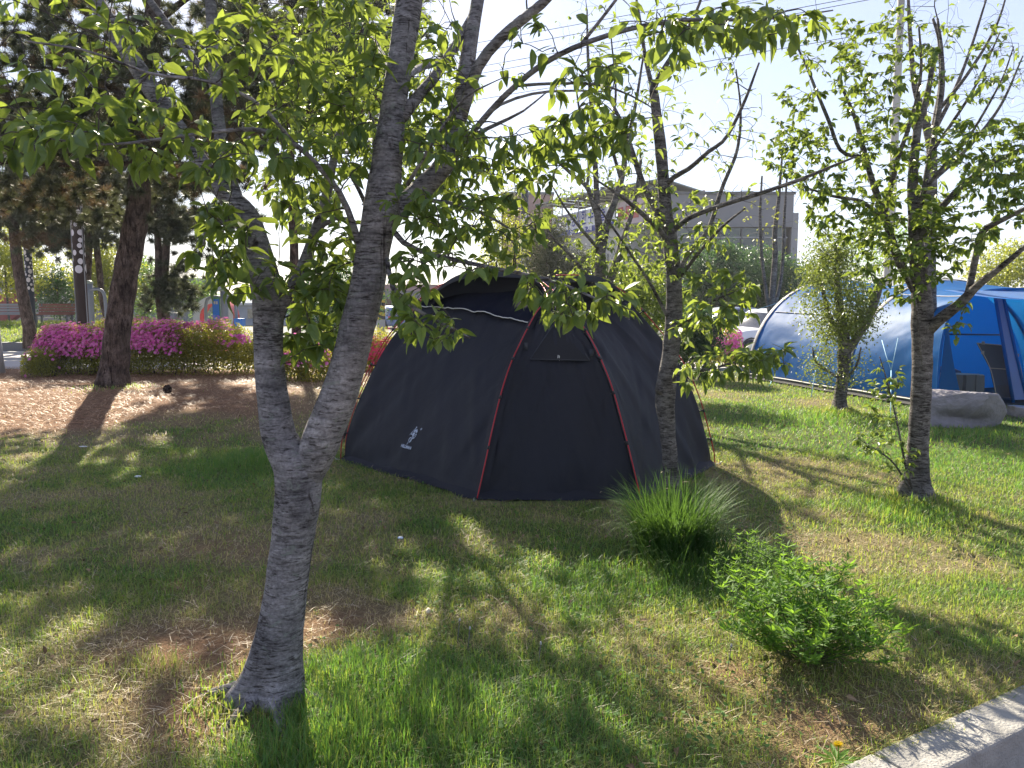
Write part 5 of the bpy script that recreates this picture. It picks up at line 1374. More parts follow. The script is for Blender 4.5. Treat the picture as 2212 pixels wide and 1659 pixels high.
azalea("azalea_hedge", "long clipped azalea hedge in magenta bloom behind the leaning pine", hx0 + .05, hx1 - .1, hy + .35, 1.1, 1.08, .20, 36000, 7200, 3, .86)
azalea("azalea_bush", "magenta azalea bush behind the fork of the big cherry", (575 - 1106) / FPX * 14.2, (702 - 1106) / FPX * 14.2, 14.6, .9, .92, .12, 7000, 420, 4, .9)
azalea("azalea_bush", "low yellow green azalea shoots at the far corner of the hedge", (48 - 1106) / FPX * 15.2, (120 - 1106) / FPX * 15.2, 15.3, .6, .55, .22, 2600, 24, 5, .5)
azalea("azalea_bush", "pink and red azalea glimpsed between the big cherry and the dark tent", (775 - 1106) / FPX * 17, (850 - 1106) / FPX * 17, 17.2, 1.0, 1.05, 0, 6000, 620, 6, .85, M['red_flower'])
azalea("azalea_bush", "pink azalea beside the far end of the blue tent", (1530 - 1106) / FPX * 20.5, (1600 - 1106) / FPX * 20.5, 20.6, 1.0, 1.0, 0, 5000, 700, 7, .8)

# ------------------------------------------------------------------ pines
def pine(label, limbs, base, seed, ells, n_per, group="pines behind the azalea hedge", dry=.12, name="pine_tree", tuft=40, nl_=.15, wid=.011, mult=2.2):
    """limbs: trunk first; ells: (px, py, rx, ry, D0, D1, number of tufts)"""
    rg = np.random.default_rng(seed)
    base = np.asarray(base, float)
    root = thing(name, base, label, "pine tree", group)
    tr = MB(); nodes, rads = [], []
    for i, l in enumerate(limbs):
        rr = l[:, 3].copy()
        if i == 0: rr = rr * (1 + .25 * np.exp(-np.maximum(l[:, 2] - base[2], 0) / .25))
        tr.tube(l[:, :3], rr, seg=18 if i == 0 else 8, bump=.16, seed=seed + i, bscale=6)
        nodes.append(l[:, :3]); rads.append(rr)
    tr.build("trunk", M['pine_bark'], root, origin=base)
    nodes = np.concatenate(nodes); rads = np.concatenate(rads)
    T, isd = [], []
    for e in ells:
        cx, cy, rx, ry, Da, Db, n = e[:7]; n = int(n * mult)
        # flat plates of twigs
        npl = max(3, n // 14)
        for k in range(npl):
            a = rg.random() * 6.283; r = math.sqrt(rg.random())
            c = P(cx + rx * r * math.cos(a), cy + ry * r * math.sin(a), rg.uniform(Da, Db))
            m_ = max(4, n // npl)
            q = c + rg.normal(size=(m_, 3)) * np.array([.45, .45, .13])
            T.append(q); isd.append(np.full(m_, rg.random() < (e[7] if len(e) > 7 else dry)))
    T = np.concatenate(T); isd = np.concatenate(isd)
    o = np.argsort(np.array([np.min(np.sum((nodes - t) ** 2, 1)) for t in T])); T = T[o]; isd = isd[o]
    cv = grow(nodes, rads, T, rg, rmax=.03, tip=.003, sag=.05, wig=.05, maxn=5)
    cr = MB(); dr = MB()
    end = {tuple(np.round(t, 5)): k for k, t in enumerate(T)}
    P_, D_, F_ = [], [], []
    for p, r in cv:
        cr.tube(p, r, seg=4, mat=1, cap=False)
        d = norm(p[-1] - p[-2]); k = end[tuple(np.round(p[-1], 5))]
        for f in (1.0, .86, .7):
            q = p[-1] * f + p[-2] * (1 - f)
            P_.append(q); D_.append(d * .6 + np.array([0, 0, .45])); F_.append(isd[k])
    P_, D_, F_ = np.array(P_), np.array(D_), np.array(F_)
    n = len(P_)
    pos = np.repeat(P_, tuft, 0); dd = norm(np.repeat(norm(D_), tuft, 0) * .55 + rvec(n * tuft, rg))
    sd = norm(np.cross(dd, rvec(n * tuft, rg)))
    L_ = nl_ * rg.uniform(.7, 1.25, n * tuft)
    V = np.stack([pos - sd * wid / 2, pos + sd * wid / 2, pos + dd * L_[:, None] + np.array([0, 0, -.012])], 1)
    fl = np.repeat(F_, tuft)
    at = np.clip(np.repeat(rg.random(n), tuft) * .7 + rg.random(n * tuft) * .3, 0, 1)
    for m_, mk in ((0, ~fl), (2, fl)):
        v = V[mk]; i = np.arange(len(v))[:, None] * 3
        if len(v): cr.add(v.reshape(-1, 3), None, np.concatenate([i, i + 1, i + 2], 1), m_, np.repeat(at[mk], 3))
    cr.build("crown", [M['needle'], M['twig'], M['dry_needle']], root, origin=base, smooth=False)
    return root
p1 = G(244, 834); Dp = p1[1]
pine("thick leaning pine standing in front of the azalea hedge",
     [limb([(243, 838, Dp, 60), (250, 760, Dp, 55), (258, 680, Dp, 52), (272, 590, Dp, 50), (288, 510, Dp, 48), (300, 430, Dp, 46), (305, 350, Dp, 42), (308, 250, Dp, 38), (318, 120, Dp, 32), (335, -40, Dp + .3, 26), (345, -220, Dp + .5, 18), (350, -380, Dp + .6, 10)]),
      limb([(304, 356, Dp, 14), (240, 352, Dp - .2, 12), (150, 356, Dp - .4, 10), (60, 352, Dp - .6, 8), (-60, 350, Dp - .8, 5)]),
      limb([(305, 330, Dp, 14), (350, 320, Dp - .3, 12), (420, 330, Dp - .6, 8)]), limb([(310, 230, Dp, 16), (220, 180, Dp - .4, 12), (120, 150, Dp - .8, 8), (0, 140, Dp - 1, 5)]),
      limb([(312, 200, Dp, 16), (420, 150, Dp + .4, 12), (540, 130, Dp + .8, 8)]), limb([(320, 100, Dp, 15), (230, 30, Dp + .6, 11), (130, -20, Dp + 1, 7)]), limb([(326, 60, Dp, 15), (430, -20, Dp - .5, 11), (560, -60, Dp - 1, 7)]),
      limb([(340, -120, Dp + .4, 13), (240, -200, Dp, 9), (140, -240, Dp, 5)]), limb([(342, -140, Dp + .4, 13), (460, -220, Dp + .6, 9), (560, -260, Dp + .6, 5)])],
     p1, 21, [(80, 110, 200, 130, Dp - 1.5, Dp + 1.5, 190), (330, 150, 200, 130, Dp - 1.5, Dp + 1.5, 200), (560, 160, 130, 130, Dp - 1.2, Dp + 1.5, 130), (60, 260, 160, 80, Dp - 1.2, Dp + .6, 170), (90, 400, 110, 36, Dp - .8, Dp + .4, 60, .35),
              (390, 400, 60, 50, Dp - .6, Dp + .6, 30, .5), (330, 280, 150, 60, Dp - 1, Dp + 1, 110), (300, -240, 300, 190, Dp - 2, Dp + 2, 260), (180, 470, 70, 26, Dp - .4, Dp + .4, 26, .1)], 26)
def bpine(label, trunks, ells, seed, dry=.08):
    b = trunks[0][0]
    base = np.array([*P(b[0], b[1], b[2])[:2], 0.2])
    tr = [list(t) for t in trunks]
    L_ = [limb(t) for t in tr]
    L_[0] = np.concatenate([np.array([[base[0], base[1], base[2] - .05, L_[0][0, 3]]]), L_[0]])
    return pine(label, L_, base, seed, ells, 20, dry=dry, tuft=34, nl_=.22, wid=.022)
bpine("slim dark pine leaning left beside the bluish dotted post", [[(62, 706, 27, 24), (46, 620, 27, 22), (34, 540, 27, 21), (28, 440, 27, 18), (30, 330, 27, 14), (40, 200, 27, 10)], [(30, 470, 27, 8), (90, 440, 26.5, 7), (150, 430, 26, 4)], [(32, 420, 27, 8), (-40, 400, 26.5, 6)]],
      [(50, 440, 130, 80, 25.5, 28.5, 200), (60, 300, 140, 90, 25, 29, 180), (140, 520, 70, 40, 25.5, 27.5, 60)], 22)
bpine("twin stemmed slim pine in the middle distance right of the leaning pine", [[(356, 700, 26, 25), (348, 640, 26, 24), (343, 560, 26, 16), (340, 470, 26, 14), (342, 380, 26, 12), (345, 250, 26, 8)], [(352, 650, 26, 18), (358, 560, 26, 17), (362, 470, 26, 15), (368, 380, 26, 12), (375, 250, 26, 8)], [(362, 480, 26, 7), (410, 460, 25.6, 6), (450, 470, 25.5, 3)], [(342, 510, 26, 6), (310, 490, 25.6, 4)]],
      [(360, 450, 100, 50, 24.8, 27, 130), (400, 520, 50, 60, 25.4, 27, 60), (350, 320, 120, 100, 24.5, 27.5, 190), (385, 630, 28, 60, 25.6, 26.4, 70)], 23)
bpine("dark pine behind the brown dotted post", [[(186, 700, 29, 22), (186, 620, 29, 20), (190, 540, 29, 18), (200, 440, 29, 15), (205, 330, 29, 11)], [(200, 450, 29, 8), (150, 430, 28.5, 6), (110, 440, 28, 3)], [(198, 480, 29, 8), (250, 450, 28.5, 6), (270, 440, 28, 3)]],
      [(190, 430, 120, 60, 27.5, 30.5, 190), (200, 320, 130, 80, 27.5, 30.5, 180), (240, 500, 50, 40, 28, 30, 50), (120, 500, 50, 30, 28, 30, 40)], 24)
bpine("thin pine bent to the right just left of the leaning pine", [[(240, 700, 28, 22), (222, 650, 28, 14), (214, 580, 28, 13), (206, 500, 28, 12), (204, 400, 28, 9)], [(206, 500, 28, 5), (240, 470, 27.6, 4)]],
      [(220, 380, 90, 60, 27, 29, 110), (200, 270, 130, 70, 27, 29, 110)], 25)
bpine("tall dark pine behind the crown of the big cherry", [[(640, 690, 20, 20), (636, 560, 20, 19), (630, 420, 20, 17), (628, 250, 20, 14), (630, 60, 20, 10), (632, -120, 20, 7)], [(630, 300, 20, 9), (540, 250, 19.4, 7), (450, 240, 19, 4)], [(629, 260, 20, 9), (720, 200, 19.5, 7), (800, 190, 19, 4)], [(630, 100, 20, 8), (540, 40, 19.4, 5)], [(630, 120, 20, 8), (740, 60, 20.4, 5)]],
      [(560, 220, 130, 100, 18.6, 21.4, 170), (690, 190, 110, 110, 18.6, 21.4, 170), (600, 40, 150, 90, 18.6, 21.4, 150), (480, 420, 60, 60, 19, 20.4, 50), (800, 60, 90, 90, 19, 21, 90)], 26)

# ------------------------------------------------------------------ background trees and shrubs
def puff_tree(name, label, px, D, topy, rx, h0y, n, mats, seed, group=None, leafsz=.09, lpt=9, trunkw=.12, aspect=.55, squash=1.0, lean=0.0, cat="tree", stems=1, skip=0.0, dens=3.0):
    """tree given by the picture column of its trunk, the distance, the top row, the crown half width (px) and the row where leaves start"""
    rg = np.random.default_rng(seed)
    X = (px - 1106) / FPX * D
    b = np.array([X, D, float(gz(X, D))])
    zt = P(px, topy, D)[2]; z0 = P(px, h0y, D)[2]; rxm = W(rx, D)
    limbs = []
    for s in range(stems):
        o_ = (s - (stems - 1) / 2) * rxm * .5
        t_ = np.array([[b[0] + o_ * .15, b[1], b[2] - .05, trunkw / 2], [b[0] + o_ * .5, b[1] + .1 * rg.normal(), (b[2] + z0) / 2, trunkw * .42], [b[0] + o_ + lean * .5, b[1] + .2 * rg.normal(), (z0 + zt) / 2, trunkw * .28], [b[0] + o_ * 1.1 + lean, b[1], zt - .1 * (zt - z0), trunkw * .1]])
        limbs.append(cm(t_, 24))
        for k in range(7):
            f = rg.uniform(.35, .9); p0 = limbs[-1 - k if k == 0 else -(k + 1)][int(f * 23)]
            a = rg.random() * 6.283
            e = p0[:3] + np.array([math.cos(a) * rxm * .6, math.sin(a) * rxm * .6, (zt - z0) * rg.uniform(.05, .2)])
            limbs.append(cm(np.array([[*p0[:3], p0[3] * .55], [*((p0[:3] + e) / 2 + np.array([0, 0, .05])), p0[3] * .4], [*e, p0[3] * .18]]), 10))
    c = np.array([b[0] + lean * .6, b[1], (z0 + zt) / 2])
    v = rvec(n, rg) * (rg.random(n) ** .42)[:, None]
    T = c + v * np.array([rxm, rxm * .85, (zt - z0) / 2])
    T[:, 2] = np.maximum(T[:, 2], b[2] + .1)
    keep = fbm(T * (1.6 / max(rxm, .3)), seed + 3, 3) > skip
    T = T[keep]
    return make_tree(name, label, cat, limbs, [], (mats[0], mats[1], M['twig']), b, seed, group, leaf=dict(aspect=aspect, droop=.15, detail=0, hang=.1, spread=.9), segs=8, rmax=.02, targets3=(T, np.full(len(T), 4), np.full(len(T), leafsz)), puff=(int(lpt * dens), max(leafsz * 1.6, rxm * .11)))
DB = M['cherry_bark_far']; YL, GL, DL, CLf = M['yellow_leaf'], M['green_leaf'], M['dark_leaf'], M['cherry_leaf']
grp = "leafy trees beyond the hedge"
puff_tree("maple_tree", "yellow green maple at the left edge behind the dotted bluish post", 25, 36, 480, 90, 650, 230, (DB, YL), 51, grp, .15, 12, squash=.6)
puff_tree("maple_tree", "bright yellow green maple between the brown dotted post and the leaning pine", 232, 37, 500, 75, 690, 230, (DB, YL), 52, grp, .15, 12)
puff_tree("broadleaf_tree", "bluish green low tree in front of the granite wall", 135, 38, 570, 55, 690, 170, (DB, M['dark_leaf']), 53, grp, .13, 10)
puff_tree("broadleaf_tree", "airy light green young tree right of the leaning pine", 318, 40, 545, 55, 700, 150, (DB, GL), 54, grp, .14, 10)
puff_tree("broadleaf_tree", "small light green tree beside the red ring sculpture", 436, 42, 600, 32, 690, 80, (DB, GL), 55, grp, .14, 8)
puff_tree("broadleaf_tree", "pale green tree standing far behind the plum's right branches", 2170, 36, 520, 90, 650, 200, (DB, YL), 56, None, .16, 9)
puff_tree("broadleaf_tree", "thin crowned tree far behind the bushy ornamental tree", 1905, 34, 470, 90, 620, 120, (DB, GL), 57, None, .14, 6)
grp = "dark round trees in front of the grey building"
puff_tree("pagoda_tree", "dark green round crowned tree below the grey building's left half", 1545, 40, 520, 85, 700, 420, (DB, DL), 58, grp, .17, 12)
puff_tree("pagoda_tree", "dark green round crowned tree below the grey building's right half", 1640, 42, 535, 85, 700, 420, (DB, DL), 59, grp, .17, 12)
puff_tree("pagoda_tree", "dull green round crowned tree right of the grey building", 1745, 44, 560, 80, 710, 360, (DB, DL), 60, grp, .17, 11)
puff_tree("juniper", "dull dark conical shrub under the banner's left end", 1180, 30, 450, 55, 690, 330, (DB, M['needle']), 61, None, .13, 14, aspect=.3, cat="shrub")
puff_tree("juniper", "rounded dull green shrub below the banner's middle", 1255, 29, 535, 42, 690, 200, (DB, M['needle']), 62, None, .12, 14, aspect=.3, cat="shrub")
puff_tree("ginkgo_tree", "narrow yellow green tree left of the white dotted post by the banner", 1085, 22, 395, 55, 640, 190, (DB, YL), 63, None, .075, 8, trunkw=.08, stems=3)
puff_tree("shrub", "bright leafy shrub behind the dark tent's right shoulder", 1370, 14, 560, 110, 760, 260, (DB, CLf), 64, None, .085, 8, trunkw=.06, stems=3, cat="shrub")
puff_tree("shrub", "bright leafy shrub below the multi stemmed cherry behind the dark tent", 1240, 14.5, 590, 60, 760, 120, (DB, CLf), 65, None, .085, 8, trunkw=.05, stems=2, cat="shrub")
puff_tree("shrub", "dark evergreen shrub between the dark tent and the blue tent", 1500, 17, 660, 60, 800, 260, (DB, DL), 66, None, .07, 12, trunkw=.06, stems=3, cat="shrub")
puff_tree("broadleaf_tree", "dark leafed tree behind the big cherry's fork", 720, 26, 560, 110, 730, 300, (DB, DL), 67, None, .11, 10)
# slender clump of bare stems with a few yellow leaves
bb = np.array([*P(1668, 690, 19)[:2], 0.0])
make_tree("young_tree", "slender three stemmed young tree with few yellow leaves behind the blue tent", "tree",
          [limb([(1668, 770, 19, 16), (1666, 690, 19, 14), (1668, 640, 19, 13), (1674, 560, 19, 12), (1674, 500, 19, 10), (1682, 430, 19, 7), (1690, 330, 19, 4)]), limb([(1664, 690, 19, 8), (1655, 630, 19, 8), (1646, 560, 19, 7), (1642, 470, 19, 6), (1646, 380, 19, 4)]), limb([(1668, 680, 19, 8), (1684, 620, 19, 8), (1692, 550, 19, 7), (1694, 480, 19, 6), (1700, 380, 19, 4)])],
          [(1650, 480, 50, 60, 18.6, 19.4, 30, 2.5, .09), (1690, 450, 50, 90, 18.6, 19.4, 30, 1.5, .09)], (DB, YL, M['twig']), bb, 71, leaf=dict(detail=0), rmax=.008)
# cherry with several stems behind the tent
bD = 12.2; bb = np.array([*P(1296, 700, bD)[:2], 0.0])
make_tree("cherry_tree", "dark multi stemmed cherry rising right behind the dark tent's top", "tree",
          [limb([(1296, 880, bD, 34), (1296, 700, bD, 28), (1297, 600, bD, 24), (1296, 520, bD, 20), (1290, 450, bD, 13), (1286, 360, bD, 11), (1278, 240, bD, 9), (1270, 120, bD, 6), (1268, 20, bD, 3)]),
           limb([(1297, 560, bD, 18), (1312, 480, bD, 15), (1330, 430, bD, 14), (1346, 370, bD, 13), (1352, 320, bD, 10), (1372, 230, bD, 7), (1390, 120, bD, 4)]),
           limb([(1291, 470, bD, 11), (1281, 440, bD, 11), (1268, 404, bD, 10), (1240, 380, bD, 8), (1200, 345, bD, 6), (1170, 320, bD, 3)]), limb([(1268, 404, bD, 7), (1272, 350, bD, 7), (1255, 260, bD, 5), (1240, 160, bD, 3)]),
           limb([(1310, 620, bD + .3, 20), (1330, 570, bD + .4, 18), (1345, 520, bD + .5, 12), (1370, 440, bD + .6, 9), (1385, 340, bD + .7, 6)]), limb([(1340, 385, bD, 8), (1320, 300, bD - .3, 7), (1330, 200, bD - .4, 5), (1320, 80, bD - .5, 3)]),
           limb([(1300, 545, bD, 9), (1260, 500, bD - .3, 7), (1225, 455, bD - .5, 5), (1195, 405, bD - .6, 3)]), limb([(1285, 620, bD, 8), (1240, 560, bD - .3, 7), (1200, 520, bD - .5, 5), (1170, 480, bD - .6, 3)])],
          [(1300, 300, 120, 150, bD - 1, bD + 1, 90, 2.0, .085), (1230, 350, 80, 90, bD - .8, bD + .6, 50, 3, .085), (1300, 120, 130, 120, bD - 1, bD + 1, 80, 1.4, .085), (1290, 560, 70, 60, bD - .8, bD + .6, 80, 7, .09), (1230, 470, 90, 70, bD - .8, bD + .6, 50, 5, .085), (1380, 480, 70, 70, bD - .8, bD + .6, 60, 6, .085), (1390, 560, 60, 80, bD - .6, bD + .6, 50, 5, .09), (1340, 420, 70, 60, bD - .8, bD + .6, 36, 3, .085), (1280, -80, 200, 90, bD - 1, bD + 1, 60, 3, .085)],
          (DB, CLf, M['twig']), bb, 72, rmax=.012, leaf=dict(detail=1))
# taller tree with bare twigs behind the plum
bD = 12.5; bb = np.array([*P(2010, 700, bD)[:2], 0.0])
make_tree("tall_tree", "tall half bare tree rising behind the plum tree's right side", "tree",
          [limb([(2012, 870, bD, 30), (2010, 700, bD, 26), (2008, 520, bD, 24), (2012, 400, bD, 22), (2012, 320, bD, 20), (1995, 250, bD, 16), (1975, 180, bD, 12), (1965, 60, bD, 8), (1960, -60, bD, 4)]),
           limb([(2012, 320, bD, 16), (2022, 260, bD, 16), (2034, 180, bD, 13), (2030, 90, bD, 9), (2015, 40, bD, 5)]), limb([(2020, 280, bD, 10), (2060, 200, bD, 8), (2095, 110, bD, 6), (2130, 0, bD, 4)]),
           limb([(2026, 240, bD, 9), (2090, 160, bD - .5, 7), (2150, 60, bD - .8, 5), (2180, -30, bD - 1, 3)]), limb([(2014, 390, bD, 10), (2090, 320, bD - .5, 8), (2160, 230, bD - .8, 6), (2210, 120, bD - 1, 3)])],
          [(2110, 110, 110, 120, bD - 1.4, bD + 1, 130, .25, .06), (2170, 220, 70, 100, bD - 1.4, bD, 80, .3, .06), (1970, 60, 60, 100, bD - .6, bD + .6, 40, 1.5, .07)], (DB, M['plum_leaf'], M['twig']), bb, 73, rmax=.010, leaf=dict(detail=0))

# ------------------------------------------------------------------ paths, road and grass bank in the background
def sheet(name, x0, x1, y0, y1, z, mat, nx=24, ny=12, zf=None):
    mb = MB()
    X, Y = np.meshgrid(np.linspace(x0, x1, nx), np.linspace(y0, y1, ny))
    mb.grid(np.stack([X, Y, z + (zf(X, Y) if zf else 0 * X)], -1))
    o = mb.build(name, mat); return tag(o, kind="structure")
M['pave'] = plain("pale block paving", (0.42, 0.38, 0.35), 0.9, var=0.15, scale=4, bump=0.2, bscale=30)
M['asphalt'] = plain("asphalt", (0.07, 0.07, 0.075), 0.9, var=0.2, scale=9, bump=0.3, bscale=90)
M['bank'] = plain("bank grass", (0.055, 0.085, 0.025), 0.95, var=0.5, scale=5, bump=0.8, bscale=20)
M['granite'] = plain("grey granite", (0.30, 0.30, 0.31), 0.8, var=0.15, scale=30, bump=0.2)
M['granite_dark'] = plain("dark granite", (0.12, 0.125, 0.135), 0.7, var=0.15, scale=30)
M['concrete'] = plain("concrete", (0.40, 0.39, 0.38), 0.9, var=0.12, scale=8, bump=0.3, bscale=60)
sheet("promenade", -60, 16, 19.6, 26.9, 0.012, M['pave'])
sheet("road", -60, 90, 33, 60, 0.012, M['asphalt'])
for yy in (19.3, 23.2, 26.2):
    mb = MB(); mb.box((-22, yy, 0.03), (76, .24, .10)); tag(mb.build("path_kerb", M['concrete'], smooth=False), kind="structure")
sheet("grass_bank", -40, -13.5, 27.3, 33, 0.0, M['bank'], 80, 30, lambda X, Y: .31 + .62 * ss(27.3, 32.5, Y) + .05 * fbm(np.stack([X, Y], -1), 3, 3))
mb = MB(); mb.box((-26.7, 27.15, .15), (26.4, .30, .40)); tag(mb.build("stone_edging", M['granite_dark'], smooth=False), kind="structure")
mb = MB()
x, y = np.random.default_rng(5).uniform(-26, -13.7, 16000), np.random.default_rng(6).uniform(27.4, 32.5, 16000)
rg = np.random.default_rng(8)
blades(mb, x, y, rg.uniform(.08, .22, 16000), np.full(16000, .02), rg.uniform(.1, .8, 16000), rg.random(16000) * 6.28, rg.uniform(.4, .95, 16000), .31 + .62 * ss(27.3, 32.5, y))
tag(mb.build("bank_grass", GRASS, smooth=False), "longer grass on the raised bank behind the promenade", "grass", kind="stuff")
mb = MB(); hx = np.linspace(-900, 900, 90)
hz = 6 + 22 * fbm(np.stack([hx * .006, hx * 0], -1), 4, 4) * (1 - .55 * ss(-200, 300, hx))
mb.grid(np.stack([np.stack([hx, np.full(90, 700.0), np.full(90, -2.0)], -1), np.stack([hx, np.full(90, 760.0), hz * .8], -1), np.stack([hx, np.full(90, 860.0), hz], -1), np.stack([hx, np.full(90, 1100.0), np.full(90, -2.0)], -1)]))
tag(mb.build("hills", plain("wooded hill far off", (0.16, 0.20, 0.24), 1.0)), kind="structure")

# ------------------------------------------------------------------ buildings
def part(name, mats, root, *boxes, smooth=False, org=None):
    mb = MB()
    for b in boxes: mb.box(*b)
    return mb.build(name, mats, root, smooth=smooth, origin=org)
M['brick'] = plain("pinkish brick", (0.30, 0.185, 0.175), 0.9, var=0.12, scale=3, bump=0.2, bscale=40)
M['grey_clad'] = plain("grey cladding", (0.20, 0.20, 0.215), 0.6, var=0.06, scale=1.5)
M['glass'] = plain("dark green glazing", (0.03, 0.05, 0.05), 0.08, var=0.4, scale=.6, spec=0.8)
M['roof_sheet'] = plain("green grey roof sheet", (0.18, 0.22, 0.20), 0.5, var=0.15, scale=1)
M['dark_metal'] = plain("dark grey metal", (0.10, 0.105, 0.115), 0.5, var=0.1)
# brick block
o0 = np.array([-.4, 82.0, 0])
rt = thing("brick_building", o0, "tall plain pinkish brick block left of the banner", "building")
part("wall", M['brick'], rt, ((o0[0] + 2.0, 85, 6.6), (5.4, 6, 13.2)), org=o0)
part("parapet", M['dark_metal'], rt, ((o0[0] + 2.0, 85, 13.3), (5.6, 6.2, .25)), org=o0)
for k in range(3):
    part("window", M['glass'], rt, ((o0[0] + .2 + k * 1.6, 81.96, 9.0 - 3.2 * (k % 2)), (1.0, .12, 1.4)), org=o0)
part("downpipe", M['granite'], rt, ((o0[0] + 4.55, 81.9, 6), (.14, .14, 11)), org=o0)
# market hall with a sloping canopy
f0, f1_ = np.array([4.2, 80.0]), np.array([9.9, 67.0])
U_ = (f1_ - f0) / np.linalg.norm(f1_ - f0); N_ = np.array([U_[1], -U_[0]])
if np.dot(N_, -f0) < 0: N_ = -N_
FL = np.linalg.norm(f1_ - f0)
rotf = np.array([[U_[0], -N_[0], 0], [U_[1], -N_[1], 0], [0, 0, 1.0]])
def FP(a, d, z): return np.array([*(f0 + U_ * a + N_ * d), z])
o0 = FP(FL / 2, 0, 0)
rt = thing("market_hall", o0, "long hall with a sheet roofed terrace above the banner", "building")
mb = MB(); mb.box(FP(FL / 2, -4, 4.6), (FL, 8, 9.2), rotf); mb.build("wall", M['concrete'], rt, smooth=False, origin=o0)
mb = MB()
for k in range(5): mb.box(FP(1.5 + k * 2.8, .03, 5.2), (2.2, .12, 2.2), rotf)
mb.build("window", M['glass'], rt, smooth=False, origin=o0)
mb = MB(); mb.slab(np.array([[FP(-1, 1.6, 11.9), FP(FL + .6, 1.6, 11.5)], [FP(-1, -3, 12.9), FP(FL + .6, -3, 12.5)], [FP(-1, -8, 11.9), FP(FL + .6, -8, 11.5)]]), .12); mb.build("roof", M['roof_sheet'], rt, smooth=False, origin=o0)
mb = MB()
for k in range(9): mb.box(FP(k * FL / 8, -1.0, 11.75), (.12, 5.4, .22), rotf)
for d in (1.4, -.8, -3): mb.box(FP(FL / 2, d, 11.6), (FL, .10, .14), rotf)
mb.build("roof_beam", M['dark_metal'], rt, smooth=False, origin=o0)
for k in range(5):
    mb = MB(); mb.tube([FP(.4 + k * 3.3, .9, 9.1), FP(.4 + k * 3.3, .9, 11.7)], .06, seg=8); mb.build("post", M['granite'], rt, origin=o0)
mb = MB(); mb.box(FP(FL / 2, -7.9, 10.6), (FL, .1, 2.6), rotf); mb.build("back_wall", M['brick'], rt, smooth=False, origin=o0)
# banner on the hall
zt = 10.55; bh = 2.1
o0 = FP(6.2, .2, zt - bh)
M['banner_white'] = plain("white banner cloth", (0.80, 0.81, 0.84), 0.8, var=0.04)
M['banner_blue'] = plain("blue print", (0.03, 0.05, 0.30), 0.7, var=0.05)
rt = thing("banner", o0, "long white banner with blue Korean lettering on the hall behind the dark tent", "banner")
mb = MB(); mb.slab(np.array([[FP(a, .25 + .05 * math.sin(a * 2), zt), FP(a, .28 + .05 * math.sin(a * 2 + 1), zt - bh)] for a in np.linspace(-.5, 12.6, 40)]), .01); mb.build("cloth", M['banner_white'], rt, origin=o0)
mb = MB(); mb.slab(np.array([[FP(a, .34 + .05 * math.sin(a * 2 + .8), zt - bh * .74), FP(a, .345 + .05 * math.sin(a * 2 + 1), zt - bh * .995)] for a in np.linspace(.7, 12.58, 40)]), .01); mb.build("stripe", M['banner_blue'], rt, origin=o0)
u3, n3, z3 = np.array([*U_, 0]), np.array([*N_, 0]), np.array([0, 0, 1.0])
text_mesh("lettering", "낙조와 싱싱한 수산물", 1.5, FP(6.1, .42, zt - bh * .37), u3, z3, n3, M['banner_blue'], rt, o0, bold=.03, width=9.8)
text_mesh("stripe_lettering", "도 대 축 제", .5, FP(6.6, .44, zt - bh * .865), u3, z3, n3, M['banner_white'], rt, o0, bold=.01, width=4.2)
mb = MB(); mb.slab(np.array([[FP(a, .36, zt - .1), FP(a, .38, zt - bh * .98)] for a in np.linspace(-.5, .3, 6)]), .01); mb.build("red_end", plain("red print", (0.5, 0.04, 0.05), .7), rt, origin=o0)
o0 = FP(14.6, .2, 8.6)
rt = thing("banner", o0, "faded pink banner with red print right of the long white banner", "banner")
mb = MB(); mb.slab(np.array([[FP(a, .25, 10.5), FP(a, .28, 8.5)] for a in np.linspace(12.9, 17.6, 12)]), .01); mb.build("cloth", plain("faded pink banner", (0.50, 0.40, 0.42), .8), rt, origin=o0)
mb = MB()
for a in (13.5, 14.7, 15.9): mb.box(FP(a, .33, 9.5), (.8, .01, 1.1), rotf)
mb.build("red_print", plain("faded red print", (0.45, 0.10, 0.10), .8), rt, smooth=False, origin=o0)
# grey modern building
o0 = np.array([18.0, 64, 0])
rt = thing("office_building", o0, "modern grey building with a deep blank fascia over dark glazing", "building")
part("fascia", M['grey_clad'], rt, ((17.2, 66, 9.05), (9.6, 9, 2.5)), org=o0)
part("glazing", M['glass'], rt, ((17.2, 66.2, 5.9), (8.8, 8.6, 3.8)), org=o0)
part("wall", M['grey_clad'], rt, ((17.2, 66.2, 2.0), (8.8, 8.6, 4.0)), org=o0)
part("floor_slab", M['granite'], rt, ((17.2, 66.1, 5.0), (9.2, 8.9, .35)), ((17.2, 66.1, 7.0), (9.0, 8.75, .12)), org=o0)
for k in range(6):
    part("mullion", M['dark_metal'], rt, ((13.0 + k * 1.7, 61.8, 5.9), (.12, .16, 3.6)), org=o0)
part("roof_edge", M['dark_metal'], rt, ((17.2, 66, 10.4), (9.8, 9.2, .2)), org=o0)
part("end_wall", M['granite'], rt, ((22.2, 66, 6), (.5, 8.8, 5.8)), org=o0)
# low brick building behind the parked blue car
o0 = np.array([-10, 78, 0])
rt = thing("brick_building", o0, "low pinkish brick building with a grey band behind the parked blue car", "building")
part("wall", M['brick'], rt, ((-10, 82, 1.9), (16, 7, 3.8)), org=o0)
part("canopy", M['granite_dark'], rt, ((-10, 78.2, 2.75), (16.4, 1.4, .75)), org=o0)
for k in range(5): part("column", plain("brick red column", (0.28, 0.12, 0.12), .8), rt, ((-16 + k * 3.2, 77.9, 1.2), (.45, .45, 2.4)), org=o0)
for k in range(4): part("window", M['glass'], rt, ((-14.4 + k * 3.2, 78.45, 1.4), (2.0, .12, 1.5)), org=o0)
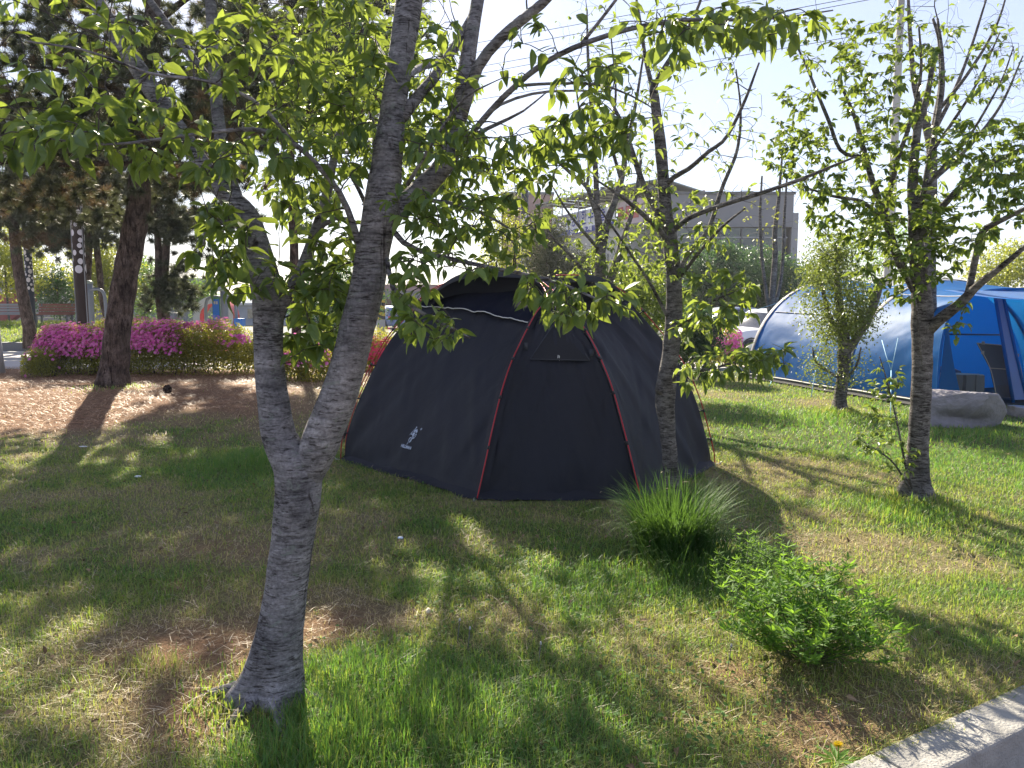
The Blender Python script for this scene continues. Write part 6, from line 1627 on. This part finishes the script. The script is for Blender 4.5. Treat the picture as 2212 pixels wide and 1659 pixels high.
# long blue grey shed
o0 = np.array([-27, 66, 0])
rt = thing("long_shed", o0, "long low blue grey shed beyond the azalea hedge", "building")
part("wall", plain("blue grey sheet wall", (0.20, 0.24, 0.31), .6), rt, ((-27, 69, .85), (22, 6, 1.7)), org=o0)
part("roof", plain("pale roof edge", (0.35, 0.38, 0.42), .6), rt, ((-27, 69, 1.8), (22.6, 6.6, .18)), org=o0)
for k in range(6): part("window", M['glass'], rt, ((-36 + k * 3.6, 65.98, 1.0), (1.7, .1, .8)), org=o0)
part("door", M['dark_metal'], rt, ((-25.0, 65.97, .75), (1.0, .1, 1.5)), org=o0)
# granite wall at the far left with a doorway
o0 = np.array([-26, 46, 0])
rt = thing("granite_wall", o0, "pale granite panel wall at the far left behind the benches", "wall")
rows = []
for r_ in range(4):
    for c_ in range(9):
        rows.append(((-32.6 + c_ * 1.75 + (.4 if r_ % 2 else 0), 46.3, .55 + r_ * .78), (1.73, .4, .76)))
part("panel", M['granite'], rt, *rows, org=o0)
part("buttress", M['granite'], rt, ((-20.6, 46.2, 1.3), (1.4, .9, 2.6)), org=o0)
part("lamp_niche", M['dark_metal'], rt, ((-20.2, 45.72, 1.8), (.22, .06, .5)), org=o0)

# ------------------------------------------------------------------ posts, sculptures, benches and exercise machines
def dotted_post(label, px, D, yt, wpx, body, yd0, yd1, seed, dots, zb=0.0, lean=(0, 0), cable=False, drad=(.35, .62), name="dotted_post", yb=None):
    X = (px - 1106) / FPX * D; r = W(wpx, D) / 2
    base = np.array([X, D, zb]); zt = P(px, yt, D)[2]
    rt = thing(name, base, label, "post", "dotted posts in the park")
    rg = np.random.default_rng(seed)
    top = np.array([X + lean[0], D + lean[1], zt])
    mb = MB(); mb.tube(np.linspace(base - np.array([0, 0, .1]), top, 8), r, seg=24); mb.build("shaft", body, rt, origin=base)
    za, zc = P(px, yd0, D)[2], P(px, yd1, D)[2]
    mb = MB(); used = []
    for _ in range(4000):
        s = r * rg.uniform(*drad); a = rg.random() * 6.283; z = rg.uniform(zc, za)
        if all(math.hypot(((a - b[0] + math.pi) % (2 * math.pi) - math.pi) * r, z - b[1]) > (s + b[2]) * 1.3 for b in used):
            used.append((a, z, s))
            th = np.linspace(0, 2 * np.pi, 15)[:-1]; ex = rg.uniform(1.0, 1.3)
            def cyl(rr):
                aa = a + s * rr * np.cos(th) / r; zz = z + s * rr * ex * np.sin(th) * (1 + .12 * np.cos(th))
                k = (zz - base[2]) / (zt - base[2])
                return np.stack([base[0] + lean[0] * k + (r + .006) * np.cos(aa), base[1] + lean[1] * k + (r + .006) * np.sin(aa), zz], -1)
            o_, i_ = cyl(1.0), cyl(.5); c_ = cyl(0.0)[:1]
            n = len(th); V = np.concatenate([o_, i_, c_]); j = np.arange(n); k = (j + 1) % n
            mb.add(V, np.stack([j, k, k + n, j + n], -1), np.stack([j + n, k + n, np.full(n, 2 * n)], -1))
        if len(used) >= dots: break
    mb.build("dots", plain("pale dots", (0.62, 0.58, 0.60), .6, var=.05), rt, origin=base)
    mb = MB(); mb.tube([top - np.array([0, 0, .02]), top + np.array([0, 0, .04])], r * 1.06, seg=20); mb.build("cap", M['dark_metal'], rt, origin=base)
    if cable:
        for s_ in (-1, 1):
            mb = MB(); mb.tube(np.linspace(base, top, 6) + np.array([s_ * r * 1.02, -r * .4, 0]), .014, seg=5); mb.build("cable_cover", M['granite'], rt, origin=base)
    return rt
M['brown_post'] = plain("brown painted post", (0.04, 0.026, 0.022), .6, spec=.2)
M['blue_post'] = plain("blue grey painted post", (0.04, 0.045, 0.065), .6, spec=.2)
dotted_post("brown post with big pale dots left of the leaning pine", 183, 24.5, 425, 23, M['brown_post'], 440, 590, 3, 60, lean=(-.03, 0), cable=True, drad=(.35, .75))
dotted_post("slim blue grey post with small pale dots behind the grass bank", 73, 29.5, 492, 15, M['blue_post'], 515, 630, 4, 90, zb=.5, lean=(-.02, 0), drad=(.25, .55))
dotted_post("dark post with white dots standing left of the banner", 1133, 40, 398, 16, plain("near black post", (0.03, 0.03, 0.035), .5), 460, 620, 5, 70, drad=(.4, .7))
pb = G(4, 806)
rt = thing("stone_post", pb, "pale plain post cut off by the left edge", "post")
mb = MB(); mb.tube([pb - np.array([.05, 0, .1]), pb + np.array([-.09, 0, .5]), pb + np.array([-.13, 0, 1.2])], .115, seg=14); mb.build("shaft", M['concrete'], rt, origin=pb)
mb = MB(); mb.tube([pb + np.array([-.13, 0, 1.2]), pb + np.array([-.13, 0, 1.26])], .125, seg=14); mb.build("cap", M['granite'], rt, origin=pb)
# red ring sculpture
D_ = 34.0; c_ = P(466, 686, D_); rr = W(43, D_)
o0 = np.array([c_[0], D_, 0.0])
rt = thing("ring_sculpture", o0, "big red ring sculpture with white faces beside the exercise machine", "sculpture")
a = np.linspace(R(-35), R(325), 70)
def RG(r_, d): return np.stack([o0[0] + r_ * np.cos(a), np.full(70, D_ + d), 1.12 + r_ * np.sin(a) * 1.05], -1)
wv = 1 + .0 * a
mb = MB(); mb.grid(np.stack([RG(rr, -.28), RG(rr, .5)])); mb.grid(np.stack([RG(rr * .66, -.3), RG(rr * .66, .5)])); mb.build("band", plain("red paint", (0.50, 0.05, 0.05), .5), rt, origin=o0)
mb = MB(); mb.grid(np.stack([RG(rr, -.3), RG(rr * .66, -.3)])); mb.grid(np.stack([RG(rr, .5), RG(rr * .66, .5)])); mb.build("face", plain("white paint", (0.6, 0.6, 0.6), .5), rt, origin=o0)
part("plinth", M['granite'], rt, ((o0[0], D_ + .1, .14), (1.6, 1.0, .32)), org=o0)
# dark red sail shaped sculpture in front of the granite wall
D_ = 42; 
rt_o = np.array([*P(35, 690, D_)[:2], .3])
pts = [P(-20, 645, D_), P(20, 628, D_), P(62, 612, D_), P(90, 605, D_), (P(75, 640, D_)), P(55, 668, D_), P(22, 692, D_), P(-20, 700, D_)]
rt = thing("sail_sculpture", rt_o, "dull red curved sculpture in front of the granite wall", "sculpture")
mb = MB(); mb.poly(np.array(pts), np.array([0, .5, 0]), 1.0); V_ = np.array(pts); mb.add(np.concatenate([V_, [V_.mean(0)]]), None, [[(i + 1) % 8, i, 8] for i in range(8)])
mb.build("blade", plain("dull red paint", (0.28, 0.07, 0.06), .6), rt, smooth=False, origin=rt_o)
part("plinth", M['granite'], rt, ((rt_o[0], D_ + .2, .2), (2.0, 1.0, .5)), org=rt_o)
# benches
def bench(label, px, py, D, wpx, mat, rz):
    c = P(px, py, D); c[2] = .86
    w = W(wpx, D)
    rt = thing("park_bench", c, label, "bench", None, rz)
    for k in range(4): part("back_slat", mat, rt, ((0, .22 + .02 * k, .48 + k * .11), (w, .035, .085)))
    for k in range(4): part("seat_slat", mat, rt, ((0, -.2 + k * .115, .42), (w, .09, .035)))
    for s in (-1, 1):
        part("leg", M['dark_metal'], rt, ((s * w * .42, -.15, .2), (.06, .06, .42)), ((s * w * .42, .2, .2), (.06, .06, .42)), ((s * w * .42, .02, .385), (.05, .42, .04)))
        part("back_support", M['dark_metal'], rt, ((s * w * .42, .27, .62), (.05, .04, .5)))
    return rt
bench("reddish brown slatted bench behind the hedge's left end", 118, 712, 31.5, 78, plain("red brown slats", (0.20, 0.07, 0.045), .55), 0)
bench("weathered grey slatted bench at the left edge of the grass bank", 22, 716, 31.5, 66, plain("weathered grey slats", (0.28, 0.28, 0.28), .7), .25)
# exercise machines
M['grey_tube'] = plain("grey blue painted tube", (0.20, 0.225, 0.26), .45)
def machine(label, px, D, yt, arms, board):
    X = (px - 1106) / FPX * D; zt = P(px, yt, D)[2]; o0 = np.array([X, D, 0.0])
    rt = thing("exercise_machine", o0, label, "exercise machine")
    r = .13
    mb = MB(); mb.tube(np.linspace((X, D, 0), (X, D, zt), 6), r, seg=18); mb.build("column", M['grey_tube'], rt, origin=o0)
    mb = MB(); mb.tube([(X, D, zt), (X, D, zt + .06), (X, D, zt + .12)], [r * 1.12, r * 1.1, r * .5], seg=18); mb.build("cap", plain("pale green cap", (0.30, 0.36, 0.30), .5), rt, origin=o0)
    for s, ln, dp in arms:
        q = cm(np.array([(X, D - .05, zt - .22), (X + s * ln * .7, D - .05, zt - .2), (X + s * ln, D - .05, zt - .45), (X + s * ln * 1.04, D - .05, zt - dp)]), 16)
        mb = MB(); mb.tube(q, .055, seg=10); ar = mb.build("arm", M['grey_tube'], rt, origin=o0)
        mb = MB(); mb.tube([q[-1] + (0, 0, .18), q[-1] - (0, 0, .12)], .072, seg=10); mb.build("grip", M['dark_metal'], ar, origin=o0)
    mb = MB(); mb.box((X, D, .03), (.7, .7, .08)); mb.build("footplate", M['dark_metal'], rt, smooth=False, origin=o0)
    if board:
        bo = part("board", plain("green board", (0.08, 0.22, 0.10), .5), rt, ((X - .24, D - .12, zt - .9), (.26, .04, 1.4)), org=o0)
        part("notice", plain("blue notice", (0.02, 0.14, 0.50), .5), bo, ((X - .24, D - .15, zt - .65), (.22, .02, .75)), org=o0)
        part("notice_window", M['concrete'], bo, ((X - .28, D - .165, zt - .4), (.06, .012, .10)), ((X - .20, D - .165, zt - .4), (.06, .012, .10)), org=o0)
        part("seat", plain("blue plastic seat", (0.02, 0.16, 0.55), .4), rt, ((X + .58, D - .2, 1.05), (.30, .3, .28)), org=o0)
        mb = MB(); mb.tube([(X + .58, D - .2, 0), (X + .58, D - .2, .95)], .05, seg=10); mb.build("seat_post", M['grey_tube'], rt, origin=o0)
    return rt
machine("grey exercise post with one drooping arm left of the leaning pine", 199, 27.5, 613, [(1, .56, 1.5)], False)
machine("grey exercise machine with two arms and a blue notice in front of the red ring", 488, 27.0, 629, [(-1, .62, 1.5), (1, .40, 1.5)], True)

# ------------------------------------------------------------------ cars
def car(label, loc, rz, paint, L_=4.5, Wd=1.8, H=1.46, hood=.27, tail=.16, suv=False, lights=True):
    rt = thing("parked_car", (loc[0], loc[1], loc[2]), label, "car", None, rz)
    n = 40; xs = np.linspace(-L_ / 2, L_ / 2, n); u = (xs + L_ / 2) / L_      # nose at u = 1
    belt = .86 + .05 * np.sin(np.pi * u) - .18 * ss(.80, 1.0, u) - .05 * ss(.1, 0, u)
    r0, r1 = tail, 1 - hood
    roof = belt + (H - .90) * ss(r0 - (.10 if suv else .14), r0 + (.03 if suv else .16), u) * ss(r1 + .03, r1 - .17, u) * (1 - .04 * (2 * u - 1) ** 2)
    hw = Wd / 2 * (1 - .16 * np.abs(2 * u - 1) ** 5)
    arch = .18 + .0 * u
    sec = []
    for i in range(n):
        b, t, w = belt[i], max(roof[i], belt[i] + .015), hw[i]
        k = np.clip((t - b) / .5, 0, 1)
        sec.append([(xs[i], -w * .9, .20), (xs[i], -w, .34), (xs[i], -w * 1.0, .62), (xs[i], -w * .965, b), (xs[i], -w * (.93 - .20 * k), b + (t - b) * .86), (xs[i], -w * (.84 - .22 * k), t - .01), (xs[i], 0, t + .02),
                    (xs[i], w * (.84 - .22 * k), t - .01), (xs[i], w * (.93 - .20 * k), b + (t - b) * .86), (xs[i], w * .965, b), (xs[i], w, .62), (xs[i], w, .34), (xs[i], w * .9, .20)])
    sec = np.array(sec)
    sec[0, :, 0] += .06; sec[-1, :, 0] -= .06
    mb = MB(); mb.grid(sec)
    for e, f in ((sec[0], 1), (sec[-1], -1)):
        c = e.mean(0); mm = len(e); mb.add(np.concatenate([e, [c]]), None, [[i, (i + 1) % mm, mm] if f > 0 else [(i + 1) % mm, i, mm] for i in range(mm)])
    mb.build("body", paint, rt)
    gl = M['car_glass']
    def win(ia, ib, ja, jb, off, nm="window"):
        q = sec[ia:ib + 1, ja:jb + 1].copy()
        c = np.array([0, 0, .6]); q = q + norm(q - np.array([0, 0, .75]) * np.ones(3) - np.stack([q[..., 0] * .9, 0 * q[..., 0], 0 * q[..., 0]], -1)) * off
        mb = MB(); mb.grid(q); return mb.build(nm, gl, rt)
    cab = [i for i in range(n) if roof[i] - belt[i] > .40]
    a_, b_ = cab[0], cab[-1]; m_ = (a_ + b_) // 2
    for ja, jb in ((3, 4), (8, 9)):
        win(a_, m_ - 1, ja, jb, .008); win(m_ + 1, b_, ja, jb, .008)
    fr = [i for i in range(n) if u[i] > .5 and .04 < roof[i] - belt[i]]
    e_ = fr[-1]; win(b_, e_, 4, 8, .01, "windscreen")
    bk = [i for i in range(n) if u[i] < .5 and .06 < roof[i] - belt[i]]
    win(bk[0], a_, 4, 8, .01, "rear_window")
    for sx in (-.31, .30):
        for sy in (-1, 1):
            cx, cy = sx * L_, sy * (Wd / 2 - .09)
            th = np.linspace(0, 2 * np.pi, 25)
            def ring(r_, y_): return np.stack([cx + r_ * np.cos(th), np.full(25, y_), .32 + r_ * np.sin(th)], -1)
            mb = MB(); mb.grid(np.stack([ring(.19, cy + sy * .10), ring(.30, cy + sy * .115), ring(.32, cy + sy * .08), ring(.32, cy - sy * .1)])); wh = mb.build("wheel", M['black_plastic'], rt)
            mb = MB(); mb.grid(np.stack([ring(.01, cy + sy * .085), ring(.10, cy + sy * .10), ring(.19, cy + sy * .095)])); mb.build("rim", M['steel'], wh)
            mb = MB(); mb.grid(np.stack([ring(.33, cy + sy * .096), ring(.375, cy + sy * .10)])[:, :13]); mb.build("arch_trim", M['black_plastic'], rt)
    for sy in (-1, 1):
        part("headlight", plain("lamp glass", (.6, .62, .65), .15), rt, ((L_ / 2 - .10, sy * Wd * .36, .64), (.14, .34, .14)))
        part("tail_light", plain("red lamp", (.35, .02, .02), .25), rt, ((-L_ / 2 + .08, sy * Wd * .40, .80), (.14, .26, .22)))
        part("mirror", paint, rt, ((L_ * .17, sy * (Wd / 2 + .07), .95), (.12, .18, .13)))
        for k in (-.10, .12): part("door_handle", M['steel'], rt, ((k * L_, sy * (Wd / 2 - .015), .80), (.16, .04, .03)))
    part("front_grille", M['black_plastic'], rt, ((L_ / 2 - .05, 0, .48), (.06, Wd * .5, .14)))
    part("front_bumper", M['black_plastic'], rt, ((L_ / 2 - .07, 0, .27), (.10, Wd * .74, .10)))
    part("rear_bumper", paint, rt, ((-L_ / 2 + .04, 0, .42), (.12, Wd * .86, .24)))
    part("number_plate", M['concrete'], rt, ((-L_ / 2 - .03, 0, .62), (.02, .45, .12)))
    return rt
M['car_glass'] = plain("dark car glass", (0.03, 0.035, 0.045), 0.06, var=.1, spec=.8)
def paint(n, c, me=0.0): return plain(n, c, 0.22, metal=me, var=.02, spec=.6)
p = P(1640, 760, 23.5); car("white car parked behind the far end of the blue tent", (p[0] + .4, 23.8, .01), R(200), paint("white car paint", (.70, .71, .74)), H=1.5)
p = P(2262, 720, 27); car("silver car parked beyond the blue tent's open doorway", (p[0] - .2, 26.5, .01), R(8), paint("silver car paint", (.46, .48, .52), .3), H=1.62, suv=True, tail=.10)
p = P(838, 700, 58); car("small blue car seen between the big cherry's stem and the dark tent", (p[0] + .3, 57, .02), R(118), paint("blue car paint", (.14, .20, .36), .3), H=1.6, suv=True, tail=.10)
p = P(1585, 700, 30); car("grey car half hidden behind the evergreen shrub beside the white car", (p[0], 31, .01), R(190), paint("grey car paint", (.30, .34, .40), .3), H=1.55)

# ------------------------------------------------------------------ poles and wires
def pole(name, label, px, D, yt, wb, wt, z0=0, arms=()):
    X = (px - 1106) / FPX * D; zt = P(px, yt, D)[2]; o0 = np.array([X, D, z0])
    rt = thing(name, o0, label, "pole")
    mb = MB(); mb.tube(np.linspace((X, D, z0), (X, D, zt), 10), np.linspace(W(wb, D) / 2, W(wt, D) / 2, 10), seg=16); mb.build("shaft", M['concrete'], rt, origin=o0)
    for za in arms:
        ar = part("cross_arm", M['dark_metal'], rt, ((X, D - .15, zt - za), (1.8, .09, .09)), org=o0)
        for k in (-.8, -.3, .3, .8):
            mb = MB(); mb.tube([(X + k, D - .15, zt - za + .04), (X + k, D - .15, zt - za + .22)], [.05, .035], seg=8); mb.build("insulator", M['granite'], ar, origin=o0)
    return rt, np.array([X, D, zt])
u1, t1 = pole("utility_pole", "tall concrete utility pole behind the plum tree", 1911, 30, -70, 20, 13, 0, (.3, 1.1))
u2, t2 = pole("utility_pole", "concrete pole with black and yellow stripes beside the parked blue car", 824, 42, 430, 18, 13, 0, (.3,))
X_, D_ = (824 - 1106) / FPX * 42, 42
mb = MB(); rs = W(18, 42) / 2 + .012
for k in range(5):
    th = np.linspace(0, 2 * np.pi, 30); z_ = 1.05 + k * .36
    r0_ = np.stack([X_ + rs * np.cos(th), D_ + rs * np.sin(th), z_ + .30 * np.sin(th - 1.0) * .5], -1)
    mb.grid(np.stack([r0_, r0_ + np.array([0, 0, .18])]))
mb.build("black_stripe", M['black_plastic'], u2, origin=(X_, D_, 0))
mb = MB(); th = np.linspace(0, 2 * np.pi, 30); r0_ = np.stack([X_ + (rs - .006) * np.cos(th), D_ + (rs - .006) * np.sin(th), np.full(30, .9)], -1); mb.grid(np.stack([r0_, r0_ + np.array([0, 0, 2.0])]))
mb.build("yellow_band", plain("yellow band", (.55, .36, .03), .6), u2, origin=(X_, D_, 0))
names = ["topmost wire crossing the sky behind the trees", "second wire from the top crossing the sky", "third wire from the top crossing the sky", "fourth wire down, running below the others", "lowest thin wire sloping above the hall's roof"]
for k, lb in enumerate(names):
    a = t1 + np.array([(-.8, .8, -.3, .3, 0)[k], -.15, -(.05, .06, .85, .9, 2.2)[k]])
    b = np.array([-78 + k * 1.0, 84, 20.5 - k * 1.0])
    s_ = np.linspace(0, 1, 30)[:, None]; q = a * (1 - s_) + b * s_; q[:, 2] -= 1.6 * np.sin(np.pi * s_[:, 0]) ** 1
    mb = MB(); mb.tube(q, .013, seg=5); tag(mb.build("power_line", M['black_plastic']), lb, "wire", "overhead wires")
    a2 = t1 + np.array([(-.8, .8, -.3, .3, 0)[k], -.15, -(.05, .06, .85, .9, 2.2)[k]])
# small things on the lawn
def litter(name, label, cat, px, py, size, mat, seed):
    c = G(px, py); rg = np.random.default_rng(seed)
    th, ph = np.meshgrid(np.linspace(0, 2 * np.pi, 18), np.linspace(-np.pi / 2, np.pi / 2, 10))
    v = np.stack([np.cos(th) * np.cos(ph), np.sin(th) * np.cos(ph), np.sin(ph)], -1)
    v = v * (.8 + .5 * fbm(v * 1.6 + seed, seed, 2))[..., None] * np.array(size) / 2; v[:, -1] = v[:, 0]
    mb = MB(); mb.grid(v); o = mb.build(name, mat); o.location = c + np.array([0, 0, size[2] * .3 + .015])
    return tag(o, label, cat)
wp = plain("white paper", (.72, .72, .72), .8)
litter("paper_scrap", "white paper scrap on the lawn left of the big cherry", "litter", 298, 1034, (.06, .04, .02), wp, 2)
litter("paper_scrap", "flat white scrap on the shaded straw below the leaning pine", "litter", 180, 968, (.09, .03, .012), wp, 4)
litter("bottle_cap", "tiny pale blue cap on the grass in front of the dark tent", "litter", 865, 1168, (.038, .032, .016), plain("pale blue plastic", (.5, .6, .8), .5), 6)
litter("paper_scrap", "small pale dry leaf scrap on the grass between the cherry and the weed", "litter", 925, 1330, (.025, .05, .03), plain("dry pale leaf", (.6, .52, .36), .8), 7)
pc = G(362, 848)
mb = MB(); rg = np.random.default_rng(3)
th, ph = np.meshgrid(np.linspace(0, 2 * np.pi, 16), np.linspace(-np.pi / 2, np.pi / 2, 12))
v = np.stack([np.cos(th) * np.cos(ph), np.sin(th) * np.cos(ph), np.sin(ph) * 1.25], -1) * .05
mb.grid(v); k = 90; d = rvec(k, rg); leaf_batch(mb, d * .042 * np.array([1, 1, 1.2]), d + np.array([0, 0, .5]), rvec(k, rg), .035, .03, .5, 0, -.2, .2, 0)
o = mb.build("pine_cone", plain("dark pine cone", (.035, .022, .018), .8)); o.location = pc + np.array([0, 0, .05])
tag(o, "dark pine cone on the needle litter right of the leaning pine", "pine cone")
df = G(1808, 1652)
rt = thing("dandelion", df, "yellow dandelion in the grass beside the concrete kerb", "flower")
mb = MB(); mb.tube([(0, 0, 0), (.004, 0, .035), (.002, 0, .07)], .0022, seg=6); mb.build("stalk", M['weed_leaf'], rt)
mb = MB(); k = 60; a_ = np.arange(k) * 2.399; d = np.stack([np.cos(a_), np.sin(a_), .25 + 1.6 * (1 - np.arange(k) / k)], -1); leaf_batch(mb, np.tile([.002, 0, .07], (k, 1)), d, np.tile([0, 0, 1.0], (k, 1)), .02, .006, .5, detail=0); mb.build("petals", leafmat("yellow petal", (.78, .58, .02), (.85, .68, .03), (.8, .62, .02), .3), rt, smooth=False)
mb = MB(); k = 9; a_ = np.arange(k) * .7; leaf_batch(mb, np.tile([0, 0, .012], (k, 1)), np.stack([np.cos(a_), np.sin(a_), np.full(k, .35)], -1), np.tile([0, 0, 1.0], (k, 1)), .10, .02, .6, detail=1); mb.build("leaves", M['weed_leaf'], rt, smooth=False)
for i, (px, py, lb) in enumerate(((1830 * .45 + 0, 1369, ""), (1276, 1411, ""), (1100, 1374, ""))):
    pass
for px, py, lb in ((988, 1386, "leftmost bare dandelion stalk in the middle of the lawn"), (1010, 1405, "short bare dandelion stalk right of the leftmost one"), (1162, 1440, "bare dandelion stalk above the brightest sunlit patch"), (1572, 1445, "tall pair of dry stalks left of the bushy weed")):
    c = G(px, py); rt = thing("dandelion_stalk", c, lb, "dry stalk", "bare dandelion stalks")
    mb = MB(); mb.tube([(0, 0, 0), (.006, .0, .05), (.012, -.004, .11)], .0022, seg=6); mb.build("stalk", M['olive_canvas'], rt)
    mb = MB(); mb.tube([(.012, -.004, .105), (.012, -.004, .118)], [.006, .003], seg=8); mb.build("head", M['concrete'], rt)

# ------------------------------------------------------------------ haze
mb = MB(); mb.box((0, 130, 16), (330, 300, 38))
hz_ = bpy.data.materials.new("hazy air"); hz_.use_nodes = True
for n_ in list(hz_.node_tree.nodes):
    if n_.type == 'BSDF_PRINCIPLED': hz_.node_tree.nodes.remove(n_)
vp = hz_.node_tree.nodes.new("ShaderNodeVolumePrincipled")
vp.inputs["Color"].default_value = (0.92, 0.94, 1.0, 1); vp.inputs["Density"].default_value = 0.0005; vp.inputs["Anisotropy"].default_value = 0.3
hz_.node_tree.links.new(vp.outputs[0], hz_.node_tree.nodes["Material Output"].inputs["Volume"])
tag(mb.build("haze", hz_, smooth=False), "thin sunlit haze in the air", "haze", kind="stuff")
